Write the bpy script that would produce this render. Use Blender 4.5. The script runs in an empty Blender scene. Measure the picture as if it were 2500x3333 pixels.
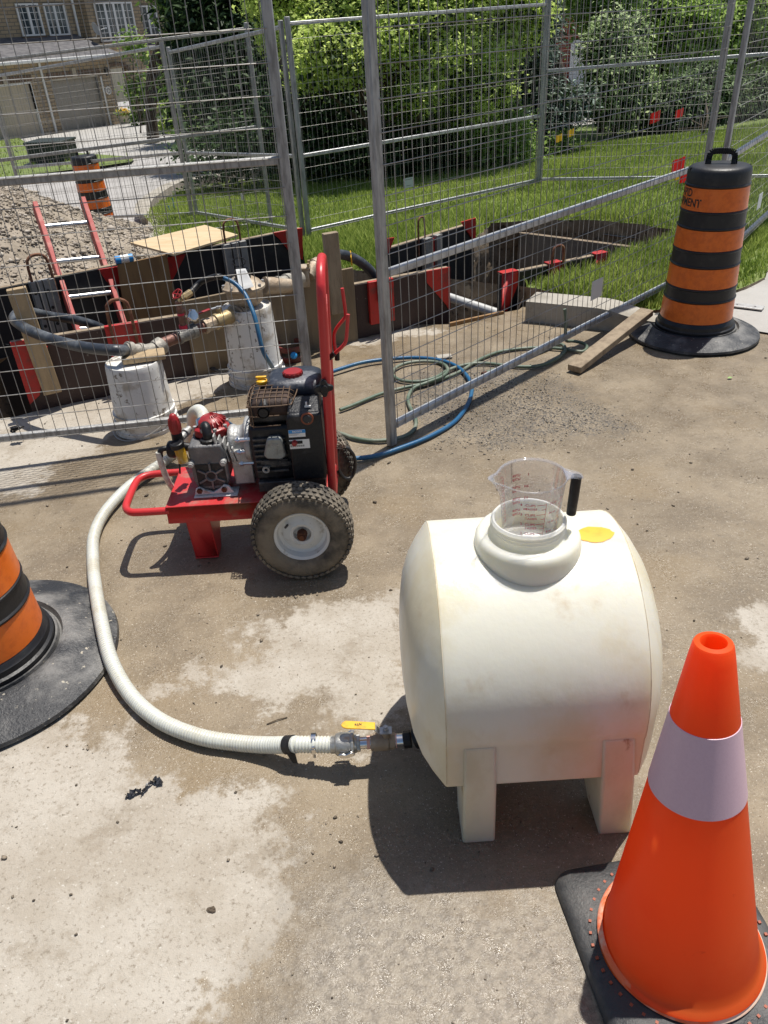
import bpy, bmesh, math, random
import numpy as np
from mathutils import Vector, Matrix, Euler
from mathutils.geometry import delaunay_2d_cdt

random.seed(7)
RNG = np.random.default_rng(11)
SC = bpy.context.scene
COL = SC.collection

# ------------------------------------------------------------------ camera
FPX, PITCH, ROLL, CAMH = 2504.0, math.radians(32.4), math.radians(3.63), 1.6
cp, sp, cr, sr = math.cos(PITCH), math.sin(PITCH), math.cos(ROLL), math.sin(ROLL)
cam = bpy.data.cameras.new('camera')
cam.sensor_fit = 'VERTICAL'; cam.sensor_height = 24; cam.sensor_width = 18
cam.lens = FPX / 3333 * 24
cam.clip_start = 0.05; cam.clip_end = 500
cam_o = bpy.data.objects.new('camera', cam); COL.objects.link(cam_o)
ax = Vector((cr, -sr * sp, -sr * cp)); ay = Vector((sr, cr * sp, cr * cp)); az = -Vector((0, cp, -sp))
m = Matrix((ax, ay, az)).transposed().to_4x4(); m.translation = (0, 0, CAMH)
cam_o.matrix_world = m
SC.camera = cam_o

# ------------------------------------------------------------------ light
SUND = Vector((-0.215, -0.235, -1.0)).normalized()          # the way the light travels
sun_el = math.asin(-SUND.z); sun_az = math.atan2(-SUND.x, -SUND.y)
w = bpy.data.worlds.new('World'); SC.world = w; w.use_nodes = True
nt = w.node_tree
sky = nt.nodes.new('ShaderNodeTexSky'); sky.sky_type = 'NISHITA'; sky.sun_disc = False
sky.sun_elevation = sun_el; sky.sun_rotation = sun_az; sky.altitude = 200; sky.dust_density = 1.5
bg = nt.nodes['Background']; bg.inputs[1].default_value = 0.085
nt.links.new(sky.outputs[0], bg.inputs[0])
sl = bpy.data.lights.new('sun', 'SUN'); sl.energy = 4.9; sl.angle = math.radians(0.53); sl.color = (1, 0.955, 0.88)
so = bpy.data.objects.new('sun', sl); COL.objects.link(so)
so.rotation_euler = SUND.to_track_quat('-Z', 'Y').to_euler(); so.location = (3, 3, 10)
SC.view_settings.view_transform = 'Standard'; SC.view_settings.look = 'None'
SC.view_settings.exposure = 0.2; SC.view_settings.gamma = 1.0
SC.render.engine = 'CYCLES'
SC.cycles.max_bounces = 7; SC.cycles.transparent_max_bounces = 10
SC.cycles.transmission_bounces = 6; SC.cycles.caustics_refractive = False; SC.cycles.caustics_reflective = False
SC.cycles.sample_clamp_indirect = 8

# ------------------------------------------------------------------ surveying helpers (plan of the site from sight lines)
def ray(x, y):
    dx, dy = x - 1250, y - 1666.5
    r = cr * dx - sr * dy; u = -sr * dx - cr * dy
    return Vector((r, FPX * cp + u * sp, u * cp - FPX * sp))
EYE = Vector((0, 0, CAMH))
def G(x, y, z=0.0):
    v = ray(x, y); return EYE + v * ((z - CAMH) / v.z)
def at(x, y, Y):
    v = ray(x, y); return EYE + v * (Y / v.y)
def OL(x, y, A, B):                                       # on the upright plane through plan points A, B
    v = ray(x, y); nx, ny = -(B[1] - A[1]), (B[0] - A[0])
    t = (A[0] * nx + A[1] * ny) / (v.x * nx + v.y * ny); return EYE + v * t
def T(x, y):                                              # the street falls away to the far left
    u = (-x + y) * .7071 - 2.3
    return 0.0 if u < 0 else -.056 * (u * u / 2 if u < 1 else u - .5)
def Tn(x, y):
    u = (-x + y) * .7071 - 2.3
    return np.where(u < 0, 0, -.056 * np.where(u < 1, u * u / 2, u - .5))
def GT(px, py, dz=0.0):
    z = dz
    for _ in range(60):
        g = G(px, py, z); z = .5 * z + .5 * (T(g.x, g.y) + dz)
    return G(px, py, z)

# ------------------------------------------------------------------ materials
def mat(name, col, rough=.5, metal=0, col2=None, scale=8, amt=(.45, .6), bump=0., bscale=60, sss=0, coat=0,
        col3=None, scale3=40, amt3=(.6, .7), trans=0, stretch=None, attr=None, rough2=None, spec=None):
    m = bpy.data.materials.new(name); m.use_nodes = True
    n = m.node_tree.nodes; l = m.node_tree.links; b = n['Principled BSDF']
    b.inputs['Base Color'].default_value = (*col, 1); b.inputs['Roughness'].default_value = rough
    b.inputs['Metallic'].default_value = metal
    if spec is not None: b.inputs['Specular IOR Level'].default_value = spec
    if coat: b.inputs['Coat Weight'].default_value = coat; b.inputs['Coat Roughness'].default_value = .15
    if sss:
        b.inputs['Subsurface Weight'].default_value = sss
        b.inputs['Subsurface Radius'].default_value = (1, .9, .6); b.inputs['Subsurface Scale'].default_value = .06
    tc = n.new('ShaderNodeTexCoord'); mp = n.new('ShaderNodeMapping'); l.new(tc.outputs['Object'], mp.inputs[0])
    if stretch: mp.inputs['Scale'].default_value = stretch
    def noise(sc, det=6):
        t = n.new('ShaderNodeTexNoise'); t.inputs['Scale'].default_value = sc; t.inputs['Detail'].default_value = det
        t.inputs['Roughness'].default_value = .62
        l.new(mp.outputs[0], t.inputs['Vector']); return t.outputs['Fac']
    cur = None
    def mix(cur, fac, c):
        x = n.new('ShaderNodeMix'); x.data_type = 'RGBA'; l.new(fac, x.inputs[0])
        if cur is None: x.inputs[6].default_value = (*col, 1)
        else: l.new(cur, x.inputs[6])
        x.inputs[7].default_value = (*c, 1); return x.outputs[2]
    def rng(fac, a):
        r = n.new('ShaderNodeMapRange'); r.interpolation_type = 'SMOOTHSTEP'
        r.inputs['From Min'].default_value = a[0]; r.inputs['From Max'].default_value = a[1]; l.new(fac, r.inputs[0]); return r.outputs[0]
    if col2:
        f = rng(noise(scale), amt); cur = mix(cur, f, col2)
        if rough2 is not None:
            rr = n.new('ShaderNodeMapRange'); l.new(f, rr.inputs[0])
            rr.inputs['To Min'].default_value = rough; rr.inputs['To Max'].default_value = rough2
            l.new(rr.outputs[0], b.inputs['Roughness'])
    if col3: cur = mix(cur, rng(noise(scale3), amt3), col3)
    if attr:
        a = n.new('ShaderNodeAttribute'); a.attribute_name = attr[0]
        x = n.new('ShaderNodeMix'); x.data_type = 'RGBA'
        l.new(a.outputs['Fac'], x.inputs[0])
        if cur is None: x.inputs[6].default_value = (*col, 1)
        else: l.new(cur, x.inputs[6])
        x.inputs[7].default_value = (*attr[1], 1); cur = x.outputs[2]
    if cur is not None: l.new(cur, b.inputs['Base Color'])
    if bump:
        bn = n.new('ShaderNodeBump'); bn.inputs['Strength'].default_value = bump; bn.inputs['Distance'].default_value = .01
        l.new(noise(bscale, 4), bn.inputs['Height']); l.new(bn.outputs[0], b.inputs['Normal'])
    if trans:
        t = n.new('ShaderNodeBsdfTranslucent'); ms = n.new('ShaderNodeMixShader'); ms.inputs[0].default_value = trans
        if cur is not None: l.new(cur, t.inputs[0])
        else: t.inputs[0].default_value = (*col, 1)
        l.new(b.outputs[0], ms.inputs[1]); l.new(t.outputs[0], ms.inputs[2])
        l.new(ms.outputs[0], n['Material Output'].inputs['Surface'])
    return m

M = {}
M['galv'] = mat('galvanised_steel', (.50, .51, .52), .45, .6, (.34, .34, .35), 14, (.4, .7), .15, 60)
M['galv_old'] = mat('weathered_galvanised_steel', (.44, .435, .42), .55, .35, (.24, .235, .225), 10, (.35, .7), .2, 50, stretch=(6, 6, 1))
M['wire'] = mat('fence_wire', (.36, .35, .33), .5, .35, (.22, .205, .18), 6, (.4, .65))
M['alu'] = mat('aluminium', (.72, .72, .72), .3, .9, (.5, .5, .5), 20, (.4, .7))
M['alu_dull'] = mat('dull_aluminium_casting', (.50, .49, .46), .4, .7, (.33, .32, .29), 40, (.4, .65), .12, 160)
M['black_rub'] = mat('black_rubber', (.018, .019, .022), .5, 0, (.16, .145, .12), 9, (.5, .78), .35, 90, col3=(.3, .27, .22), scale3=45, amt3=(.66, .74))
M['base_rub'] = mat('barrel_base_rubber', (.022, .024, .028), .45, 0, (.19, .185, .175), 7, (.42, .72), .5, 110, col3=(.42, .38, .3), scale3=60, amt3=(.64, .7))
M['black_plastic'] = mat('black_plastic', (.012, .012, .014), .42, 0, (.04, .038, .035), 12, (.5, .75), .2, 70, spec=.3)
M['barrel_black'] = mat('barrel_black_plastic', (.010, .010, .012), .46, 0, (.03, .029, .028), 12, (.5, .75), .12, 60)
M['orange_band'] = mat('orange_reflective_sheeting', (.80, .17, .018), .33, 0, (.68, .13, .015), 30, (.4, .65), .08, 300)
M['cone_or'] = mat('cone_orange_vinyl', (1.0, .20, .04), .36, 0, (.98, .165, .03), 4, (.4, .65), .03, 40, trans=.62, col3=(.6, .07, .03), scale3=11, amt3=(.66, .8))
M['cone_refl'] = mat('cone_reflective_collar', (.68, .475, .56), .36, 0, (.66, .455, .54), 220, (.45, .6), .12, 700)
M['red_paint'] = mat('red_paint', (.52, .028, .03), .38, 0, (.33, .05, .045), 7, (.55, .7), .08, 60, col3=(.22, .12, .09), scale3=30, amt3=(.66, .73))
M['red_deck'] = mat('red_deck_dirty', (.48, .025, .028), .45, 0, (.34, .15, .115), 8, (.5, .66), .2, 80, col3=(.16, .05, .05), scale3=22, amt3=(.63, .72))
M['red_shore'] = mat('red_shoring_paint', (.45, .015, .012), .45, 0, (.2, .03, .025), 10, (.5, .7), .15, 60)
M['tyre'] = mat('tyre_rubber', (.045, .041, .035), .8, 0, (.19, .16, .12), 9, (.36, .62), .5, 120)
M['rim_white'] = mat('rim_white_paint', (.6, .61, .6), .4, 0, (.3, .26, .2), 22, (.55, .75), .15, 80, col3=(.16, .09, .05), scale3=70, amt3=(.68, .72))
M['rust'] = mat('rust', (.14, .05, .02), .85, .2, (.07, .025, .015), 40, (.4, .6), .6, 120)
M['tank'] = mat('polyethylene_tank', (.72, .70, .60), .36, 0, (.66, .60, .44), 3.6, (.42, .62), .10, 30, sss=.5, col3=(.55, .45, .31), scale3=9, amt3=(.58, .78), stretch=(1, 1, .6), spec=.35)
M['tank_dirty'] = mat('polyethylene_legs', (.68, .64, .50), .4, 0, (.58, .52, .38), 7, (.45, .7), .15, 40, sss=.5, col3=(.26, .15, .08), scale3=16, amt3=(.60, .70), stretch=(1, 1, .5))
M['yellow_paint'] = mat('yellow_paint', (.85, .43, .035), .5, 0, (.8, .36, .03), 30, (.5, .7))
M['hose_white'] = mat('white_suction_hose', (.60, .61, .55), .35, 0, (.53, .50, .41), 6, (.45, .7), .05, 60, sss=.2)
M['hose_groove'] = mat('suction_hose_grooves', (.50, .51, .47), .4, 0, (.42, .40, .33), 6, (.45, .7), sss=.2)
M['hose_clear'] = mat('braided_hose', (.62, .62, .58), .35, 0, (.48, .46, .4), 60, (.45, .6), .3, 300)
M['hose_blue'] = mat('blue_hose', (.012, .095, .215), .38, 0, (.04, .13, .22), 10, (.45, .7), .1, 100)
M['hose_green'] = mat('green_garden_hose', (.09, .13, .09), .5, 0, (.2, .22, .17), 9, (.42, .65), .15, 100)
M['hose_black'] = mat('black_layflat_hose', (.03, .035, .045), .4, 0, (.14, .15, .16), 8, (.45, .7), .2, 60)
M['dark_iron'] = mat('dark_cast_iron', (.05, .05, .052), .5, .4, (.14, .13, .12), 25, (.45, .7), .4, 120)
M['cast_grey'] = mat('grey_cast_aluminium', (.42, .42, .41), .5, .4, (.26, .25, .23), 18, (.45, .7), .35, 110)
M['pump_grey'] = mat('grimy_pump_body', (.13, .13, .135), .5, .3, (.24, .235, .23), 12, (.42, .7), .4, 100)
M['red_plastic'] = mat('red_plastic', (.30, .014, .016), .4, 0, (.22, .03, .028), 14, (.5, .7), .1, 60)
M['yellow_plastic'] = mat('yellow_plastic', (.75, .42, .02), .4, 0, (.5, .28, .03), 25, (.5, .7), .1, 60)
M['navy'] = mat('navy_fuel_tank', (.022, .027, .04), .42, 0, (.2, .205, .22), 14, (.5, .72), .3, 60)
M['engine_black'] = mat('engine_black', (.010, .011, .014), .42, 0, (.09, .09, .09), 11, (.54, .78), .3, 80, col3=(.14, .12, .09), scale3=30, amt3=(.66, .76), spec=.35)
M['muffler'] = mat('rusty_muffler', (.07, .045, .037), .7, .3, (.04, .025, .02), 20, (.4, .6), .3, 90)
M['brass'] = mat('brass', (.40, .30, .15), .5, .5, (.28, .22, .14), 20, (.4, .7), .2, 80)
M['bronze'] = mat('bronze_castings', (.34, .26, .18), .6, .3, (.46, .39, .30), 14, (.4, .65), .35, 80)
M['pipe_brown'] = mat('red_brown_pipe', (.16, .07, .05), .5, .3, (.26, .17, .13), 15, (.5, .7), .3, 90)
M['fit_grey'] = mat('grey_fittings', (.30, .28, .24), .6, .3, (.42, .39, .34), 16, (.4, .65), .4, 90)
M['chrome'] = mat('chrome', (.7, .7, .7), .15, 1)
M['label_white'] = mat('label_white', (.75, .75, .73), .4)
M['label_blue'] = mat('label_blue', (.02, .25, .6), .4)
M['ink'] = mat('ink_black', (.015, .015, .015), .5)
M['ink_grey'] = mat('ink_grey', (.25, .25, .27), .5)
M['ink_red'] = mat('ink_red', (.6, .02, .06), .5)
M['bucket'] = mat('white_bucket_plastic', (.72, .71, .68), .5, 0, (.42, .37, .30), 8, (.50, .66), .15, 60, col3=(.17, .14, .11), scale3=26, amt3=(.58, .66))
M['wood'] = mat('weathered_timber', (.42, .31, .18), .75, 0, (.3, .22, .13), 9, (.35, .7), .35, 60, stretch=(3, 3, .6), col3=(.16, .11, .07), scale3=24, amt3=(.66, .72))
M['wood_grey'] = mat('grey_timber', (.32, .25, .17), .8, 0, (.2, .15, .10), 9, (.35, .7), .4, 60, stretch=(3, 3, .6))
M['ply'] = mat('brown_plywood', (.27, .155, .06), .7, 0, (.2, .11, .045), 5, (.4, .65), .2, 60, stretch=(3, 3, .5))
M['ply_pale'] = mat('pale_plywood', (.58, .44, .27), .7, 0, (.5, .37, .21), 5, (.4, .65), .15, 60, stretch=(1, 3, 1))
M['ply_dull'] = mat('dull_plywood', (.22, .165, .10), .8, 0, (.16, .12, .08), 5, (.4, .65), .3, 50, stretch=(3, 3, .5))
M['brown_board'] = mat('brown_faced_board', (.035, .016, .014), .55, 0, (.07, .04, .03), 6, (.5, .75), .25, 60, col3=(.16, .14, .12), scale3=40, amt3=(.66, .72))
M['black_board'] = mat('black_faced_board', (.012, .012, .014), .5, 0, (.03, .028, .028), 7, (.5, .75), .15, 60)
M['channel'] = mat('grey_aluminium_channel', (.33, .32, .30), .5, .5, (.2, .19, .18), 12, (.45, .7), .3, 70)
M['rebar'] = mat('rusty_bar', (.16, .06, .035), .8, .2, (.26, .13, .07), 30, (.4, .6), .4, 120)
M['frp'] = mat('red_fibreglass', (.42, .06, .05), .6, 0, (.5, .16, .13), 12, (.45, .7), .15, 80)
M['concrete'] = mat('concrete', (.39, .36, .31), .85, 0, (.28, .255, .21), 5, (.4, .65), .5, 120, col3=(.2, .18, .15), scale3=80, amt3=(.66, .72))
M['pvc'] = mat('grey_conduit', (.5, .5, .49), .45, 0, (.36, .35, .33), 10, (.5, .7))
M['soil'] = mat('dug_soil', (.21, .155, .10), .95, 0, (.36, .29, .20), 5, (.45, .66), 1.0, 26, col3=(.07, .05, .033), scale3=11, amt3=(.55, .66))
M['flag_red'] = mat('red_flag', (.75, .03, .03), .5, trans=.4)
M['flag_yel'] = mat('yellow_flag', (.8, .5, .03), .5, trans=.4)
M['tag_grey'] = mat('grey_sign_plate', (.58, .60, .62), .45, .1)
M['steel_plate'] = mat('zinc_plate', (.55, .54, .52), .45, .6, (.4, .38, .36), 20, (.45, .7))
M['bark'] = mat('bark', (.10, .075, .05), .9, 0, (.05, .035, .025), 12, (.4, .6), .6, 40)
M['white_paint'] = mat('white_paint', (.74, .74, .73), .5)
M['garage_grey'] = mat('garage_door_taupe', (.30, .275, .24), .6)
M['garage_beige'] = mat('garage_door_beige', (.47, .41, .32), .6)
M['shingle'] = mat('roof_shingles', (.13, .125, .13), .85, 0, (.08, .078, .085), 3, (.4, .6), .5, 12, stretch=(1, 1, 4))
M['glass_dark'] = mat('window_glass', (.05, .065, .075), .08, 0, (.16, .18, .19), 1.3, (.45, .6))
M['stone_trim'] = mat('stone_trim', (.42, .37, .29), .8)
M['green_box'] = mat('dark_green_cabinet', (.012, .022, .018), .6)

def brick_mat(name, c1, c2, mortar):
    m = bpy.data.materials.new(name); m.use_nodes = True
    n = m.node_tree.nodes; l = m.node_tree.links; b = n['Principled BSDF']; b.inputs['Roughness'].default_value = .85
    tc = n.new('ShaderNodeTexCoord'); s = n.new('ShaderNodeSeparateXYZ'); l.new(tc.outputs['Object'], s.inputs[0])
    ad = n.new('ShaderNodeMath'); l.new(s.outputs[0], ad.inputs[0]); l.new(s.outputs[1], ad.inputs[1])
    c = n.new('ShaderNodeCombineXYZ'); l.new(ad.outputs[0], c.inputs[0]); l.new(s.outputs[2], c.inputs[1])
    t = n.new('ShaderNodeTexBrick'); l.new(c.outputs[0], t.inputs[0]); t.inputs['Scale'].default_value = 1
    t.inputs['Color1'].default_value = (*c1, 1); t.inputs['Color2'].default_value = (*c2, 1); t.inputs['Mortar'].default_value = (*mortar, 1)
    t.inputs['Brick Width'].default_value = .42; t.inputs['Row Height'].default_value = .15; t.inputs['Mortar Size'].default_value = .018
    l.new(t.outputs[0], b.inputs['Base Color']); return m
M['brick'] = brick_mat('tan_brick', (.40, .31, .20), (.30, .225, .145), (.16, .14, .11))
M['brick_dark'] = brick_mat('brown_brick_lintel', (.17, .11, .075), (.13, .085, .06), (.09, .075, .06))
M['brick_red'] = brick_mat('red_brick', (.28, .06, .035), (.2, .045, .03), (.2, .16, .13))

def glass_mat():
    m = bpy.data.materials.new('clear_plastic'); m.use_nodes = True
    n = m.node_tree.nodes; l = m.node_tree.links; n.remove(n['Principled BSDF'])
    tr = n.new('ShaderNodeBsdfTransparent'); tr.inputs[0].default_value = (.955, .955, .975, 1)
    gl = n.new('ShaderNodeBsdfGlossy'); gl.inputs['Roughness'].default_value = .07
    df = n.new('ShaderNodeBsdfDiffuse'); df.inputs[0].default_value = (.75, .75, .8, 1)
    lw = n.new('ShaderNodeLayerWeight'); lw.inputs[0].default_value = .32
    m1 = n.new('ShaderNodeMixShader'); m2 = n.new('ShaderNodeMixShader')
    tn = n.new('ShaderNodeTexNoise'); tn.inputs['Scale'].default_value = 90
    mr = n.new('ShaderNodeMapRange'); mr.inputs['From Min'].default_value = .35; mr.inputs['From Max'].default_value = .8
    mr.inputs['To Min'].default_value = .05; mr.inputs['To Max'].default_value = .3
    l.new(tn.outputs[0], mr.inputs[0]); l.new(mr.outputs[0], m1.inputs[0])
    l.new(tr.outputs[0], m1.inputs[1]); l.new(df.outputs[0], m1.inputs[2])
    mm = n.new('ShaderNodeMath'); mm.operation = 'MULTIPLY'; mm.inputs[1].default_value = .42; l.new(lw.outputs['Fresnel'], mm.inputs[0]); l.new(mm.outputs[0], m2.inputs[0]); l.new(m1.outputs[0], m2.inputs[1]); l.new(gl.outputs[0], m2.inputs[2])
    l.new(m2.outputs[0], n['Material Output'].inputs[0]); return m
M['clear'] = glass_mat()

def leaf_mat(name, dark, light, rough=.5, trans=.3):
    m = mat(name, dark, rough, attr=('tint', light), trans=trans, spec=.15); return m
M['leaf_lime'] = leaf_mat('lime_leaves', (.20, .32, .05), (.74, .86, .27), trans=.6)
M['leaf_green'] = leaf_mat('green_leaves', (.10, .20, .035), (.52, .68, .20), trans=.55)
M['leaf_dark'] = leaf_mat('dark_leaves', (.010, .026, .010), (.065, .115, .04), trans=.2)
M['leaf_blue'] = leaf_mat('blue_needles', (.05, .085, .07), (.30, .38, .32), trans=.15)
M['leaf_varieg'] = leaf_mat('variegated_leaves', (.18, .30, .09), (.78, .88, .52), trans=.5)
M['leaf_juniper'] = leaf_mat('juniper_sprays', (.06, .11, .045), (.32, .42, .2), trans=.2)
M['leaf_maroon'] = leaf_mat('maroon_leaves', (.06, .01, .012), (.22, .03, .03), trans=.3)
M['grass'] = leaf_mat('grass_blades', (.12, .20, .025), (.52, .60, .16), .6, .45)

# ------------------------------------------------------------------ mesh builder
WO = {}
def world_origin(o):
    if o is None: return Vector((0, 0, 0))
    return WO.get(o.name, Vector((0, 0, 0)))
def perp(d):
    d = Vector(d).normalized(); a = Vector((0, 0, 1)) if abs(d.z) < .9 else Vector((1, 0, 0))
    u = d.cross(a).normalized(); return u, d.cross(u).normalized()
class MB:
    def __init__(s): s.v = []; s.f = []; s.mi = []; s.m = 0
    def add(s, vs, fs):
        o = len(s.v); s.v += [tuple(v) for v in vs]; s.f += [tuple(i + o for i in f) for f in fs]; s.mi += [s.m] * len(fs); return s
    def box(s, c, d, rot=None):
        x, y, z = d[0] / 2, d[1] / 2, d[2] / 2
        vs = [Vector(p) for p in ((-x, -y, -z), (x, -y, -z), (x, y, -z), (-x, y, -z), (-x, -y, z), (x, -y, z), (x, y, z), (-x, y, z))]
        if rot is not None: vs = [rot @ v for v in vs]
        return s.add([v + Vector(c) for v in vs], [(0, 3, 2, 1), (4, 5, 6, 7), (0, 1, 5, 4), (1, 2, 6, 5), (2, 3, 7, 6), (3, 0, 4, 7)])
    def bb(s, a, b):
        a, b = Vector(a), Vector(b); return s.box((a + b) / 2, [abs(x) for x in (b - a)])
    def beam(s, a, b, w, h, up=(0, 0, 1)):                 # rectangular bar from a to b
        a, b = Vector(a), Vector(b); d = (b - a).normalized(); up = Vector(up)
        u = d.cross(up); u = perp(d)[0] if u.length < 1e-4 else u.normalized(); v = u.cross(d).normalized()
        vs = [p + u * x * w / 2 + v * y * h / 2 for p in (a, b) for x, y in ((-1, -1), (1, -1), (1, 1), (-1, 1))]
        return s.add(vs, [(0, 1, 2, 3), (7, 6, 5, 4), (0, 4, 5, 1), (1, 5, 6, 2), (2, 6, 7, 3), (3, 7, 4, 0)])
    def cyl(s, a, b, r0, r1=None, n=16, cap=True):
        return s.tube([a, b], [r0, r0 if r1 is None else r1], n, cap)
    def tube(s, path, r, n=10, cap=True, closed=False):
        P = [Vector(p) for p in path]; k = len(P); R = r if isinstance(r, (list, tuple)) else [r] * k
        if closed: dirs = [(P[(i + 1) % k] - P[i - 1]).normalized() for i in range(k)]
        else: dirs = [((P[min(i + 1, k - 1)] - P[max(i - 1, 0)])).normalized() for i in range(k)]
        u, _ = perp(dirs[0]); vs = []
        for i in range(k):
            d = dirs[i]; u = (u - d * u.dot(d)); u = perp(d)[0] if u.length < 1e-6 else u.normalized(); v = d.cross(u)
            vs += [P[i] + (u * math.cos(2 * math.pi * j / n) + v * math.sin(2 * math.pi * j / n)) * R[i] for j in range(n)]
        fs = []
        for i in range(k if closed else k - 1):
            a, b = i * n, ((i + 1) % k) * n
            fs += [(a + j, a + (j + 1) % n, b + (j + 1) % n, b + j) for j in range(n)]
        if cap and not closed: fs += [tuple(reversed(range(n))), tuple(range((k - 1) * n, k * n))]
        return s.add(vs, fs)
    def lathe(s, prof, c=(0, 0, 0), n=48, axis=(0, 0, 1), fy=1.0):   # prof [(r, h)]
        d = Vector(axis).normalized(); u, v = (Vector((1, 0, 0)), Vector((0, 1, 0))) if abs(d.z) > .999 else perp(d)
        vs = []; c = Vector(c)
        for r, h in prof: vs += [c + d * h + (u * math.cos(2 * math.pi * j / n) + v * math.sin(2 * math.pi * j / n) * fy) * max(r, 1e-5) for j in range(n)]
        fs = []
        for i in range(len(prof) - 1):
            a, b = i * n, (i + 1) * n
            fs += [(a + j, a + (j + 1) % n, b + (j + 1) % n, b + j) for j in range(n)]
        return s.add(vs, fs)
    def prism(s, poly, h):                                 # poly: 3d points (planar), h: extrusion vector
        k = len(poly); P = [Vector(p) for p in poly]; h = Vector(h)
        return s.add(P + [p + h for p in P], [tuple(reversed(range(k))), tuple(range(k, 2 * k))] + [(i, (i + 1) % k, (i + 1) % k + k, i + k) for i in range(k)])
    def ball(s, c, r, n=16, sc=(1, 1, 1)):
        vs = []; fs = []; k = n // 2
        for i in range(k + 1):
            t = math.pi * i / k
            vs += [Vector(c) + Vector((math.sin(t) * math.cos(2 * math.pi * j / n) * r * sc[0], math.sin(t) * math.sin(2 * math.pi * j / n) * r * sc[1], math.cos(t) * r * sc[2])) for j in range(n)]
        for i in range(k):
            fs += [(i * n + j, (i + 1) * n + j, (i + 1) * n + (j + 1) % n, i * n + (j + 1) % n) for j in range(n)]
        return s.add(vs, fs)
    def build(s, name, m, parent=None, origin=None, smooth=38, bevel=0, local=False, bseg=2):
        if parent is not None: off = world_origin(parent)
        else: off = Vector(origin) if origin is not None else Vector((0, 0, 0))
        me = bpy.data.meshes.new(name)
        vs = s.v if local else [(v[0] - off.x, v[1] - off.y, v[2] - off.z) for v in s.v]
        me.from_pydata(vs, [], s.f)
        bm = bmesh.new(); bm.from_mesh(me)
        bmesh.ops.remove_doubles(bm, verts=bm.verts, dist=1e-5)
        bmesh.ops.recalc_face_normals(bm, faces=bm.faces)
        if smooth:
            lim = math.radians(smooth)
            for f in bm.faces: f.smooth = True
            for e in bm.edges:
                if len(e.link_faces) == 2 and e.calc_face_angle(0) > lim: e.smooth = False
        bm.to_mesh(me); bm.free()
        ms = m if isinstance(m, (list, tuple)) else [m]
        for q in ms: me.materials.append(M[q] if isinstance(q, str) else q)
        if len(ms) > 1 and len(me.polygons) == len(s.mi):
            me.polygons.foreach_set('material_index', s.mi)
        o = bpy.data.objects.new(name, me); COL.objects.link(o)
        if parent is None: o.location = off
        else: o.parent = parent
        WO[o.name] = off
        if bevel:
            bv = o.modifiers.new('bevel', 'BEVEL'); bv.width = bevel; bv.segments = bseg; bv.limit_method = 'ANGLE'; bv.angle_limit = math.radians(35)
            bv.harden_normals = False
        return o
def tag(o, label=None, cat=None, group=None, kind=None):
    if label: o['label'] = label
    if cat: o['category'] = cat
    if group: o['group'] = group
    if kind: o['kind'] = kind
    return o
def thing(name, label, cat, loc=(0, 0, 0), rz=0, group=None):
    o = bpy.data.objects.new(name, None); COL.objects.link(o); o.location = loc; o.rotation_euler = (0, 0, rz)
    o.empty_display_size = .1; WO[o.name] = Vector(loc)
    return tag(o, label, cat, group)
def children(o): return [c for c in bpy.data.objects if c.parent == o]
def copy_tree(o, parent=None):
    c = o.copy(); COL.objects.link(c)
    if parent: c.parent = parent
    for ch in children(o): copy_tree(ch, c)
    return c
def smooth_path(pts, step=.02, closed=False):
    P = [Vector(p) for p in pts]; out = []; k = len(P)
    for i in range(k if closed else k - 1):
        if closed: a, b, c, d = P[i - 1], P[i], P[(i + 1) % k], P[(i + 2) % k]
        else: a, b, c, d = P[max(i - 1, 0)], P[i], P[i + 1], P[min(i + 2, k - 1)]
        n = max(2, int((c - b).length / step))
        for j in range(n):
            t = j / n
            out.append(.5 * ((2 * b) + (c - a) * t + (2 * a - 5 * b + 4 * c - d) * t * t + (3 * b - 3 * c + d - a) * t ** 3))
    if not closed: out.append(P[-1])
    return out
def text_mesh(txt, size, bold=0):
    c = bpy.data.curves.new('t', 'FONT'); c.body = txt; c.size = size; c.offset = bold; c.resolution_u = 2
    o = bpy.data.objects.new('t', c); COL.objects.link(o); bpy.context.view_layer.update()
    me = bpy.data.meshes.new_from_object(o.evaluated_get(bpy.context.evaluated_depsgraph_get()))
    vs = [Vector(v.co) for v in me.vertices]; fs = [tuple(p.vertices) for p in me.polygons]
    bpy.data.objects.remove(o); bpy.data.curves.remove(c); bpy.data.meshes.remove(me)
    return vs, fs
def flat_text(mb, txt, size, o, ux, uy, bold=0, off=0.0008):
    vs, fs = text_mesh(txt, size, bold); ux = Vector(ux).normalized(); uy = Vector(uy).normalized(); n = ux.cross(uy)
    return mb.add([Vector(o) + ux * v.x + uy * v.y + n * off for v in vs], fs)
def np_mesh(name, V, F, m, tint=None, smooth=False, origin=(0, 0, 0), parent=None):
    me = bpy.data.meshes.new(name); k = F.shape[1]
    V = V - np.array(origin, dtype=float)
    me.vertices.add(len(V)); me.vertices.foreach_set('co', V.astype(np.float32).ravel())
    me.loops.add(F.size); me.loops.foreach_set('vertex_index', F.astype(np.int32).ravel())
    me.polygons.add(len(F)); me.polygons.foreach_set('loop_start', np.arange(0, F.size, k, dtype=np.int32))
    me.polygons.foreach_set('loop_total', np.full(len(F), k, dtype=np.int32))
    if smooth: me.polygons.foreach_set('use_smooth', np.ones(len(F), dtype=bool))
    me.update(calc_edges=True)
    if tint is not None:
        a = me.attributes.new('tint', 'FLOAT', 'FACE'); a.data.foreach_set('value', tint.astype(np.float32))
    me.materials.append(M[m] if isinstance(m, str) else m)
    o = bpy.data.objects.new(name, me); COL.objects.link(o)
    if parent is not None: o.parent = parent
    else: o.location = origin
    WO[o.name] = Vector(origin); return o
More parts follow.
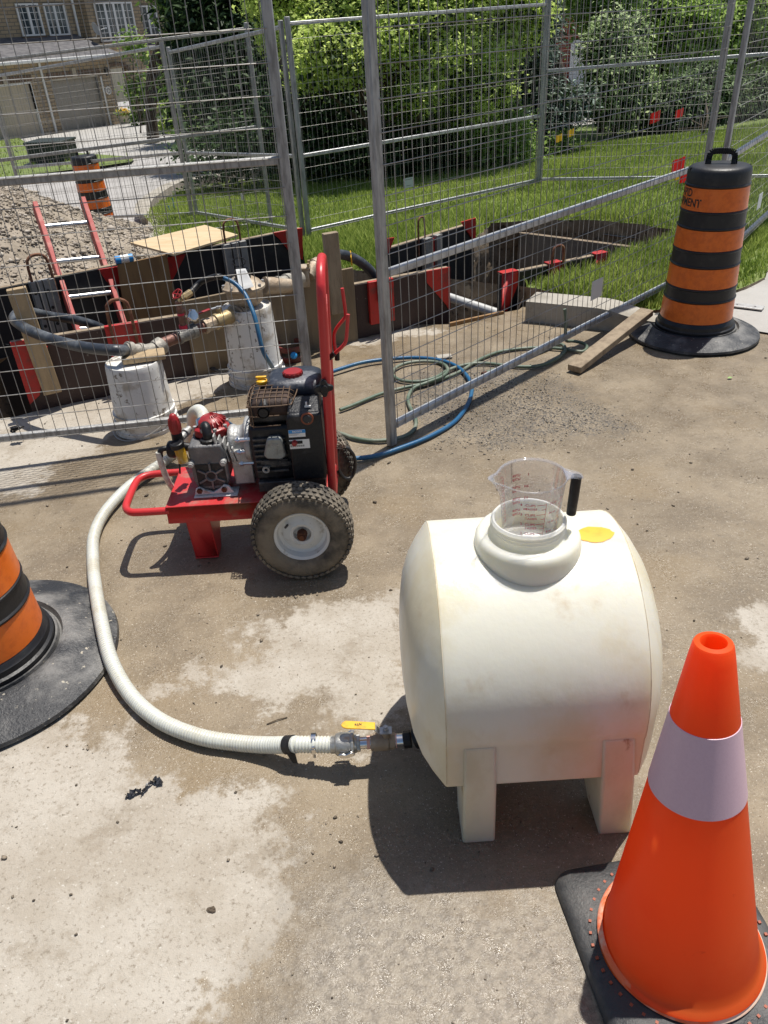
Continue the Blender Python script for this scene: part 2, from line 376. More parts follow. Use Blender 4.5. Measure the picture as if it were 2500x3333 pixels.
def pip(poly, x, y):
    ins = np.zeros(x.shape, bool); k = len(poly)
    for i in range(k):
        x0, y0 = poly[i][0], poly[i][1]; x1, y1 = poly[(i + 1) % k][0], poly[(i + 1) % k][1]
        if y0 == y1: continue
        c = ((y0 > y) != (y1 > y)) & (x < (x1 - x0) * (y - y0) / (y1 - y0) + x0); ins ^= c
    return ins
def sdist(poly, x, y):                                     # signed distance, + inside
    d = np.full(x.shape, 1e9); k = len(poly)
    for i in range(k):
        ax_, ay_ = poly[i][0], poly[i][1]; bx, by = poly[(i + 1) % k][0], poly[(i + 1) % k][1]
        ex, ey = bx - ax_, by - ay_; t = np.clip(((x - ax_) * ex + (y - ay_) * ey) / (ex * ex + ey * ey + 1e-12), 0, 1)
        d = np.minimum(d, np.hypot(x - ax_ - t * ex, y - ay_ - t * ey))
    return np.where(pip(poly, x, y), d, -d)
def vnoise(x, y, sc, seed=0):                              # cheap value noise
    r = np.random.default_rng(seed).random((64, 64)); X = x * sc; Y_ = y * sc
    i = np.floor(X).astype(int); j = np.floor(Y_).astype(int); fx = X - i; fy = Y_ - j
    fx = fx * fx * (3 - 2 * fx); fy = fy * fy * (3 - 2 * fy)
    g = lambda a, b: r[a % 64, b % 64]
    return (g(i, j) * (1 - fx) + g(i + 1, j) * fx) * (1 - fy) + (g(i, j + 1) * (1 - fx) + g(i + 1, j + 1) * fx) * fy
def fbm(x, y, sc, seed=0, o=4):
    s = 0; a = .5
    for k in range(o): s = s + a * vnoise(x, y, sc * 2 ** k, seed + k); a *= .5
    return s / (1 - .5 ** o)

# ================================================================== GROUND
LW = .115                                                  # lawn stands this much above the street
HOLE = [(-3.8, 3.07), (-1.85, 3.86), (.30, 4.73), (.55, 4.68), (.95, 4.86), (1.03, 4.98), (1.62, 5.42), (2.1, 5.8), (2.42, 6.2),
        (2.2, 6.55), (1.9, 6.9), (1.5, 7.12), (1.12, 7.2), (.92, 6.66), (.86, 6.30), (.16, 5.60), (-.12, 5.74), (-.46, 6.22), (-2.1, 5.14), (-3.8, 4.02)]
def dens(poly, step, jit=0, seed=3):
    r = random.Random(seed); out = []
    for i in range(len(poly)):
        a, b = Vector(poly[i][:2]), Vector(poly[(i + 1) % len(poly)][:2]); n = max(1, int((b - a).length / step)); nn = Vector((-(b - a).y, (b - a).x)).normalized()
        for j in range(n): out.append(tuple(a.lerp(b, j / n) + nn * (r.uniform(-jit, jit) if j else 0)))
    return out
HOLED = dens(HOLE, .09, .02)

def sheet(name, outer, holes, steps, zf, m, attrs=None, parent=None):
    """outer: dense polygon; steps: list of (x0,x1,y0,y1,step) grids of inner points"""
    pts = [Vector(p) for p in outer]; edges = [(i, (i + 1) % len(outer)) for i in range(len(outer))]
    for h in holes:
        o = len(pts); pts += [Vector(p) for p in h]; edges += [(o + i, o + (i + 1) % len(h)) for i in range(len(h))]
    done = []
    for (x0, x1, y0, y1, st) in steps:
        xs, ys = np.meshgrid(np.arange(x0, x1, st), np.arange(y0, y1, st)); xs = xs.ravel() + RNG.uniform(-.2, .2, xs.size) * st; ys = ys.ravel() + RNG.uniform(-.2, .2, ys.size) * st
        k = sdist(outer, xs, ys) > st * .4
        for h in holes: k &= sdist(h, xs, ys) < -min(st * .4, .05)
        for (a, b, c, d) in done: k &= ~((xs > a) & (xs < b) & (ys > c) & (ys < d))
        done.append((x0, x1, y0, y1)); pts += [Vector(p) for p in zip(xs[k], ys[k])]
    V, E_, F_, *_ = delaunay_2d_cdt(pts, edges, [], 0, 1e-6)
    P = np.array([(v.x, v.y) for v in V]); F_ = np.array([f for f in F_ if len(f) == 3]); cc = P[F_].mean(1)
    k = pip(outer, cc[:, 0], cc[:, 1])
    for h in holes: k &= ~pip(h, cc[:, 0], cc[:, 1])
    F_ = F_[k]; z = zf(P[:, 0], P[:, 1])
    V3 = np.column_stack([P, z])
    a, b, c = V3[F_[:, 0]], V3[F_[:, 1]], V3[F_[:, 2]]; nz = np.cross(b - a, c - a)[:, 2]; F_[nz < 0] = F_[nz < 0][:, ::-1]
    o = np_mesh(name, V3, F_, m, smooth=True)
    if attrs:
        for an, fn in attrs.items():
            at_ = o.data.attributes.new(an, 'FLOAT', 'POINT'); at_.data.foreach_set('value', fn(P[:, 0], P[:, 1]).astype(np.float32))
    return o
def GP(poly): return [tuple(G(x, y, 0)[:2]) for x, y in poly]
DRY = [GP(p) for p in (
    [(-900, 2500), (-100, 2480), (130, 2370), (240, 2350), (330, 2430), (440, 2480), (600, 2560), (760, 2560), (900, 2600), (930, 2680), (890, 2760), (960, 2850), (930, 3000), (820, 3100), (640, 3333), (500, 3800), (-1200, 3800)],
    [(446, 2275), (482, 2323), (542, 2263), (640, 2225), (720, 2215), (783, 2240), (874, 2263), (892, 2347), (916, 2323), (960, 2251), (1060, 2245), (1100, 2330), (1180, 2420), (1330, 2300), (1330, 2150), (1310, 1980), (1290, 1900), (1200, 1950), (1150, 1940), (1100, 1990), (1000, 1962), (904, 2010), (814, 2058), (844, 2142), (790, 2136), (693, 2167), (603, 2203)],
    [(2440, 1980), (2500, 1960), (2650, 1930), (2650, 2240), (2460, 2190), (2400, 2110)],
    [(-500, 1290), (0, 1315), (430, 1222), (640, 1175), (760, 1150), (760, 1215), (690, 1260), (560, 1300), (540, 1350), (380, 1400), (330, 1440), (180, 1480), (130, 1530), (80, 1590), (-500, 1680)],
    [(1140, 1080), (1206, 1076), (1330, 1045), (1420, 1065), (1500, 1063), (1300, 1088), (1220, 1110), (1120, 1105)])]
def dry_attr(x, y):
    d = np.full(x.shape, -1.0)
    for p in DRY: d = np.maximum(d, sdist(p, x, y))
    far = np.hypot(x, y) - 6.6
    return np.clip(np.maximum(d, far), -1, 1)
GRAV = GP([(1330, 1210), (1500, 1180), (1680, 1200), (1860, 1240), (1980, 1320), (2080, 1400), (1900, 1420), (1820, 1430), (1700, 1460), (1560, 1460), (1440, 1430), (1380, 1400), (1320, 1340)])
def grav_attr(x, y): return np.clip(sdist(GRAV, x, y), -.5, .5)
SHINE = GP([(960, 2780), (1250, 2870), (1800, 2860), (2000, 3000), (2100, 3333), (2100, 3700), (700, 3700), (820, 3333), (960, 3060)])
def shine_attr(x, y): return np.clip(sdist(SHINE, x, y), -.5, .5)
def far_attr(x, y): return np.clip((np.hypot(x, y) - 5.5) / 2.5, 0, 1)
def street_z(x, y):
    near = np.clip(1.5 - np.hypot(x, y - 2.5) / 5, 0, 1)
    return Tn(x, y) + near * ((fbm(x, y, 1.3, 5, 3) - .5) * .016 + (fbm(x, y, 11, 9, 3) - .5) * .006)

def ground_mat():
    m = bpy.data.materials.new('street_surface'); m.use_nodes = True
    n = m.node_tree.nodes; l = m.node_tree.links; b = n['Principled BSDF']
    tc = n.new('ShaderNodeTexCoord')
    def noise(sc, det=6, rough=.6, off=0):
        t = n.new('ShaderNodeTexNoise'); t.inputs['Scale'].default_value = sc; t.inputs['Detail'].default_value = det; t.inputs['Roughness'].default_value = rough
        mp = n.new('ShaderNodeMapping'); mp.inputs['Location'].default_value = (off, off * .7, 0); l.new(tc.outputs['Object'], mp.inputs[0]); l.new(mp.outputs[0], t.inputs['Vector']); return t.outputs['Fac']
    def math_(op, a, b_=None, c=None):
        x = n.new('ShaderNodeMath'); x.operation = op
        for i, q in enumerate((a, b_, c)):
            if q is None: continue
            if isinstance(q, (int, float)): x.inputs[i].default_value = q
            else: l.new(q, x.inputs[i])
        return x.outputs[0]
    def rng(f, a, c, t0=0, t1=1):
        r = n.new('ShaderNodeMapRange'); r.interpolation_type = 'SMOOTHSTEP'; r.inputs[1].default_value = a; r.inputs[2].default_value = c; r.inputs[3].default_value = t0; r.inputs[4].default_value = t1; l.new(f, r.inputs[0]); return r.outputs[0]
    def mix(f, a, c):
        x = n.new('ShaderNodeMix'); x.data_type = 'RGBA'; l.new(f, x.inputs[0]) if not isinstance(f, float) else setattr(x.inputs[0], 'default_value', f)
        for i, q in ((6, a), (7, c)):
            if isinstance(q, tuple): x.inputs[i].default_value = (*q, 1)
            else: l.new(q, x.inputs[i])
        return x.outputs[2]
    def attr(nm): a = n.new('ShaderNodeAttribute'); a.attribute_name = nm; return a.outputs['Fac']
    wig = math_('ADD', math_('MULTIPLY', math_('SUBTRACT', noise(7, 8, .68), .5), .44), math_('MULTIPLY', math_('SUBTRACT', noise(30, 7, .8, 3), .5), .26))
    dry = rng(math_('ADD', attr('dry'), wig), -.035, .035)
    wet_c = mix(rng(noise(3.2, 8, .65, 5), .36, .66), (.168, .129, .083), (.268, .212, .142))
    wet_c = mix(rng(noise(14, 8, .75, 7), .55, .78), wet_c, (.10, .079, .054))
    wet_c = mix(rng(noise(2.1, 5, .6, 17), .50, .72), wet_c, (.225, .168, .10))
    wet_c = mix(rng(noise(95, 5, .8, 1), .53, .70), wet_c, (.34, .28, .20))
    wet_c = mix(rng(noise(210, 2, .7, 51), .66, .71), wet_c, (.66, .61, .52))  # pale specks painted in as sun glints on the wet surface
    wet_c = mix(rng(noise(170, 3, .8, 12), .60, .70), wet_c, (.05, .04, .03))
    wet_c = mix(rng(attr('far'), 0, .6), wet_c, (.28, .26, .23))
    dry_c = mix(rng(noise(4, 8, .65, 9), .34, .68), (.36, .315, .255), (.45, .41, .35))
    dry_c = mix(rng(noise(12, 8, .75, 2), .57, .75), dry_c, (.24, .195, .145))
    dry_c = mix(math_('MULTIPLY', rng(noise(5.5, 7, .75, 41), .52, .66), .6), dry_c, (.25, .205, .15))
    dry_c = mix(rng(noise(85, 5, .8, 4), .52, .68), dry_c, (.23, .195, .15))
    dry_c = mix(rng(noise(130, 3, .7, 6), .6, .75), dry_c, (.55, .52, .46))
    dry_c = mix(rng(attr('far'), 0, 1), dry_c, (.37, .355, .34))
    col = mix(dry, wet_c, dry_c)
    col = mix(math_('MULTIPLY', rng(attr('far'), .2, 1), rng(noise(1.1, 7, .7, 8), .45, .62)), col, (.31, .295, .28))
    gr = math_('MULTIPLY', rng(math_('ADD', attr('grav'), wig), -.05, .08), rng(noise(120, 3, .7, 13), .44, .6))
    col = mix(gr, col, (.075, .068, .06))
    sh = rng(math_('ADD', attr('shine'), wig), -.10, .12)
    col = mix(math_('MULTIPLY', sh, .75), col, mix(rng(noise(45, 5, .8, 31), .4, .62), (.25, .215, .165), (.13, .11, .085)))
    l.new(col, b.inputs['Base Color'])
    rw = rng(noise(9, 6, .65, 15), .35, .65, .24, .55); rm = n.new('ShaderNodeMix'); rm.data_type = 'FLOAT'
    l.new(dry, rm.inputs[0]); l.new(rw, rm.inputs[2]); rm.inputs[3].default_value = .9
    r3 = n.new('ShaderNodeMix'); r3.data_type = 'FLOAT'; l.new(sh, r3.inputs[0]); l.new(rm.outputs[0], r3.inputs[2]); l.new(rng(noise(22, 5, .7, 33), .35, .6, .13, .34), r3.inputs[3])
    l.new(r3.outputs[0], b.inputs['Roughness'])
    h = math_('ADD', math_('MULTIPLY', noise(170, 3, .8, 21), .55), math_('MULTIPLY', noise(38, 5, .7, 22), 1.0))
    h = math_('ADD', h, math_('MULTIPLY', noise(420, 2, .7, 23), .3))
    bn = n.new('ShaderNodeBump'); l.new(rng(sh, 0, 1, .62, .42), bn.inputs['Strength']); bn.inputs['Distance'].default_value = .0065
    l.new(h, bn.inputs['Height']); l.new(bn.outputs[0], b.inputs['Normal'])
    return m
M['street'] = ground_mat()
M['pale_concrete'] = mat('driveway_concrete', (.40, .385, .36), .85, 0, (.33, .315, .29), 1.2, (.4, .65), .4, 60, col3=(.25, .235, .21), scale3=14, amt3=(.62, .74))
M['lawn'] = mat('lawn_turf', (.11, .16, .03), .9, 0, (.17, .21, .06), 5, (.4, .65), .6, 60, col3=(.17, .15, .07), scale3=18, amt3=(.6, .75))

big = dens([(-90, -3), (90, -3), (90, 150), (-90, 150)], 15)
street = sheet('street', big, [HOLED], [(-2.6, 2.6, .35, 5.2, .04), (-5, 5, -1, 9, .22), (-14, 14, -2, 26, .9), (-88, 88, -2, 148, 6)], street_z, 'street',
               {'dry': dry_attr, 'grav': grav_attr, 'shine': shine_attr, 'far': far_attr})
tag(street, kind='structure')

# lawn -----------------------------------------------------------------
def gtl(px, py, dz=LW): return tuple(GT(px, py, dz)[:2])
LAWN = [(1.06, 4.90), (1.62, 4.56), (1.80, 4.60), gtl(2376, 915), gtl(2500, 857), (3.9, 7.1), (9, 13.0), (16, 21), (12, 22.5), gtl(1960, 398), gtl(1850, 412), gtl(1640, 432), (1.2, 17.2),
        gtl(900, 566), gtl(760, 592), gtl(575, 626), gtl(495, 680), gtl(472, 706), gtl(500, 742), (-2.02, 7.55), (-1.3, 6.9)]
def lawn_z(x, y):
    dd = (x - 1.8) * -.767 + (y - 4.6) * .644
    return Tn(x, y) + .016 + (LW - .016) * np.clip(dd / .75, 0, 1) + (fbm(x, y, .8, 21, 3) - .5) * .03
LAWND = dens(LAWN, .12, .012)
# keep the hole boundary and the lawn outline apart: the hole polygon clips the lawn sheet
lh = HOLED
def clip_poly_hole(outer, hole):
    return outer
def lawn_sheet():
    pts = [Vector(p) for p in LAWND]; n0 = len(pts); edges = [(i, (i + 1) % n0) for i in range(n0)]
    o = len(pts); pts += [Vector(p) for p in HOLED]; edges += [(o + i, o + (i + 1) % len(HOLED)) for i in range(len(HOLED))]
    done = []
    for (x0, x1, y0, y1, st) in [(-2.8, 3.2, 4.4, 8, .12), (-4, 17, 4, 24, .4)]:
        xs, ys = np.meshgrid(np.arange(x0, x1, st), np.arange(y0, y1, st)); xs = xs.ravel(); ys = ys.ravel()
        k = (sdist(LAWND, xs, ys) > st * .4) & (np.abs(sdist(HOLED, xs, ys)) > .04)
        for (a, b, c, d) in done: k &= ~((xs > a) & (xs < b) & (ys > c) & (ys < d))
        done.append((x0, x1, y0, y1)); pts += [Vector(p) for p in zip(xs[k], ys[k])]
    V, E_, F_, *_ = delaunay_2d_cdt(pts, edges, [], 0, 1e-6)
    P = np.array([(v.x, v.y) for v in V]); F_ = np.array([f for f in F_ if len(f) == 3]); cc = P[F_].mean(1)
    F_ = F_[pip(LAWND, cc[:, 0], cc[:, 1]) & ~pip(HOLED, cc[:, 0], cc[:, 1])]
    V3 = np.column_stack([P, lawn_z(P[:, 0], P[:, 1])])
    a, b, c = V3[F_[:, 0]], V3[F_[:, 1]], V3[F_[:, 2]]; nz = np.cross(b - a, c - a)[:, 2]; F_[nz < 0] = F_[nz < 0][:, ::-1]
    return tag(np_mesh('lawn', V3, F_, 'lawn', smooth=True), kind='structure')
lawn = lawn_sheet()
# turf edge: a skirt round the lawn down to the street
mb = MB()
for i in range(len(LAWND)):
    a, b = LAWND[i], LAWND[(i + 1) % len(LAWND)]
    za, zb = float(lawn_z(np.array(a[0]), np.array(a[1]))), float(lawn_z(np.array(b[0]), np.array(b[1])))
    mb.add([(a[0], a[1], za), (b[0], b[1], zb), (b[0], b[1], zb - .3), (a[0], a[1], za - .3)], [(0, 1, 2, 3)])
tag(mb.build('lawn_edge', 'soil', smooth=0), kind='structure')

# grass ----------------------------------------------------------------
def grass_blades(name, polys, hole, n, hmin, hmax, seed, box, wd=.0045):
    r = np.random.default_rng(seed); x = r.uniform(box[0], box[1], n); y = r.uniform(box[2], box[3], n)
    k = pip(LAWND, x, y) & ~pip(hole, x, y)
    if polys is not None: k &= pip(polys, x, y)
    x, y = x[k], y[k]; n = len(x); z = lawn_z(x, y) - .005
    clump = fbm(x, y, 3.0, 31, 3)
    h = r.uniform(hmin, hmax, n) * (.55 + .9 * clump); a = r.uniform(0, 6.283, n); le = r.uniform(.1, .75, n) * h; la = r.uniform(0, 6.283, n)
    w_ = wd * r.uniform(.6, 1.3, n); ux, uy = np.cos(a) * w_, np.sin(a) * w_
    V = np.zeros((n, 5, 3))
    V[:, 0] = np.column_stack([x - ux, y - uy, z]); V[:, 1] = np.column_stack([x + ux, y + uy, z])
    mx, my = x + np.cos(la) * le * .3, y + np.sin(la) * le * .3
    V[:, 2] = np.column_stack([mx + ux * .8, my + uy * .8, z + h * .55]); V[:, 3] = np.column_stack([mx - ux * .8, my - uy * .8, z + h * .55])
    V[:, 4] = np.column_stack([x + np.cos(la) * le, y + np.sin(la) * le, z + h])
    b = np.arange(n)[:, None] * 5
    F_ = np.concatenate([b + np.array([[0, 1, 2]]), b + np.array([[0, 2, 3]]), b + np.array([[3, 2, 4]])])
    t = np.clip(r.uniform(0, 1, n) * .7 + (fbm(x, y, 1.2, 77, 3) - .35) * .7, 0, 1); t = np.concatenate([t, t, t])
    return np_mesh(name, V.reshape(-1, 3), F_, 'grass', tint=t)
g1 = grass_blades('grass', None, HOLED, 210000, .025, .065, 1, (-3.2, 6.5, 4.5, 12.5))
tag(g1, 'short mown green grass covering the front lawn behind the trench', 'grass', kind='stuff')
TUFT = [(1.0, 4.8), (1.9, 4.45), (2.5, 5.3), (3.2, 6.2), (2.7, 6.6), (2.3, 6.1), (1.6, 5.35)]
g2 = grass_blades('long_grass', TUFT, HOLED, 42000, .05, .10, 2, (.9, 3.4, 4.4, 6.7), .0045)
tag(g2, 'longer ragged grass between the cut kerb and the open pit', 'grass', kind='stuff')
EDGE = [(-.6, 6.1), (-.2, 5.6), (.3, 5.5), (1.0, 6.2), (1.0, 6.7), (1.2, 7.35), (1.6, 7.3), (2.1, 7.0), (2.7, 6.3), (2.2, 6.0), (1.8, 6.7), (.9, 8), (-1, 6.9)]
g3 = grass_blades('edge_grass', EDGE, HOLED, 26000, .06, .13, 4, (-.9, 2.8, 5.4, 7.6), .0045)
tag(g3, 'uneven grass fringe hanging over the rim of the pit', 'grass', kind='stuff')

# trench ----------------------------------------------------------------
hp = dens(HOLE, .09, .02); nH = len(hp); rows = 16; dep = 2.0
V = []; r = random.Random(5)
for j in range(rows + 1):
    t = j / rows
    for i, (x, y) in enumerate(hp):
        x0, y0 = hp[i - 1]; x1, y1 = hp[(i + 1) % nH]; nn = Vector((-(y1 - y0), x1 - x0)).normalized()
        top = T(x, y) + (LW if pip(LAWND, np.array([x]), np.array([y]))[0] else 0)
        k = (0 if j == 0 else 1) * ((float(fbm(np.array(x * 1.3 + y), np.array(t * 3.0 + x * .2), 2.2, 41, 4)) - .5) * .40 + r.uniform(-.03, .03))
        und = -.05 * math.sin(min(1, t * 5) * math.pi) * (j > 0)
        V.append((x + nn.x * (k + und), y + nn.y * (k + und), top - t * dep))
F_ = [(j * nH + i, j * nH + (i + 1) % nH, (j + 1) * nH + (i + 1) % nH, (j + 1) * nH + i) for j in range(rows) for i in range(nH)]
trench = tag(np_mesh('trench', np.array(V), np.array(F_), 'soil', smooth=False), kind='structure')
V2, _, F2, *_ = delaunay_2d_cdt([Vector(p) for p in dens(HOLE, .4)], [], [], 0, 1e-6)
cc = [(sum(V2[i].x for i in f) / 3, sum(V2[i].y for i in f) / 3) for f in F2]
mb = MB(); mb.add([(v.x, v.y, -1.95) for v in V2], [f for f, c in zip(F2, cc) if pip([(p[0] * 1.05, p[1]) for p in HOLE], np.array([c[0]]), np.array([c[1]]))[0]])
mb2 = MB(); mb2.bb((-5, 2.5, -2.1), (3.5, 8, -1.97)); tag(mb2.build('trench_floor', 'soil', smooth=0), kind='structure')

# kerbs -------------------------------------------------------------------
def kerb(path, name, wd=.17, top=.125):
    mb = MB(); prof = [(-.0, -.1), (0, top - .03), (.012, top - .008), (.035, top), (wd, top), (wd, -.1)]
    n = len(path); vs = []
    for i in range(n):
        a, b = Vector(path[max(i - 1, 0)]), Vector(path[min(i + 1, n - 1)]); d = (b - a).normalized(); nn = Vector((-d.y, d.x)); p = Vector(path[i])
        for u, h in prof: q = p + nn * u; vs.append((q.x, q.y, T(p.x, p.y) + (h if h < 0 or name != 'kerb' else h * (1 if p.x < 1.45 else max(.2, 1 - (p.x - 1.45) / .42)))))
    k = len(prof); fs = [(i * k + j, (i + 1) * k + j, (i + 1) * k + (j + 1) % k, i * k + (j + 1) % k) for i in range(n - 1) for j in range(k)]
    fs += [tuple(range(k)), tuple(reversed(range((n - 1) * k, n * k)))]
    return tag(mb.add(vs, fs).build(name, 'concrete', smooth=30), kind='structure')
kr = smooth_path([(1.84, 4.62, 0), (1.76, 4.47, 0), (1.63, 4.43, 0), (1.35, 4.58, 0), (1.03, 4.765, 0)], .06)
kerb([(p.x, p.y) for p in reversed(kr)][::-1][::-1], 'kerb', -.0 + .17) if False else kerb([(p.x, p.y) for p in kr[::-1]], 'kerb', -.17)
lk = [(-1.45, 6.98), (-2.05, 7.55)] + [gtl(500, 745, 0), gtl(462, 728, 0), gtl(455, 705, 0), gtl(478, 672, 0), gtl(568, 618, 0), gtl(700, 595, 0), gtl(890, 562, 0)]
lk = smooth_path([(x, y, 0) for x, y in lk], .2); kerb([(p.x, p.y) for p in lk], 'kerb_curve', -.16)

# sidewalk to the right of the barrel, far driveways, grass islands
def patch(name, pts, m, dz=.006, step=.5, kind='structure'):
    pd = dens(pts, step, 0); xs = [p[0] for p in pd]; ys = [p[1] for p in pd]
    o = sheet(name, pd, [], [(min(xs), max(xs), min(ys), max(ys), step)], lambda x, y: Tn(x, y) + dz, m); return tag(o, kind=kind)
patch('sidewalk', [(1.86, 4.6), gtl(2376, 915, 0), gtl(2500, 857, 0), (3.8, 6.9), (7, 10.5), (8.5, 9.5), (4.5, 5.2), (3.0, 4.0), (2.45, 3.95), (2.1, 4.25)], 'pale_concrete', .008, .3)
patch('driveway', [gtl(900, 560, 0), (1.0, 17.3), gtl(1640, 428, 0), gtl(1850, 405, 0), gtl(1960, 390, 0), (12, 23), (14, 30), (2, 34), (-6, 26), (-4, 19)], 'pale_concrete', .01, 1.5)
patch('house_driveway', [(-15.5, 33), (-8.2, 24.9), (-5.2, 20.6), (-4.6, 21.5), (-6.5, 30), (-9, 37), (-10.2, 41.5), (-12.5, 46), (-19, 37)], 'pale_concrete', .012, 2)
def island(name, px, dz=.06, blades=9000, seed=9):
    pts = [tuple(GT(x, y, 0)[:2]) for x, y in px]; o = patch(name, pts, 'lawn', dz, .8)
    r = np.random.default_rng(seed); xs = [p[0] for p in pts]; ys = [p[1] for p in pts]; x = r.uniform(min(xs), max(xs), blades); y = r.uniform(min(ys), max(ys), blades)
    k = pip(pts, x, y); x, y = x[k], y[k]; n = len(x); z = Tn(x, y) + dz; h = r.uniform(.05, .12, n); a = r.uniform(0, 6.28, n); wd = .018
    V = np.zeros((n, 3, 3)); V[:, 0] = np.column_stack([x - np.cos(a) * wd, y - np.sin(a) * wd, z]); V[:, 1] = np.column_stack([x + np.cos(a) * wd, y + np.sin(a) * wd, z]); V[:, 2] = np.column_stack([x + r.uniform(-.05, .05, n), y + r.uniform(-.05, .05, n), z + h])
    g = np_mesh('grass', V.reshape(-1, 3), np.arange(n * 3).reshape(n, 3), 'grass', tint=r.uniform(.1, .8, n))
    return g
tag(island('verge', [(-200, 640), (-150, 450), (60, 452), (85, 468), (225, 503), (350, 512), (440, 522), (430, 535), (330, 550), (120, 575), (0, 602)]), 'strip of grass around the dark utility cabinet across the street', 'grass', kind='stuff')
tag(island('verge', [(492, 418), (500, 404), (640, 400), (760, 430), (760, 475), (640, 455), (540, 440)], seed=19), 'patch of lawn beside the brick house entrance', 'grass', kind='stuff')

# spoil heap ---------------------------------------------------------------
PC = [(-4.35, 6.8, 1.42, .56), (-3.2, 5.95, .55, .50), (-5.5, 7.3, 1.7, .5)]
def pile_h(x, y):
    h = np.full(np.shape(x), -1.0)
    for cx, cy, hh, sl_ in PC:
        d = np.hypot(x - cx, y - cy); h = np.maximum(h, hh - sl_ * np.sqrt(d * d + .12) + .15)
    return h + (fbm(x, y, 1.6, 51, 4) - .5) * .16 + Tn(x, y)
xs, ys = np.meshgrid(np.arange(-9, -.6, .05), np.arange(4.6, 11, .05)); z = pile_h(xs, ys); z = z + (vnoise(xs, ys, 14, 3) - .5) * .035
W_ = xs.shape[1]; V = np.column_stack([xs.ravel(), ys.ravel(), z.ravel()])
i = np.arange(xs.shape[0] - 1)[:, None] * W_ + np.arange(W_ - 1)[None]; F_ = np.stack([i, i + 1, i + 1 + W_, i + W_], -1).reshape(-1, 4)
c_ = V[F_].mean(1); keep = (c_[:, 2] > Tn(c_[:, 0], c_[:, 1]) - .03) & (sdist(HOLE, c_[:, 0], c_[:, 1]) < -.03) & ~pip(LAWND, c_[:, 0], c_[:, 1])
M['gravel'] = mat('gravel_earth', (.33, .28, .22), .95, 0, (.24, .20, .15), 5, (.4, .65), 1, 60)
M['stone'] = mat('stones', (.44, .39, .33), .85, attr=('tint', (.24, .195, .145)))
M['stone_dark'] = mat('dark_stones', (.05, .045, .04), .6, attr=('tint', (.22, .195, .165)))
M['stone_brown'] = mat('brown_grit', (.05, .038, .026), .8, attr=('tint', (.30, .245, .18)))
pile = np_mesh('spoil_heap', V, F_[keep], 'gravel', smooth=True)
tag(pile, 'heap of grey-brown gravelly spoil behind the trench ladder', 'gravel heap', kind='stuff')
def rocks(name, pos, size, m, seed, parent=None, flat=.65):
    r = np.random.default_rng(seed); n = len(pos)
    base = np.array([(1, 0, 0), (-1, 0, 0), (0, 1, 0), (0, -1, 0), (0, 0, 1), (0, 0, -1), (.6, .6, .5), (-.6, -.5, .55)], float)
    tri = np.array([(0, 6, 4), (0, 2, 6), (2, 4, 6), (1, 7, 4), (1, 3, 7), (3, 4, 7), (2, 1, 4), (3, 0, 4), (2, 0, 5), (1, 2, 5), (3, 1, 5), (0, 3, 5)])
    V = base[None] * r.uniform(.65, 1.15, (n, 8, 1)) * (size[:, None, None]) * np.column_stack([r.uniform(.7, 1.3, n), r.uniform(.6, 1.1, n), r.uniform(.4, .9, n) * flat * 1.3])[:, None]
    a = r.uniform(0, 6.283, n); c, s = np.cos(a)[:, None], np.sin(a)[:, None]
    X = V[..., 0] * c - V[..., 1] * s; Y_ = V[..., 0] * s + V[..., 1] * c; V = np.stack([X, Y_, V[..., 2]], -1) + pos[:, None]
    F_ = (np.arange(n)[:, None, None] * 8 + tri[None]).reshape(-1, 3)
    return np_mesh(name, V.reshape(-1, 3), F_, m, tint=np.repeat(r.uniform(0, 1, n), 12), parent=parent)
r = np.random.default_rng(3); n = 60000
x = r.uniform(-6.5, -.9, n); y = r.uniform(4.8, 9.2, n); z = pile_h(x, y); k = (z > Tn(x, y) - .02) & (sdist(HOLE, x, y) < -.04) & ~pip(LAWND, x, y)
sz = np.minimum(r.lognormal(-4.75, .55, n), .06)
rk = rocks('heap_stones', np.column_stack([x, y, z + sz * .3])[k], sz[k], 'stone', 4)
tag(rk, 'loose stones lying all over the spoil heap', 'stones', kind='stuff')
# loose gravel on the pavement by the fence
n = 15000; x = r.uniform(.1, 2.0, n); y = r.uniform(2.6, 4.1, n); d = sdist(GRAV, x, y); k = d + (fbm(x, y, 5, 61, 3) - .5) * .5 > r.uniform(-.05, .32, n)
sz = np.minimum(r.lognormal(-5.75, .35, n), .008)
tag(rocks('loose_gravel', np.column_stack([x, y, street_z(x, y) + sz * .25])[k], sz[k], 'stone_dark', 5), 'dark loose gravel scattered on the pavement under the fence', 'gravel', kind='stuff')
n = 7500; x = r.uniform(-2.4, 2.6, n); y = 4.9 - r.power(1.3, n) * 4.5; k = ~pip(HOLED, x, y) & ~pip(LAWND, x, y) & (fbm(x, y, 2.2, 71, 4) > r.uniform(.25, .8, n))
sz = np.minimum(r.lognormal(-6.15, .6, n), .010)
tag(rocks('grit', np.column_stack([x, y, street_z(x, y) + sz * .3])[k], sz[k], 'stone_brown', 6), 'small grit and crumbs strewn over the pavement', 'grit', kind='stuff')
def clod(px, py, s, m='bark'):
    p = G(px, py, 0); q = MB(); rr = random.Random(int(px)); 
    q.ball((0, 0, 0), s, 10, (1, .75, .5)); q.v = [tuple(Vector(v) * rr.uniform(.75, 1.2)) for v in q.v]
    q.v = [(v[0] + p.x, v[1] + p.y, v[2] + s * .3) for v in q.v]; return q.build('clod', m, origin=p, smooth=0)
for px, py, s, lb in ((690, 2965, .011, 'small dark clod of earth alone on the pale dry pavement'), (1272, 1922, .006, 'tiny dark clod at the top edge of the central dry patch')):
    tag(clod(px, py, s), lb, 'clod')

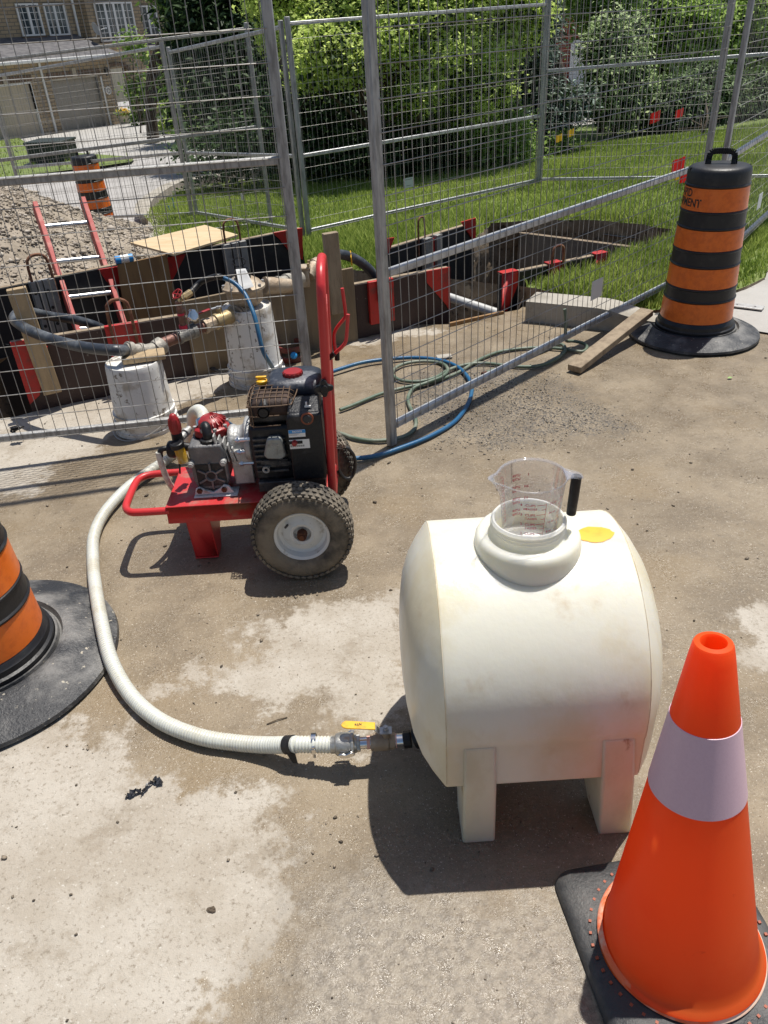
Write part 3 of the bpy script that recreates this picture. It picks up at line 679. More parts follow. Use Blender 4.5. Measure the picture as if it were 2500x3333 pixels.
M['tank_line'] = mat('dirty_mould_seam', (.50, .40, .26), .6, 0, (.68, .60, .46), 14, (.4, .6), col3=(.2, .12, .07), scale3=22, amt3=(.62, .7))
# ================================================================== TANK
tk = thing('plastic_tank', 'big off-white drum-shaped plastic tank standing on four moulded legs', 'tank', (.3, 1.3, 0))
X0, X1, YC, ZC, RT = .096, .503, 1.345, .375, .287
def tank_profile():
    p = []
    for a in range(-58, 218, 4): p.append((YC - RT * math.cos(math.radians(a)), ZC + RT * math.sin(math.radians(a))))   # from lower front over the top to lower back
    out = []
    yf = YC - RT + .004
    for y, z in p:
        if z < .345 and y < YC: continue
        if z < .345 and y > YC: continue
        out.append((y, z))
    yb = YC + RT - .004
    out = [(YC - .12, .125), (YC - .19, .17), (yf + .002, .222), (yf, .235), (yf, .34)] + out + [(yb, .34), (yb, .235), (yb - .002, .222), (YC + .19, .17), (YC + .12, .125), (YC, .112)]
    return out
pf = tank_profile(); k = len(pf)
mb = MB(); st = []
def ring(x, s, cut=1.0):
    return [(x, YC + (y - YC) * s, ZC - .01 + (z - ZC + .01) * s * (cut if z < ZC else 1)) for y, z in pf]
caps = [(0.0, 1), (.008, .965), (.027, .88), (.046, .77), (.062, .62), (.072, .42), (.077, .22), (.078, .05)]
for d, s in reversed(caps): st.append(ring(X0 - d, s))
for i in range(1, 10): st.append(ring(X0 + (X1 - X0) * i / 10, 1.0))
for d, s in caps: st.append(ring(X1 + d, s))
vs = [p for r_ in st for p in r_]; fs = []
for i in range(len(st) - 1):
    fs += [(i * k + j, i * k + (j + 1) % k, (i + 1) * k + (j + 1) % k, (i + 1) * k + j) for j in range(k)]
fs += [tuple(range(k)), tuple(range((len(st) - 1) * k, len(st) * k))]
mb.add(vs, fs)
body = mb.build('body', 'tank', tk, smooth=28, bevel=.0035, bseg=3)
NX, NY = .297, 1.325
mb = MB(); mb.lathe([(.112, .60), (.112, .64), (.111, .664), (.109, .679), (.105, .687), (.098, .690), (.081, .690), (.0765, .694), (.0745, .700)] +
    [(.0755 + (.0025 if i % 2 else 0), .701 + i * .0038) for i in range(6)] + [(.0755, .722), (.074, .725), (.0705, .725), (.069, .722), (.068, .665), (.0, .66)], (NX, NY, 0), 72)
mb.build('neck', 'tank', tk, smooth=60)
for (x, y, f) in ((.170, 1.083, 1), (.482, 1.083, 1), (.165, 1.577, -1), (.482, 1.577, -1)):
    mb = MB(); w_ = .0385; yo = y; yi = y + f * .15
    inn = .03 if x > .3 else -.03
    tl, tr_ = ((at(1509, 2426, 1.058).x, at(1616, 2424, 1.058).x) if x < .3 else (at(1961, 2426, 1.058).x, at(2067, 2422, 1.058).x))
    bl_, br_ = ((G(1505, 2740).x, G(1612, 2740).x) if x < .3 else (G(1945, 2705).x, G(2048, 2690).x))
    a = [(tl, yo - f * .0235, .337), (tr_, yo - f * .0235, .337), (tr_ + max(0, -inn), yi, .34), (tl - max(0, inn), yi, .34)]
    b = [(bl_, yo - f * .004, 0), (br_, yo - f * .004, 0), (br_, yi - f * .05, 0), (bl_, yi - f * .05, 0)]
    mid = [((p[0] * .66 + q[0] * .34), (yo - f * .0265 if i < 2 else p[1] * .66 + q[1] * .34), .222) for i, (p, q) in enumerate(zip(a, b))]
    a = [(p[0], p[1] - (f * .0005 if i < 2 else 0), .345) for i, p in enumerate(a)]
    for u_, l_ in ((a, mid), (mid, b)): mb.add(list(u_) + list(l_), [(0, 4, 5, 1), (1, 5, 6, 2), (2, 6, 7, 3), (3, 7, 4, 0)])
    mb.add(a, [(0, 1, 2, 3)]); mb.add(b, [(3, 2, 1, 0)])
    mb.build('leg', 'tank_dirty', tk, smooth=20, bevel=.006, bseg=3)
mm_ = MB(); yf_ = YC - RT + .004; mm_.tube([(X0 + .002, yf_ - .0003, .3445), ((X0 + X1) / 2, yf_ - .0006, .3435), (X1 - .002, yf_ - .0003, .3445)], .0008, 6); mm_.build('mould_line', 'tank_line', tk)
for xx in (X0, X1): MB().tube([(xx, y_, z_) for y_, z_ in pf[3:-4]], .0008, 6, cap=False).build('mould_line', 'tank_line', tk)
# yellow paint patch, draped on the drum
r = random.Random(2); n = 26; c = G(1938, 1716, .63); pts = []
cx, cy = .442, 1.338
vs = []; 
for i in range(n):
    a = 2 * math.pi * i / n; rx = .038 * (1 + r.uniform(-.05, .07) + .08 * math.cos(2 * a)); ry = .028 * (1 + r.uniform(-.06, .06))
    vs.append((cx + rx * math.cos(a), cy + ry * math.sin(a)))
vv = [(x, y, ZC + math.sqrt(RT ** 2 - (y - YC) ** 2) + .0012) for x, y in vs]
for s in (.66, .33): vv += [(cx + (x - cx) * s, cy + (y - cy) * s, ZC + math.sqrt(RT ** 2 - (cy + (y - cy) * s - YC) ** 2) + .0012) for x, y in vs]
vv.append((cx, cy, ZC + math.sqrt(RT ** 2 - (cy - YC) ** 2) + .0012))
fs = [(q * n + i, q * n + (i + 1) % n, (q + 1) * n + (i + 1) % n, (q + 1) * n + i) for q in (0, 1) for i in range(n)] + [(2 * n + i, 2 * n + (i + 1) % n, 3 * n) for i in range(n)]
MB().add(vv, fs).build('paint_patch', 'yellow_paint', tk)
mb = MB(); mb.cyl((.040, 1.315, .092), (.075, 1.315, .105), .027, .031, 12); mb.cyl((.012, 1.315, .09), (.032, 1.315, .092), .022, n=8)
mb.build('outlet_fitting', 'black_plastic', tk, bevel=.002)

# ball valve ----------------------------------------------------------
VY, VZ = 1.318, .085
bv = thing('ball_valve', 'bronze ball valve with a yellow lever between tank outlet and hose coupling', 'valve', (-.03, VY, 0))
def cx_(x0, x1, r0, r1=None, n=20): return (x0, VY, VZ), (x1, VY, VZ), r0, r1, n
MB().cyl(*cx_(.012, -.012, .0165)).build('pipe_nipple', 'chrome', bv); MB().cyl(*cx_(-.068, -.098, .0155)).build('pipe_nipple', 'chrome', bv)
mb = MB(); mb.cyl(*cx_(-.008, -.024, .021, n=8)); mb.cyl(*cx_(-.024, -.062, .0225)); mb.cyl(*cx_(-.058, -.070, .021, n=8)); mb.cyl((-.03, VY, VZ), (-.03, VY, VZ + .034), .010, n=12)
mb.build('valve_body', 'bronze', bv, bevel=.0015)
M['tape'] = mat('pink_thread_tape', (.75, .42, .34), .7)
MB().cyl(*cx_(-.0045, -.0075, .0175)).build('thread_tape', 'tape', bv); MB().cyl(*cx_(-.071, -.079, .0163)).build('thread_tape', 'tape', bv)
hz = VZ + .040
mb = MB(); mb.box((-.03, VY - .001, hz), (.03, .022, .003)); mb.cyl((-.03, VY, hz), (-.03, VY, hz + .010), .008, n=6); mb.cyl((-.03, VY, hz + .01), (-.03, VY, hz + .014), .005, n=12)
mb.prism([(-.047, VY - .011, hz - .001), (-.047, VY + .009, hz - .001), (-.058, VY + .012, hz + .012), (-.058, VY - .010, hz + .012)], (0, 0, .003))
mb.build('valve_stem', 'galv', bv)
mb = MB(); P2 = [(-.055, VY - .010), (-.055, VY + .013), (-.128, VY + .018), (-.136, VY + .012), (-.139, VY + .003), (-.134, VY - .004), (-.126, VY - .007)]
mb.prism([(x, y, hz + .013 + (-.055 - x) * .10) for x, y in P2], (0, 0, .004))
hn = mb.build('handle', 'yellow_plastic', bv, bevel=.0015)
mb = MB(); flat_text(mb, 'NTF', .0095, (-.088, VY + .0085, hz + .0208), (-1, 0, .1), (0, -1, 0), .0002); mb.build('lettering', 'ink', hn)
# cam coupling + hose ---------------------------------------------------
def lofted(path, rad, n, step): return path
hs = thing('suction_hose', 'ribbed white suction hose curving from the tank valve back to the pump', 'hose', (-.6, 1.9, 0))
pth = []
for px, py, z in ((965, 2423, .075), (880, 2425, .045), (780, 2419, .028), (650, 2398, .027), (520, 2345, .026), (425, 2262, .027), (362, 2150, .040), (331, 2030, .062), (312, 1920, .055), (303, 1830, .030), (306, 1745, .026), (340, 1670, .026), (410, 1592, .026), (485, 1535, .027), (560, 1485, .035)):
    pth.append(G(px, py, z))
pth += [at(608, 1440, 2.78), at(627, 1390, 2.70), at(628, 1350, 2.62), at(646, 1336, 2.54), at(661, 1352, 2.47), at(662, 1385, 2.42)]
sp_ = smooth_path(pth, .0018)
RAD = .0213
mb = MB(); rr = [RAD + .0013 * math.sin(i * 2 * math.pi / 3.0 + .5) * (1 if i % 3 else .2) for i in range(len(sp_))]
# real corrugation: pitch about 9 mm
L = [0]
for i in range(1, len(sp_)): L.append(L[-1] + (sp_[i] - sp_[i - 1]).length)
rr = [RAD + .0009 * math.sin(2 * math.pi * s / .0082) for s in L]
mb.tube(sp_, rr, 20); mb.mi = [1 if math.sin(2 * math.pi * L[min(i // 20, len(L) - 1)] / .0082) < -.35 else 0 for i in range(len(mb.f))]; ho = mb.build('hose', ['hose_white', 'hose_groove'], hs, smooth=80)
hc = MB()
pe = sp_[0]
p0, d0 = sp_[10], (sp_[10] - sp_[26]).normalized()
mb = MB(); mb.tube(sp_[7:22], RAD + .0028, 20); mb.build('tape_band', 'black_plastic', hs)
mb = MB(); q = sp_[14]; mb.prism([(q.x - .012, q.y - RAD - .001, q.z), (q.x + .012, q.y - RAD - .001, q.z), (q.x + .016, q.y - RAD - .008, .030), (q.x + .004, q.y - RAD - .007, .030)], (0, .0012, 0)); mb.build('tape_tail', 'black_plastic', hs)
xs0 = sp_[0].x
# straight ribbed stub from hose end into the coupling
sx = [xs0 + i * .002 for i in range(int((-.163 - xs0) / .002) + 1)]
mb = MB(); mb.tube([(x, pe.y + (VY - pe.y) * (x - xs0) / (-.163 - xs0), pe.z + (VZ - pe.z) * (x - xs0) / (-.163 - xs0)) for x in sx], [RAD - .001 + .0016 * math.sin(2 * math.pi * x / .0085) for x in sx], 20)
mb.build('hose_end', 'hose_white', hs, smooth=80)
mb = MB(); xc = -.213
mb.lathe([(RAD + .0005, -.006), (RAD + .0022, -.006), (RAD + .0022, .006), (RAD + .0005, .006)], (xc, pe.y + .0, (pe.z + VZ) / 2), 24, (1, 0, 0)); mb.box((xc, pe.y - RAD - .004, VZ - .008), (.010, .010, .016)); mb.cyl((xc, pe.y - RAD - .005, VZ - .03), (xc, pe.y - RAD - .005, VZ + .008), .004, n=6)
mb.build('hose_clamp', 'chrome', hs)
mb = MB()
mb.lathe([(.0, -.058), (.021, -.058), (.022, -.048), (.0235, -.046), (.027, -.044), (.029, -.036), (.029, -.012), (.0275, -.008), (.030, -.006), (.030, .0), (.024, .002), (.0225, .008), (.0, .008)], (-.112, VY, VZ), 28, (1, 0, 0))
mb.cyl(*cx_(-.107, -.096, .0225, n=6)); mb.build('cam_coupling', 'alu_dull', hs, bevel=.001)
for s in (-1, 1):
    mb = MB(); yy = VY + s * .031
    pts = [(-.150, VZ + .002), (-.146, VZ - .008), (-.128, VZ - .010), (-.112, VZ - .004), (-.110, VZ + .006), (-.120, VZ + .008), (-.132, VZ + .001), (-.144, VZ + .004)]
    mb.prism([(x, yy, z) for x, z in pts], (0, s * .006, 0)); mb.build('cam_arm', 'chrome', hs, bevel=.0012)

# ================================================================== JUG
jx, jy = .300, 1.325; zb, zt = .672, .822
jg = thing('measuring_jug', 'clear plastic measuring jug with black handle standing in the tank neck', 'jug', (jx, jy, zb))
def jr(z): return .0535 + (.0675 - .0535) * (z - zb) / (zt - zb)
n = 72; prof = [(0.0, zb + .003), (.046, zb + .003), (.0515, zb), (.0535, zb + .006)] + [(jr(zb + .01 + i * .014), zb + .01 + i * .014) for i in range(11)] + [(.0685, zt), (.0705, zt + .002), (.0700, zt + .0035), (.0675, zt + .003), (.0660, zt - .002)]
vs = []; SPA = math.radians(188)
for r_, z in prof:
    for j in range(n):
        a = 2 * math.pi * j / n; da = (a - SPA + math.pi) % (2 * math.pi) - math.pi
        k_ = max(0, (z - (zt - .045)) / .048) ** 1.6 * math.exp(-(da / .26) ** 2) if r_ > .05 else 0
        r2 = r_ + .022 * k_; vs.append((jx + r2 * math.cos(a), jy + r2 * math.sin(a), z + .004 * k_))
fs = [(i * n + j, i * n + (j + 1) % n, (i + 1) * n + (j + 1) % n, (i + 1) * n + j) for i in range(len(prof) - 1) for j in range(n)]
MB().add(vs, fs).build('jug_body', 'clear', jg, smooth=70)
ha = math.radians(-2); hx, hy = math.cos(ha), math.sin(ha)
def hp_(r_, z, s=0): return (jx + hx * r_ - hy * s, jy + hy * r_ + hx * s, z)
mb = MB(); top = [(.064, .026), (.072, .018), (.080, .014), (.094, .012), (.101, .006), (.101, -.006), (.094, -.012), (.080, -.013), (.072, -.018), (.064, -.026)]
mb.prism([hp_(a_, zt - .002 - max(0, a_ - .075) * .25, s) for a_, s in top], (0, 0, .005)); mb.build('handle_bridge', 'clear', jg, bevel=.0015)
mb = MB(); mb.tube([hp_(.0885, zt - .004), hp_(.0865, zt - .045), hp_(.084, zt - .095)], [.0105, .0105, .010], 20); mb.build('handle', 'black_plastic', jg, bevel=.002)
def jug_text(mb, txt, size, ang, z, inside=False, mir=False):
    vs, fs = text_mesh(txt, size, .0002)
    w_ = max(v.x for v in vs) / 2
    o = []
    for v in vs:
        zz = z + v.y; r_ = jr(zz) - .0012; x = v.x - (w_ if False else 0)
        a = ang + x / r_; o.append((jx + r_ * math.cos(a), jy + r_ * math.sin(a), zz))
    return mb.add(o, fs)
def jug_line(mb, a0, a1, z, t=.0006):
    nn = max(2, int(abs(a1 - a0) / .08)); A = [a0 + (a1 - a0) * i / nn for i in range(nn + 1)]
    vs = [((jx + (jr(z) - .0012) * math.cos(a)), (jy + (jr(z) - .0012) * math.sin(a)), zz) for a in A for zz in (z - t, z + t)]
    return mb.add(vs, [(2 * i, 2 * i + 2, 2 * i + 3, 2 * i + 1) for i in range(nn)])
mb = MB(); f0 = math.radians(-112)
zs = [zb + .022 + i * .0235 for i in range(5)]
for i, (zz, num) in enumerate(zip(zs, ('1', '1', '2', '3', '4'))):
    if i: jug_text(mb, num, .0085, f0 - .16, zz, ); jug_text(mb, 'CUPS', .0085, f0, zz); jug_text(mb, 'TASSES', .0075, f0, zz - .0085)
    else: jug_text(mb, '1 CUP', .0085, f0, zz)
for i in range(9): jug_line(mb, f0 + .36 + (.16 if i % 2 else 0), f0 + .66, zs[0] + .003 + i * .01175)
A = f0 + .66; mb.add([(jx + (jr(z) - .0012) * math.cos(A + d), jy + (jr(z) - .0012) * math.sin(A + d), z) for z in (zs[0], zs[4] + .006) for d in (-.008, .008)], [(0, 1, 3, 2)])
for i, s_ in enumerate(('8 oz', '16 oz', '24 oz', '32 oz')): jug_text(mb, s_, .0075, f0 + .78, zs[1] + .001 + i * .0235)
A = f0 + 1.30; mb.add([(jx + (jr(z) - .0012) * math.cos(A + d), jy + (jr(z) - .0012) * math.sin(A + d), z) for z in (zs[0], zs[4] + .006) for d in (-.008, .008)], [(0, 1, 3, 2)])
for i in range(10): jug_line(mb, A - (.09 if i % 2 else .15), A + .12, zs[0] + .004 + i * .0103)
b0 = math.radians(100)
for i, (t1, t2) in enumerate((('1/4', 'LITER'), ('1/2', 'LITER'), ('3/4', 'LITER'), ('1', 'LITER'))):
    zz = zs[0] + .012 + i * .027; jug_text(mb, t1, .0075, b0 - .3, zz); jug_text(mb, t2, .0075, b0, zz); jug_text(mb, 'LITRE', .0075, b0, zz - .0085)
A = b0 + .75; mb.add([(jx + (jr(z) - .0012) * math.cos(A + d), jy + (jr(z) - .0012) * math.sin(A + d), z) for z in (zs[0], zs[4] + .012) for d in (-.008, .008)], [(0, 1, 3, 2)])
for i in range(14): jug_line(mb, A, A + (.3 if i % 4 == 0 else .16), zs[0] + .004 + i * .008)
jug_text(mb, '1000 mL', .0065, b0 + 1.1, zs[4] + .006)
mb.build('printed_scale', 'ink_red', jg, smooth=0)
mb = MB(); mb.lathe([(0, .001), (.023, .001), (.023, .0018), (0, .0018)], (jx + .004, jy - .012, zb + .004), 32); mb.build('round_sticker', 'label_white', jg)

# ================================================================== CONE
CX, CY = .531, .815
cn = thing('traffic_cone', 'orange traffic cone with one pale reflective collar on a black rubber base', 'cone', (CX, CY, 0), 0)
rb = math.radians(7); rot = Matrix.Rotation(rb, 3, 'Z')
hb = .195; mb = MB()
def rrect(h_, rad, z, n=6):
    o = []
    for qx, qy, a0 in ((1, 1, 0), (-1, 1, 90), (-1, -1, 180), (1, -1, 270)):
        for i in range(n + 1):
            a = math.radians(a0 + 90 * i / n); o.append(rot @ Vector(((h_ - rad) * qx + rad * math.cos(a), (h_ - rad) * qy + rad * math.sin(a), z)))
    return o
ls = [rrect(hb - .004, .03, 0), rrect(hb, .035, .006), rrect(hb - .004, .035, .022), rrect(hb - .016, .033, .032), rrect(hb - .05, .03, .036), rrect(.13, .1, .037)]
k = len(ls[0]); vs = [Vector((CX, CY, 0)) + v for l_ in ls for v in l_]
fs = [(i * k + j, i * k + (j + 1) % k, (i + 1) * k + (j + 1) % k, (i + 1) * k + j) for i in range(len(ls) - 1) for j in range(k)] + [tuple(reversed(range(k))), tuple(range((len(ls) - 1) * k, len(ls) * k))]
base = mb.add(vs, fs).build('base', mat('cone_base_rubber', (.035, .036, .038), .55, 0, (.085, .083, .08), 10, (.4, .7), .3, 120, col3=(.28, .25, .2), scale3=30, amt3=(.69, .75)), cn, smooth=40)
mb = MB()
for i in range(44):
    a = 2 * math.pi * i / 44; rr_ = .172; p = Vector((CX + rr_ * math.cos(a), CY + rr_ * math.sin(a), .0355)); mb.box(p, (.0055, .0055, .004), Matrix.Rotation(a, 3, 'Z'))
mb.build('rivet_dot', mat('dull_orange_pips', (.30, .075, .035), .6), base, smooth=0)['label'] = 'ring of small orange pips moulded round the cone'
RB, HC = .147, .765
def crz(z): return RB - (RB - .031) * (z - .04) / (HC - .04)
prof = [(.154, .036), (.158, .041), (.156, .047), (.150, .051), (crz(.056), .058)] + [(crz(z), z) for z in [.08 + .02 * i for i in range(34)]] + [(crz(HC) , HC - .004), (crz(HC) - .002, HC), (.0205, HC + .0015), (.0185, HC - .003), (.0185, HC - .06), (.018, HC - .12)]
MB().lathe(prof, (CX, CY, 0), 96).build('cone_body', 'cone_or', cn, smooth=50)
MB().lathe([(.149, .0515), (.1555, .0478), (.1585, .042), (.156, .0365), (.150, .036)], (CX, CY, 0), 96).build('flange_rim', mat('dusty_cone_rim', (.85, .16, .05), .6, 0, (.80, .60, .46), 9, (.42, .6), .1, 60), cn, smooth=50)
z0, z1 = .462, .617
lean = (-math.atan2(.077, .765), math.atan2(-.03, .765), 0)
MB().lathe([(crz(z0) + .0002, z0), (crz(z0) + .0014, z0 + .0005), (crz((z0 + z1) / 2) + .0014, (z0 + z1) / 2), (crz(z1) + .0014, z1 - .0005), (crz(z1) + .0002, z1)], (CX, CY, 0), 96).build('reflective_collar', 'cone_refl', cn, smooth=50)
for c in children(cn):
    if c.name.startswith(('cone_body', 'reflective_collar')): c.rotation_euler = lean; c.location = (0, -.003, -.004)

# ================================================================== BARRELS
def make_barrel(label, loc, text=False, group=None, bs=1.06):
    t = thing('traffic_barrel', label, 'barrel', (0, 0, 0), group=group)
    def R(z): return .197 - .045 * z / .9
    bands = [(.118, .228), (.306, .412), (.502, .604), (.696, .806)]
    prof = [(.0, .045), (.212, .045), (.214, .05), (.213, .075), (.205, .08), (.203, .094), (.203, .098), (.198, .103), (.196, .112)]
    for i, (a, b) in enumerate(bands):
        prof += [(R(a) - .001, a), (R(b) - .001, b)]
        nz = bands[i + 1][0] if i < 3 else .812
        prof += [(R(b) + .004, b + .004), (R(b) + .005, b + .009), (R(b) + .0, b + .014)]
        if i < 3: prof += [(R(nz) + .001, nz - .014), (R(nz) + .005, nz - .009), (R(nz) + .004, nz - .004)]
    prof += [(.1565, .825), (.1555, .875), (.150, .889), (.138, .897), (.10, .902), (.0, .905)]
    MB().lathe(prof, n=72).build('barrel_body', 'barrel_black', t, smooth=40)
    for a, b in bands:
        o = MB().lathe([(R(a) - .001, a), (R(a) + .0014, a + .001), (R(b) + .0014, b - .001), (R(b) - .001, b)], n=72).build('reflective_band', 'orange_band', t, smooth=40)
    prof = [(.325, .004), (.332, .010), (.330, .022), (.318, .030), (.29, .040), (.262, .058), (.246, .066), (.236, .064), (.231, .046), (.226, .046), (.222, .062), (.216, .062), (.210, .04), (.19, .03), (.0, .03)]
    prof = [(.232 + (r_ - .232) * (1 + (bs - 1) * 3.4) if r_ > .232 else r_, h_) for r_, h_ in prof]
    MB().lathe([(.0, 0), (prof[0][0] - .003, 0)] + prof, n=96).build('rubber_base', 'base_rub', t, smooth=45)
    mb = MB(); pth = smooth_path([(-.062, 0, .895), (-.060, 0, .935), (-.050, 0, .958), (0, 0, .962), (.050, 0, .958), (.060, 0, .935), (.062, 0, .895)], .008)
    for a, b in zip(pth[:-1], pth[1:]): mb.beam(a, b, .03, .016, (0, 1, 0))
    for s in (-1, 1): mb.prism([(s * .072, -.022, .893), (s * .052, -.022, .893), (s * .052, -.016, .925), (s * .066, -.016, .925)], (0, .038, 0))
    mb.build('handle', 'black_plastic', t, bevel=.003)
    mb = MB(); mb.bb((-.155, -.0015, .80), (.155, .0015, .893)); mb.build('mould_seam', 'black_plastic', t)
    if text:
        mb = MB()
        for s, zz in (('RAPID', .762), ('EQUIPMENT', .716)):
            vs, fs = text_mesh(s, .054, .0012); w_ = max(v.x for v in vs)
            mb.add([((R(zz + v.y) + .0019) * math.cos(text + (v.x - w_ / 2) * .86 / .163), (R(zz + v.y) + .0019) * math.sin(text + (v.x - w_ / 2) * .86 / .163), zz + v.y) for v in vs], fs)
        mb.build('lettering', 'ink', t, smooth=0)
    t.location = loc; return t
GB = 'striped construction barrels'
A1 = math.atan2(-4.2, -1.84)
b1 = make_barrel('orange and black striped barrel with black lettering, at the fence corner', (1.83, 4.21, 0), A1 - math.radians(67), GB); b1.rotation_euler.z = 0
b2 = make_barrel('striped barrel cut off by the left picture edge with the hose over its base', (-1.25, 1.795, 0), False, GB, 1.19); b2.rotation_euler.z = 1.0
b3 = copy_tree(b2); b3.location = (-3.38, 10.4, T(-3.38, 10.4) - .08); b3.rotation_euler = (.0, -.02, .3); b3['label'] = 'striped barrel far off beyond the spoil heap and the ladder'
for c in children(b1):
    if c.name.startswith('handle'): c.rotation_euler.z = math.radians(-25)

# ================================================================== PUMP CART
pc = thing('pump_cart', 'red two-wheeled cart carrying a small engine and spray pump', 'pump cart', (-.42, 2.38, 0))
DY0, DY1, DX0, DX1, DZ0, DZ1 = 2.25, 2.535, -.745, -.165, .178, .246
mb = MB(); mb.bb((DX0, DY0, DZ1 - .004), (DX1, DY1, DZ1)); mb.bb((DX0, DY0, DZ0), (DX1, DY0 + .004, DZ1 - .004)); mb.bb((DX0, DY1 - .004, DZ0), (DX1, DY1, DZ1 - .004))
mb.bb((DX0, DY0 + .004, DZ0), (DX0 + .004, DY1 - .004, DZ1 - .004)); mb.bb((DX1 - .004, DY0 + .004, DZ0), (DX1, DY1 - .004, DZ1 - .004))
mb.build('deck', 'red_deck', pc, bevel=.0025)
mb = MB(); side = [(2.268, .178), (2.47, .178), (2.36, .004), (2.29, .004)]
mb.prism([(-.612, y, z) for y, z in side], (.004, 0, 0)); mb.prism([(-.692, y, z) for y, z in side], (.004, 0, 0))
mb.prism([(-.688, 2.268, .178), (-.612, 2.268, .178), (-.612, 2.29, .004), (-.688, 2.29, .004)], (0, .004, 0)); mb.bb((-.692, 2.285, 0), (-.608, 2.365, .004))
mb.build('leg', 'red_paint', pc, bevel=.002)
pts = [(DX0 + .01, 2.262, .226), (-.83, 2.262, .226), (-.872, 2.268, .226), (-.893, 2.295, .226), (-.900, 2.34, .226), (-.903, 2.46, .226), (-.893, 2.505, .226), (-.862, 2.527, .226), (-.80, 2.532, .226), (DX0 + .01, 2.532, .226)]
MB().tube(smooth_path(pts, .012), .0135, 14).build('front_loop', 'red_paint', pc, smooth=80)
hx = lambda z: -.172 + .028 * (z - .25) / .7
pts = [(hx(.21), 2.275, .21), (hx(.5), 2.275, .5), (hx(.9), 2.278, .9), (hx(.955), 2.285, .955), (hx(.985), 2.31, .985), (hx(1.0), 2.35, 1.0), (hx(1.0), 2.43, 1.0), (hx(.985), 2.47, .985), (hx(.955), 2.495, .955), (hx(.9), 2.502, .9), (hx(.5), 2.505, .5), (hx(.21), 2.505, .21)]
MB().tube(smooth_path(pts, .02), .0145, 16).build('push_handle', 'red_paint', pc, smooth=80)
mb = MB(); mb.prism([(hx(.86) + .004, 2.485, .87), (hx(.75) + .006, 2.30, .745), (hx(.6) + .006, 2.30, .60), (hx(.6) + .006, 2.49, .60)], (.004, 0, 0)); mb.build('handle_plate', 'red_paint', pc)
mb = MB(); A_, B_ = [at(1114, 938, 2.47), at(1125, 1022, 2.47), at(1121, 1036, 2.47), at(1089, 1083, 2.47), at(1092, 1146, 2.46)], [at(1133, 1023, 2.31), at(1129, 1083, 2.31), at(1123, 1117, 2.31), at(1095, 1146, 2.32), at(1078, 1160, 2.33)]
MB().tube(smooth_path(A_, .01), .0058, 10).build('hose_hook', 'red_paint', pc, smooth=80)
MB().tube(smooth_path(B_, .01), .0058, 10).build('hose_hook', 'red_paint', pc, smooth=80)
MB().cyl(at(1071, 1166, 2.33), at(1090, 1149, 2.32), .0085, n=12).cyl(at(1097, 1145, 2.46), at(1098, 1172, 2.46), .0085, n=12).build('rubber_sleeve', 'black_plastic', pc, bevel=.001)
mb = MB(); mb.cyl((-.278, 2.14, .172), (-.278, 2.65, .172), .009, n=12); mb.build('axle', 'rust', pc)
def wheel(yc, f):
    wx, wz, R_ = -.278, .172, .168
    mb = MB()
    prof = [(.092, -.036), (.100, -.046), (.118, -.0525), (.140, -.051), (.155, -.046), (.163, -.036), (.1665, -.022), (R_, 0), (.1665, .022), (.163, .036), (.155, .046), (.140, .051), (.118, .0525), (.100, .046), (.092, .036), (.088, .0), (.092, -.036)]
    mb.lathe(prof, (wx, yc, wz), 72, (0, 1, 0)); ty = mb
    nB = 46
    for i in range(nB):                                    # tread blocks: centre zig-zag, shoulders
        a = 2 * math.pi * i / nB
        for off, rr_, da, wy in ((-.012, R_ + .0012, 0, .02), (.012, R_ + .0012, .5, .02), (-.034, .1655, .5, .016), (.034, .1655, 0, .016), (-.0455, .160, 0, .012), (.0455, .160, .5, .012)):
            b = a + da * 2 * math.pi / nB; p = Vector((wx + math.cos(b) * rr_, yc + off, wz + math.sin(b) * rr_))
            mb.box(p, (.008, wy, .0145), Matrix.Rotation(-b, 3, 'Y'))
    w_ = thing('wheel', None, None, (0, 0, 0)) if False else None
    tyre = mb.build('tyre', 'tyre', pc, smooth=35)
    s = f
    mb = MB(); mb.lathe([(.0, .0), (.028, .0), (.03, -.020 * 1), (.04, -.024), (.05, -.018), (.07, -.008), (.080, -.012), (.084, -.034), (.092, -.040), (.095, -.037), (.0925, -.030), (.0925, .036), (.088, .038)] if True else [], (wx, yc, wz), 64, (0, s, 0))
    rim = mb.build('rim', 'rim_white', tyre, smooth=40)
    MB().cyl((wx, yc - s * .015, wz), (wx, yc - s * .040, wz), .018, .016, 16).cyl((wx, yc - s * .040, wz), (wx, yc - s * .045, wz), .010, n=12).build('hub', 'rust', tyre, bevel=.001)
    MB().cyl((wx - .045, yc - s * .012, wz + .035), (wx - .050, yc - s * .040, wz + .043), .004, n=8).build('air_valve', 'black_rub', tyre)
    return tyre
wheel(2.165, 1); wheel(2.625, -1)

# engine -------------------------------------------------------------------
EX0, EX1 = -.432, -.182
mb = MB(); mb.bb((EX0 + .01, 2.285, .262), (EX1 - .01, 2.52, .30)); mb.bb((EX0 + .03, 2.30, .246), (EX0 + .09, 2.50, .262)); mb.bb((EX1 - .09, 2.30, .246), (EX1 - .03, 2.50, .262)); mb.build('engine_mount', 'dark_iron', pc, bevel=.003)
mb = MB(); mb.bb((EX0, 2.30, .30), (EX1, 2.53, .50)); mb.bb((EX0 + .01, 2.32, .50), (EX1 - .01, 2.53, .565)); mb.build('engine_block', 'engine_black', pc, bevel=.012)
mb = MB(); 
for i in range(7): mb.bb((EX0 + .012, 2.29, .335 + i * .02), (EX0 + .12, 2.302, .342 + i * .02))
mb.build('cooling_fin', 'dark_iron', pc, bevel=.001)
mb = MB(); f0, f1 = 2.252, 2.33; x0, x1 = at(934, 1400, f0).x, at(1050, 1400, f0).x
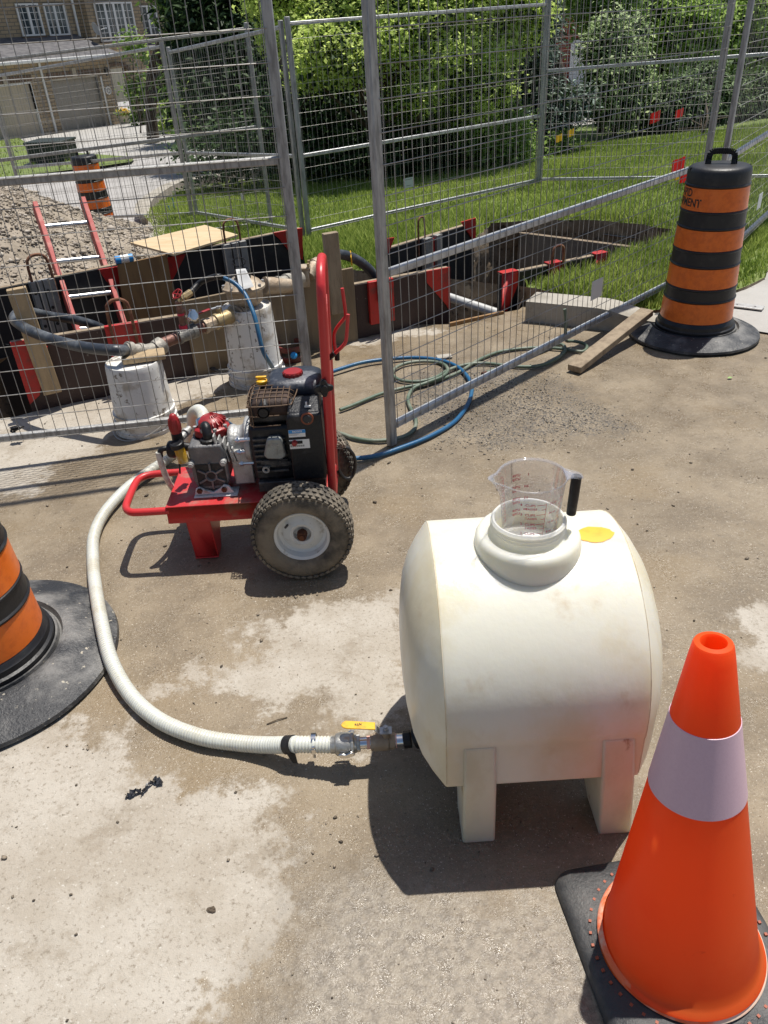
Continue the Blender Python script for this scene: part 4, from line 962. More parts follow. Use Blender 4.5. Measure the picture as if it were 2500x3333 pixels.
mb.prism([(x0, f0, .315), (x1 - .004, f0, .315), (x1, f0, .37), (x1, f0, .560), (x0 + .012, f0, .560), (x0, f0, .545)], (0, f1 - f0, 0)); mb.prism([(x0 + .004, f0 + .012, .560), (x1 - .004, f0 + .012, .560), (x1 - .006, f1 + .015, .585), (x0 + .006, f1 + .015, .585)], (0, .0, -.03))
cov = mb.build('control_cover', 'engine_black', pc, bevel=.009, bseg=3)
c = at(1000, 1361, f0); mb = MB(); mb.cyl(c, c + Vector((0, -.007, 0)), .0205, n=28); mb.build('primer_ring', mat('orange_ring', (.2, .05, .02), .6), cov); MB().cyl(c, c + Vector((0, -.011, 0)), .0192, .013, n=28).build('primer_bulb', 'black_rub', cov, bevel=.002)
def panel(name, x0, y0, x1, y1, Y, m, parent, th=.001, lift=.0006):
    a, b = at(x0, y0, Y), at(x1, y1, Y); mb = MB(); mb.bb((a.x, Y - lift - th, a.z), (b.x, Y - lift, b.z)); return mb.build(name, m, parent)
lb = panel('notice_label', 938, 1400, 995, 1420, f0, 'label_white', cov)
panel('label_heading', 938.5, 1400.5, 994.5, 1407.5, f0, 'label_blue', lb, .0004, .0016)
mb = MB(); a = at(952, 1407, f0); flat_text(mb, 'NOTICE', .0085, (a.x, f0 - .0022, a.z), (1, 0, 0), (0, 0, 1), .0003); mb.build('lettering', 'label_white', lb, smooth=0)
mb = MB(); a = at(941, 1412, f0)
for i in range(3): mb.bb((a.x, f0 - .0019, a.z - i * .0032), (a.x + .036 - i * .005, f0 - .0016, a.z - i * .0032 + .0012))
mb.build('small_print', 'ink_grey', lb, smooth=0)
lb = panel('barcode_label', 941, 1432, 1010, 1457, f0, 'label_white', cov)
mb = MB(); a = at(945, 1455, f0)
for i in range(22): mb.bb((a.x + i * .0022, f0 - .0019, a.z), (a.x + i * .0022 + (.0012 if i % 3 else .0006), f0 - .0016, a.z + .0065))
mb.build('barcode', 'ink', lb, smooth=0)
c = at(959, 1440, f0); MB().cyl(c, c + Vector((0, -.014, 0)), .010, .008, n=16).build('stop_switch', 'red_plastic', cov, bevel=.001)
mb = MB(); mb.bb((c.x - .022, f0 - .004, c.z - .004), (c.x + .026, f0, c.z + .006)); mb.build('switch_plate', 'black_plastic', cov)
c = at(998, 1325, f0 + .03); MB().cyl(c, c + Vector((0, 0, .018)), .003, n=8).bb(c + Vector((-.006, -.003, 0)), c + Vector((.014, .003, .005))).build('choke_lever', 'label_white', cov)
# valve cover
Yv = 2.275; px = [(866, 1440), (872, 1428), (912, 1426), (920, 1438), (933, 1484), (918, 1497), (870, 1496), (858, 1484)]
mb = MB(); mb.prism([at(x, y, Yv) for x, y in px], (0, .03, 0)); vc = mb.build('valve_cover', mat('valve_cover_alloy', (.30, .32, .32), .45, .5, (.2, .2, .19), 20, (.45, .7), .2, 80), pc, bevel=.006, bseg=3)
mb = MB(); a = at(881, 1453, Yv); flat_text(mb, 'OHV', .0135, (a.x, Yv - .0006, a.z), (1, 0, 0), (0, 0, 1), .0004); mb.build('lettering', 'cast_grey', vc, smooth=0)
mb = MB(); mb.prism([at(x, y, Yv + .012) for x, y in ((852, 1500), (946, 1502), (950, 1514), (848, 1512))], (0, .03, 0)); mb.build('cover_gasket', 'dark_iron', vc)
# muffler and guard
my0, my1 = 2.30, 2.445; a, b = at(812, 1318, 2.33), at(955, 1310, 2.33)
mx0, mx1, mz = a.x + .006, b.x - .008, .585
mb = MB(); mb.bb((mx0, my0 + .01, mz - .06), (mx1, my1 - .01, mz)); mu = mb.build('muffler', 'muffler', pc, bevel=.022, bseg=4)
c = at(857, 1345, 2.285); MB().tube([c + Vector((0, .05, .012)), c + Vector((0, .02, 0)), c], [.020, .020, .019], 20).lathe([(.019, 0), (.0155, 0), (.0155, .03), (0, .03)], c, 20, (0, 1, 0)).build('exhaust_pipe', 'engine_black', mu)
mb = MB(); gz = mz + .008; gx0, gx1, gy0, gy1 = mx0 - .008, mx1 + .008, my0 - .012, my1 + .002
wr = .0019
loop = [(gx0, gy0 + .02, gz - .012), (gx0 + .012, gy0, gz - .014), (gx1 - .02, gy0, gz - .014), (gx1, gy0 + .02, gz - .012), (gx1, gy1, gz - .004), (gx0 + .01, gy1, gz - .004)]
mb.tube(smooth_path(loop, .01, True), wr * 1.25, 6, closed=True)
for i in range(7):
    x = gx0 + .012 + (gx1 - gx0 - .024) * i / 6; mb.tube(smooth_path([(x, gy0, gz - .014), (x, gy0 + .012, gz + .004), (x, (gy0 + gy1) / 2, gz + .006), (x, gy1, gz + .001)], .01), wr, 6)
for i in range(5):
    y = gy0 + .02 + (gy1 - gy0 - .03) * i / 4; mb.tube(smooth_path([(gx0, y, gz - .012), (gx0 + .014, y, gz + .006), (gx1 - .014, y, gz + .006), (gx1, y, gz - .012)], .01), wr, 6)
for z in (gz - .05, gz - .085): mb.tube([(gx0 - .001, gy1 - .03, z), (gx0 - .002, gy0 + .015, z), (gx0 + .012, gy0, z), (gx0 + .10, gy0 + .002, z)], wr, 6)
for x, y in [(gx0 - .001, gy0 + .03 + i * .025) for i in range(5)] + [(gx0 + .004, gy0 + .01), (gx0 + .012, gy0)]: mb.tube([(x, y, gz - .012), (x, y, gz - .088)], wr, 6)
mb.build('muffler_guard', mat('rusty_guard_wire', (.13, .085, .055), .6, .4), mu, smooth=80)
# fuel tank
tx0, tx1 = at(862, 1262, 2.40).x, at(1047, 1262, 2.40).x
mb = MB(); pts = []
def tlayer(s, z, yoff=0):
    o = []
    for qx, qy, a0 in ((1, 1, 0), (-1, 1, 90), (-1, -1, 180), (1, -1, 270)):
        for i in range(6):
            a = math.radians(a0 + 90 * i / 5); hx_, hy_ = (tx1 - tx0) / 2 * s, .083 * s
            o.append(((tx0 + tx1) / 2 + (hx_ - .035) * qx + .035 * math.cos(a), 2.475 + yoff + (hy_ - .03) * qy + .03 * math.sin(a), z))
    return o
ls = [tlayer(.9, .545), tlayer(.98, .555), tlayer(1, .570), tlayer(.99, .586), tlayer(.93, .600), tlayer(.82, .608), tlayer(.6, .612)]
k = len(ls[0]); mb.add([p for l_ in ls for p in l_], [(i * k + j, i * k + (j + 1) % k, (i + 1) * k + (j + 1) % k, (i + 1) * k + j) for i in range(len(ls) - 1) for j in range(k)] + [tuple(range(k)), tuple(range((len(ls) - 1) * k, len(ls) * k))])
ft = mb.build('fuel_tank', 'navy', pc, smooth=60)
c = at(955, 1232, 2.46); c.z = .608
mb = MB(); mb.lathe([(0, 0), (.031, 0), (.033, .003), (.0325, .014), (.030, .018), (.0, .0195)], c, 20)
for i in range(14): mb.cyl((c.x + .0322 * math.cos(i * .449), c.y + .0322 * math.sin(i * .449), c.z + .001), (c.x + .0322 * math.cos(i * .449), c.y + .0322 * math.sin(i * .449), c.z + .015), .003, n=6)
mb.build('fuel_cap', 'red_plastic', ft, smooth=50)
c = at(853, 1250, 2.44); mb = MB(); mb.lathe([(0, 0), (.016, 0), (.0195, .006), (.0195, .014), (.014, .017), (0, .017)], c, 20); mb.bb((c.x - .018, c.y - .006, c.z + .022), (c.x + .018, c.y + .006, c.z + .028)); mb.bb((c.x - .012, c.y - .004, c.z + .015), (c.x + .012, c.y + .004, c.z + .024))
mb.build('oil_cap', 'yellow_plastic', pc, bevel=.0015); MB().cyl(c, c + Vector((.006, .0, -.16)), .011, n=12).build('oil_filler_tube', 'black_plastic', pc)
c = at(1055, 1266, 2.245); mb = MB(); mb.cyl(c + Vector((0, .03, 0)), c + Vector((0, -.004, 0)), .013, n=16)
star = [];
for i in range(32):
    a = 2 * math.pi * i / 32; star.append(c + Vector((math.cos(a) * (.0235 + .0065 * math.cos(4 * a)), 0, math.sin(a) * (.0235 + .0065 * math.cos(4 * a)))))
mb.prism(star, (0, .016, 0)); mb.build('clamp_knob', 'black_plastic', pc, bevel=.003)
# gearbox, bell housing
mb = MB(); Yg = 2.33; g0, g1 = at(742, 1470, Yg).x, at(838, 1470, Yg).x; zc = .385
mb.lathe([(0, 0), (.052, 0), (.060, .006), (.062, .02), (.055, .03), (.058, .05), (.070, .058), (.085, .062), (.088, .075), (.088, .085), (0, .085)], (g0 - .005, 2.41, zc + .015), 40, (1, 0, 0))
mb.bb((g0 + .005, 2.335, .27), (g0 + .075, 2.47, .40)); mb.build('gearbox', 'cast_grey', pc, bevel=.005)
mb = MB()
for z in (.44, .395, .35): mb.cyl((g0 + .03, 2.34, z), (EX0 + .01, 2.335, z + .002), .007, n=8); mb.cyl((g0 + .035, 2.34, z), (g0 + .043, 2.34, z), .011, n=6)
mb.build('housing_bolt', 'alu', pc)
mb = MB()
for i in range(5): mb.prism([(g0 - .045 + i * .014, 2.335, .46 - i * .012), (g0 - .040 + i * .014, 2.335, .46 - i * .012), (g0 - .028 + i * .014, 2.335, .36), (g0 - .034 + i * .014, 2.335, .36)], (0, .12, 0))
mb.build('pump_fin', 'cast_grey', pc, bevel=.001)
c = at(866, 1530, 2.28); MB().lathe([(.006, 0), (.0125, 0), (.0125, .02), (.006, .02), (.006, 0)], c, 20, (0, 1, 0)).build('drain_boss', 'cast_grey', pc)
# pump
Yp = 2.325; p0, p1 = at(617, 1500, Yp).x, at(738, 1500, Yp).x; pcx = (p0 + p1) / 2
mb = MB(); zt_ = .432
mb.prism([(p0 + .004, Yp, zt_), (p1 - .012, Yp, zt_), (p1 - .002, Yp, zt_ - .03), (p1, Yp, .30), (p1 - .018, Yp, .262), (p0 + .012, Yp, .262), (p0, Yp, .30), (p0, Yp, zt_ - .01)], (0, .13, 0)); pb = mb.build('pump_body', 'pump_grey', pc, bevel=.006)
c = Vector((pcx + .002, Yp - .001, .318)); mb = MB(); mb.lathe([(.013, -.002), (.017, -.008), (.021, -.008), (.022, 0)], c, 28, (0, 1, 0)); MBs = mb
for i in range(6):
    a = math.radians(30 + 60 * i); mb.beam(c + Vector((math.cos(a) * .020, -.004, math.sin(a) * .020)), c + Vector((math.cos(a) * .05, -.003, math.sin(a) * .05)), .007, .007, (0, 1, 0))
mb.build('crankcase_ribs', 'pump_grey', pb, bevel=.001)
mb = MB(); mb.cyl(c + Vector((0, .002, 0)), c + Vector((0, -.003, 0)), .013, n=24); mb.prism([c + Vector((x, -.0015, z)) for x, z in ((-.05, -.04), (.05, -.04), (.05, .045), (-.05, .045))], (0, .002, 0)); mb.build('crankcase_recess', 'engine_black', pb)
for dx, dz in ((-.058, .052), (.052, .052)): mb = MB(); mb.cyl((pcx + dx, Yp + .02, .318 + dz), (pcx + dx, Yp - .016, .318 + dz), .0115, n=12); mb.cyl((pcx + dx, Yp - .016, .318 + dz), (pcx + dx, Yp - .022, .318 + dz), .009, n=6); mb.build('cover_bolt', 'cast_grey', pb, bevel=.001)
mb = MB(); br = [(p0 - .002, .252), (p0 + .004, .275), (p0 + .018, .282), (p0 + .034, .270), (pcx, .258), (p1 - .038, .272), (p1 - .022, .286), (p1 - .006, .280), (p1 + .012, .252)]
mb.prism([(x, Yp - .016, z) for x, z in br], (0, .010, 0)); mb.bb((p0 - .004, Yp - .03, .247), (p1 + .022, Yp + .03, .251)); fb = mb.build('pump_foot', 'rim_white', pb, bevel=.0015)
mb = MB()
for x in (p0 + .018, p1 - .022): mb.cyl((x, Yp - .016, .270), (x, Yp - .024, .270), .0105, n=6)
mb.build('foot_bolt', 'rust', fb, bevel=.001)
# red head
hc_ = Vector((pcx + .010, 2.425, .444)); mb = MB()
mb.lathe([(0, -.01), (.062, -.01), (.064, -.006), (.064, .016), (.058, .02), (.050, .022), (.044, .040), (.030, .050), (.0, .053)], hc_, 10)
hd = mb.build('pump_head', 'red_plastic', pb, bevel=.002)
mb = MB()
for i in range(9):
    a = math.radians(-70 + i * 20); mb.beam(hc_ + Vector((math.cos(a) * .012, math.sin(a) * .012, .054)), hc_ + Vector((math.cos(a) * .052, math.sin(a) * .052, .030)), .004, .012)
mb.build('head_rib', 'red_plastic', hd, bevel=.001)
mb = MB()
for i in range(8):
    a = math.radians(22 + i * 45); p = hc_ + Vector((math.cos(a) * .056, math.sin(a) * .056, .014)); mb.cyl(p, p + Vector((0, 0, .012)), .0065, n=10)
mb.build('head_bolt', 'cast_grey', hd)
MB().lathe([(.0, -.012), (.066, -.012), (.066, -.03), (0, -.03)], hc_, 10).build('head_flange', 'cast_grey', hd)
# inlet nut + elbow
c = at(681, 1443, 2.36); c.z -= .01; mb = MB(); mb.lathe([(.020, -.012), (.022, -.010), (.022, .008), (.027, .010), (.027, .028), (.022, .031), (.012, .031)], c, 24)
for i in range(12): mb.box((c.x + .027 * math.cos(i * .5236), c.y + .027 * math.sin(i * .5236), c.z + .019), (.004, .004, .017), Matrix.Rotation(i * .5236, 3, 'Z'))
mb.tube(smooth_path([c + Vector((0, 0, .025)), c + Vector((0, .0, .045)), c + Vector((-.006, .02, .066)), at(664, 1392, 2.41), at(661, 1375, 2.43)], .006), .0165, 16); mb.build('inlet_elbow', 'black_plastic', pb, smooth=50)
a_, b_ = at(662, 1392, 2.41), at(658, 1372, 2.435); MB().tube([a_, b_], .0245, 20).build('hose_clamp', 'chrome', pb)
# regulator, gauge, sight glass
c = at(572, 1400, 2.36); mb = MB(); mb.lathe([(0.011, -.012), (.0175, -.010), (.0195, 0), (.0195, .022), (.016, .042), (.0105, .056), (.006, .060), (0, .061)], c, 24)
for i in range(8): mb.tube([c + Vector((math.cos(i * .785) * .0185, math.sin(i * .785) * .0185, .002)), c + Vector((math.cos(i * .785) * .0195, math.sin(i * .785) * .0195, .022)), c + Vector((math.cos(i * .785) * .0155, math.sin(i * .785) * .0155, .042))], .003, 6)
rg = mb.build('pressure_regulator', 'red_plastic', pb, smooth=50)
MB().cyl(c + Vector((0, 0, -.045)), c + Vector((0, 0, -.008)), .0185, n=20).cyl(c + Vector((.0, .0, -.06)), c + Vector((0.05, 0.01, -.075)), .015, n=16).build('regulator_body', 'black_plastic', rg, bevel=.002)
c = at(593, 1490, 2.325); mb = MB(); mb.cyl(c + Vector((.004, 0, -.016)), c + Vector((-.006, .004, .036)), .0195, .0175, 20); mb.build('sight_glass', mat('amber_oil_glass', (.42, .24, .02), .2, 0, (.5, .38, .2), 20, (.5, .7)), pb, bevel=.002)
c2 = c + Vector((-.008, .003, .040)); mb = MB(); mb.lathe([(0, 0), (.0225, 0), (.0225, .016), (.019, .018), (.017, .0165), (0, .0165)], c2, 28, (-.12, -.10, 1))
for i in range(28): a = i * .2244; mb.box(c2 + Vector((math.cos(a) * .0225, math.sin(a) * .0225, .008)), (.002, .002, .014))
mb.build('oil_cap', 'black_plastic', pb)
c = at(560, 1462, 2.36); mb = MB(); mb.lathe([(0, -.012), (.026, -.012), (.030, -.006), (.030, .010), (.024, .020), (0, .022)], c, 28, (1, -.1, 0)); mb.build('air_chamber', 'black_plastic', pb, bevel=.002)
MB().tube(smooth_path([c + Vector((-.01, 0, .004)), c + Vector((-.030, -.006, .006)), c + Vector((-.040, -.008, -.004)), c + Vector((-.042, -.008, -.022))], .005), .0095, 14).build('hose_elbow', 'black_plastic', pb, smooth=60)
MB().tube(smooth_path([at(516, 1472, 2.35), at(524, 1506, 2.35), at(545, 1562, 2.37), at(569, 1600, 2.42), at(590, 1640, 2.53)], .02), .0105, 14).build('return_hose', 'hose_clear', pc, smooth=60)
MB().tube([at(583, 1470, 2.33), at(584, 1500, 2.33), at(586, 1541, 2.33)], [.004, .0035, .003], 8).build('relief_lever', 'black_plastic', pb)
c = at(617, 1395, 2.45); MB().cyl(at(590, 1425, 2.40), c, .013, .012, 16).cyl(at(603, 1410, 2.42), at(608, 1404, 2.43), .016, n=12).build('outlet_pipe', 'cast_grey', pb)
# bungee / cable coil tied to the handle
lp = [at(1104, 1462, 2.52), at(1098, 1490, 2.52), at(1103, 1530, 2.53), at(1122, 1556, 2.54), at(1145, 1553, 2.55), at(1156, 1520, 2.55), at(1152, 1484, 2.54), at(1130, 1458, 2.53)]
MB().tube(smooth_path(lp, .01, True), .0065, 10, closed=True).build('cable_coil', 'black_rub', pc, smooth=80)
c = at(1108, 1446, 2.51); mb = MB(); r = random.Random(4)
for i in range(9): mb.tube(smooth_path([c + Vector((r.uniform(-.02, .02), r.uniform(-.012, .012), r.uniform(-.012, .012))) for _ in range(5)], .006, True), .0022, 5, closed=True)
mb.build('tied_cord', mat('frayed_cord', (.32, .28, .22), .9), pc)

# ================================================================== FENCES
def fence(A, B, zA, zB, label, rails=(.095, .76, 1.80), H_=1.83, grp='temporary wire fence panels', old=False, post_w=.042, extra=.0, tags=(), seed=1, sag=.004, cell=(.0515, .107)):
    A, B = Vector((*A, zA)), Vector((*B, zB)); t = thing('fence_panel', label, 'fence panel', tuple(A), group=grp)
    d = (B - A); L = d.length; d.normalize(); up = Vector((0, 0, 1)); nrm = d.cross(up).normalized()
    P = lambda u, z, o=0: A + d * u + up * z + nrm * o
    for u in (post_w / 2, L - post_w / 2):
        mb = MB(); mb.beam(P(u, 0), P(u, H_ + .02), post_w, post_w * .75, nrm); mb.build('post', 'galv_old', t, bevel=.005)
    for z in rails:
        mb = MB(); mb.beam(P(post_w, z), P(L - post_w, z), .028, .032 if z < 1.7 else .03, up); mb.build('rail', 'galv' if not old else 'galv_old', t, bevel=.005)
    r = random.Random(seed); mb = MB(); w_ = .0017 if A.y < 6 and B.y < 6 else .0013; n = int((L - 2 * post_w) / cell[0]); z0, z1 = rails[0] - .015, rails[-1] + .01
    off = .019
    for i in range(n + 1):
        u = post_w + .004 + (L - 2 * post_w - .008) * i / n; j1, j2, j3 = (r.uniform(-sag, sag) for _ in range(3))
        mb.tube([P(u, z0, off), P(u + j1, z0 + (z1 - z0) * .33, off + j2), P(u + j3, z0 + (z1 - z0) * .66, off - j2), P(u, z1, off)], w_, 4, cap=False)
    m_ = int((z1 - z0) / cell[1])
    for i in range(m_ + 1):
        z = z0 + .008 + (z1 - z0 - .016) * i / m_; j = r.uniform(-sag, sag)
        mb.tube([P(post_w - .012, z, off + .004), P(L * .3, z + j, off + .004), P(L * .7, z - j, off + .004), P(L - post_w + .012, z, off + .004)], w_ * 1.15, 4, cap=False)
    mb.build('wire_mesh', 'wire', t, smooth=0)
    for (u, z, w2, h2, txt) in tags:
        mb = MB(); mb.beam(P(u - w2 / 2, z, off + .009), P(u + w2 / 2, z, off + .009), .002, h2, up); s = mb.build('sign_plate', 'tag_grey', t)
        if txt:
            mb = MB(); side = 1 if (P(0, 0, 1) - P(0, 0, 0)).dot(EYE - P(u, z)) > 0 else -1
            ux = d if side < 0 else -d
            o = P(u, z, off + .009 + side * .0018) - ux * (w2 * .42) - up * h2 * .1
            ux2 = ux; flat_text(mb, txt, h2 * .42, o, ux2, up, .0008, .001 if True else 0); mb.build('lettering', 'ink', s, smooth=0)
            mb = MB(); q = P(u, z, off + .009 + side * .0022); mb.beam(q - ux * w2 * .36 + up * h2 * .33, q + ux * w2 * .36 + up * h2 * .33, .0006, h2 * .05, up); mb.beam(q - ux * w2 * .25 - up * h2 * .28, q + ux * w2 * .25 - up * h2 * .28, .0006, h2 * .05, up); mb.build('printed_line', 'ink_grey', s)
    return t
fence((-3.20, 3.035), (-.285, 3.325), .0, 0, 'wire fence panel across the left foreground, behind the red pump cart', rails=(.105, 1.165, 1.82), old=True, seed=2)
fence((.040, 3.065), (2.135, 5.10), 0, 0, 'wire fence panel running from the lone middle post back to the big barrel', seed=3, tags=((1.66, .30, .115, .105, ''), (2.14, 1.68, .15, .115, '')))
fence((2.20, 5.03), (3.93, 7.36), .02, .05, 'wire fence panel at the right edge beyond the big barrel', seed=4, tags=((1.2, .30, .12, .11, ''),))
z1 = T(-.55, 7.45) + LW; zc_ = T(1.954, 9.12) + LW
R1a, R1b = (-.552, 7.448), (1.954, 9.119)
fence(R1a, R1b, z1 - .03, zc_ - .03, 'wire fence panel on the lawn between the tall dark-framed post and the rear corner', H_=1.74, rails=(.085, .72, 1.71), seed=5, tags=((1.18, .33, .125, .09, 'CITY/RENT'),))
fence((1.935, 9.13), (4.5, 7.72), zc_ - .03, .07, 'wire fence panel on the lawn running right from the rear corner', H_=1.78, rails=(.085, 1.13, 1.75), seed=6)
zl = T(-1.969, 9.53) + LW
fence((-1.969, 9.534), (-.58, 7.475), zl - .05, z1 - .03, 'wire fence panel on the lawn left of the tall rear post', H_=1.72, rails=(.085, .72, 1.69), seed=7, tags=((1.35, .33, .07, .06, ''),))
fence((-3.86, 8.18), (-.956, 8.385), T(-3.86, 8.18) + .02, T(-.956, 8.385) + LW - .05, 'wire fence panel standing behind the spoil heap on the left', H_=1.80, rails=(.07, .96, 1.77), seed=8, old=True)
fence((-4.55, 11.05), (-2.01, 9.56), T(-4.55, 11.05), zl - .05, 'wire fence panel behind the far striped barrel', H_=1.78, rails=(.07, .72, 1.75), seed=9)

# ================================================================== SHORING
Na, Nb = (-1.85, 3.86), (.45, 4.79)
Fa, Fb = (-2.1, 5.16), (-.5, 6.21)
def hook(mb, p, w_, h, r_, d):
    d = Vector(d).normalized(); mb.tube(smooth_path([p - d * w_ / 2 - Vector((0, 0, h * 1.2)), p - d * w_ / 2 + Vector((0, 0, h * .5)), p - d * w_ * .35 + Vector((0, 0, h * .9)), p + Vector((0, 0, h)), p + d * w_ * .35 + Vector((0, 0, h * .9)), p + d * w_ / 2 + Vector((0, 0, h * .5)), p + d * w_ / 2 - Vector((0, 0, h * 1.2))], .02), r_, 8)
def wall_px(A, B, pts, th, back=1):
    """polygon on the plane AB from sight points; thickness th away from the camera"""
    n = Vector((-(B[1] - A[1]), B[0] - A[0], 0)).normalized() * th * back
    return [OL(x, y, A, B) for x, y in pts], n
def board(name, label, cat, A, B, x0, x1, ztop, zbot, th, m, group=None, ztop2=None):
    d = Vector((B[0] - A[0], B[1] - A[1], 0)).normalized(); n = Vector((-d.y, d.x, 0))
    p0, p1 = OL(x0[0], x0[1], A, B), OL(x1[0], x1[1], A, B); p0.z = p1.z = 0
    t = thing(name, label, cat, tuple(p0), group=group)
    a = [p0 + Vector((0, 0, zbot)), p1 + Vector((0, 0, zbot)), p1 + Vector((0, 0, ztop2 or ztop)), p0 + Vector((0, 0, ztop))]
    MB().prism(a, n * th).build('board', m, t, bevel=.002)
    if name == 'shoring_panel': MB().prism([a[3] + n * .004, a[2] + n * .004, a[2] + n * (th - .004), a[3] + n * (th - .004)], (0, 0, .004)).build('top_edge', 'wood_grey', t)
    return t, d, n, p0, p1
SG = 'trench shoring panels'
# near wall --------------------------------------------------------
t, d, n, p0, p1 = board('shoring_panel', 'dark brown shoring panel standing behind the left bucket at the trench edge', 'shoring panel', Na, Nb, (60, 1200), (622, 1100), .315, -1.5, .045, 'brown_board', SG, .30)
MB().prism([p0 + Vector((0, 0, .325)) - n * .012, p0 + d * .09 + Vector((0, 0, .325)) - n * .012, p0 + d * .17 + Vector((0, 0, .27)) - n * .012, p0 + d * .06 - n * .012 + Vector((0, 0, .02)), p0 - n * .012 - Vector((0, 0, .02))], n * .010).build('corner_bracket', 'red_shore', t, bevel=.002)
q0, q1 = OL(337, 1060, Na, Nb), OL(452, 1060, Na, Nb); q0.z = q1.z = 0
mb = MB(); mb.prism([q0 - n * .03 + Vector((0, 0, .325)), q1 - n * .03 + Vector((0, 0, .32)), q1 - n * .03 - Vector((0, 0, .02)), q0 - n * .03 - Vector((0, 0, .02))], n * .028); mb.build('channel', 'red_shore', t, bevel=.003)
mb = MB(); c = (q0 + q1) / 2; c.z = .33; hook(mb, c - n * .045, .115, .13, .009, d); mb.build('lifting_hook', 'rebar', t, smooth=80)
t, d, n, p0, p1 = board('shoring_panel', 'dark brown shoring panel right of the plywood, ending in a red bracket', 'shoring panel', Na, Nb, (1156, 950), (1462, 880), .30, -1.5, .045, 'brown_board', SG, .30)
a = p1 - n * .012; MB().prism([a - d * .16 + Vector((0, 0, .31)), a + Vector((0, 0, .31)), a + Vector((0, 0, .03)), a - d * .03 + Vector((0, 0, .08)), a - d * .16 + Vector((0, 0, .24))], n * .010).build('corner_bracket', 'red_shore', t, bevel=.002)
q0, q1 = OL(1196, 960, Na, Nb), OL(1276, 950, Na, Nb); q0.z = q1.z = 0
MB().prism([q0 - n * .03 + Vector((0, 0, .31)), q1 - n * .03 + Vector((0, 0, .31)), q1 - n * .03 + Vector((0, 0, .05)), q0 - n * .03 + Vector((0, 0, .05))], n * .028).build('channel', 'red_shore', t, bevel=.003)
mb = MB(); c = (q0 + q1) / 2; c.z = .33; hook(mb, c - n * .045, .05, .12, .008, d); mb.build('lifting_hook', 'rebar', t, smooth=80)
t, d, n, p0, p1 = board('plywood_sheet', 'dull plywood sheet on edge behind the pipework and the right bucket', 'plywood sheet', (Na[0], Na[1] - .03), (Nb[0], Nb[1] - .03), (612, 1080), (1157, 975), .385, -.3, .02, 'ply_dull', None, .41)
# stakes
def stake(pxt, pxb, A, B, w_, th, m, label, zb=None):
    a, b = OL(*pxt, A, B), OL(*pxb, A, B)
    if zb is not None: b.z = zb
    d = Vector((B[0] - A[0], B[1] - A[1], 0)).normalized(); n = Vector((-d.y, d.x, 0))
    mb = MB(); mb.beam(b, a, w_, th, n); o = mb.build('timber_stake', m, origin=tuple(b), bevel=.003); return tag(o, label, 'stake')
stake((52, 938), (172, 1278), (Na[0], Na[1] - .04), (Nb[0], Nb[1] - .04), .092, .04, 'wood', 'pale timber stake with a split top at the left picture edge', None)
stake((1074, 757), (1100, 1019), (Na[0], Na[1] - .075), (Nb[0], Nb[1] - .075), .086, .04, 'wood_grey', 'grey timber stake nailed to the plywood behind the red push handle')
# far wall -----------------------------------------------------------
Fa2, Fb2 = Fa, Fb
t, d, n, p0, p1 = board('shoring_panel', 'black shoring panel behind the ladder, at the far side of the trench', 'shoring panel', Fa, Fb, (-90, 950), (392, 870), .30, -1.7, .05, 'black_board', SG)
def bracket(t, x0, x1, xm, y0, yb, A, B, off=.012):
    d = Vector((B[0] - A[0], B[1] - A[1], 0)).normalized(); n = Vector((-d.y, d.x, 0))
    pts = [OL(x, y, A, B) - n * off for x, y in (x0, x1, xm)]
    return MB().prism(pts, n * (off - .002)).build('corner_bracket', 'red_shore', t, bevel=.002)
mb = MB(); pts = [OL(x, y, Fa, Fb) - n * .014 for x, y in ((318, 876), (382, 866), (398, 945), (345, 915))]; mb.prism(pts, n * .012); mb.build('corner_bracket', 'red_shore', t, bevel=.002)
mb = MB(); pts = [OL(x, y, Fa, Fb) - n * .05 for x, y in ((88, 912), (170, 898), (232, 1082), (150, 1100))]
dd = (pts[1] - pts[0]); 
for i in range(4): 
    a, b = pts[0].lerp(pts[1], i / 4 + .03), pts[0].lerp(pts[1], i / 4 + .22); e, f_ = pts[3].lerp(pts[2], i / 4 + .22), pts[3].lerp(pts[2], i / 4 + .03); a.z = b.z = .31; e.z = f_.z = -1.5; e.x, e.y = b.x, b.y; f_.x, f_.y = a.x, a.y
    mb.prism([a, b, e, f_], n * (.045 if i % 2 else .03))
a = pts[0].copy(); b = pts[1].copy(); mb.prism([Vector((a.x, a.y, .31)) + n * .03, Vector((b.x, b.y, .31)) + n * .03, Vector((b.x, b.y, -1.5)) + n * .03, Vector((a.x, a.y, -1.5)) + n * .03], n * .018)
ch = mb.build('channel', 'channel', t, bevel=.002)
for i in range(4):
    for u in (.12, .62): p = pts[0].lerp(pts[1], u); mb = MB(); mb.cyl(Vector((p.x, p.y, .24 - i * .11)) - n * .002, Vector((p.x, p.y, .24 - i * .11)) + n * .004, .011, n=10); mb.build('bolt_hole', 'ink', ch)
mb = MB(); c = pts[0].lerp(pts[1], .55); c.z = .33; hook(mb, c + n * .02, .13, .14, .010, d); mb.build('lifting_hook', 'rebar', t, smooth=80)
t, d, n, p0, p1 = board('shoring_panel', 'black shoring panel behind the pipework, at the far side of the trench', 'shoring panel', Fa, Fb, (548, 840), (982, 760), .295, -1.7, .05, 'black_board', SG)
mb = MB(); mb.prism([OL(x, y, Fa, Fb) - n * .014 for x, y in ((540, 838), (604, 825), (560, 910), (556, 925))], n * .012); mb.build('corner_bracket', 'red_shore', t, bevel=.002)
mb = MB(); mb.prism([OL(x, y, Fa, Fb) - n * .014 for x, y in ((885, 757), (982, 741), (984, 845), (950, 830), (905, 775))], n * .012); mb.build('corner_bracket', 'red_shore', t, bevel=.002)
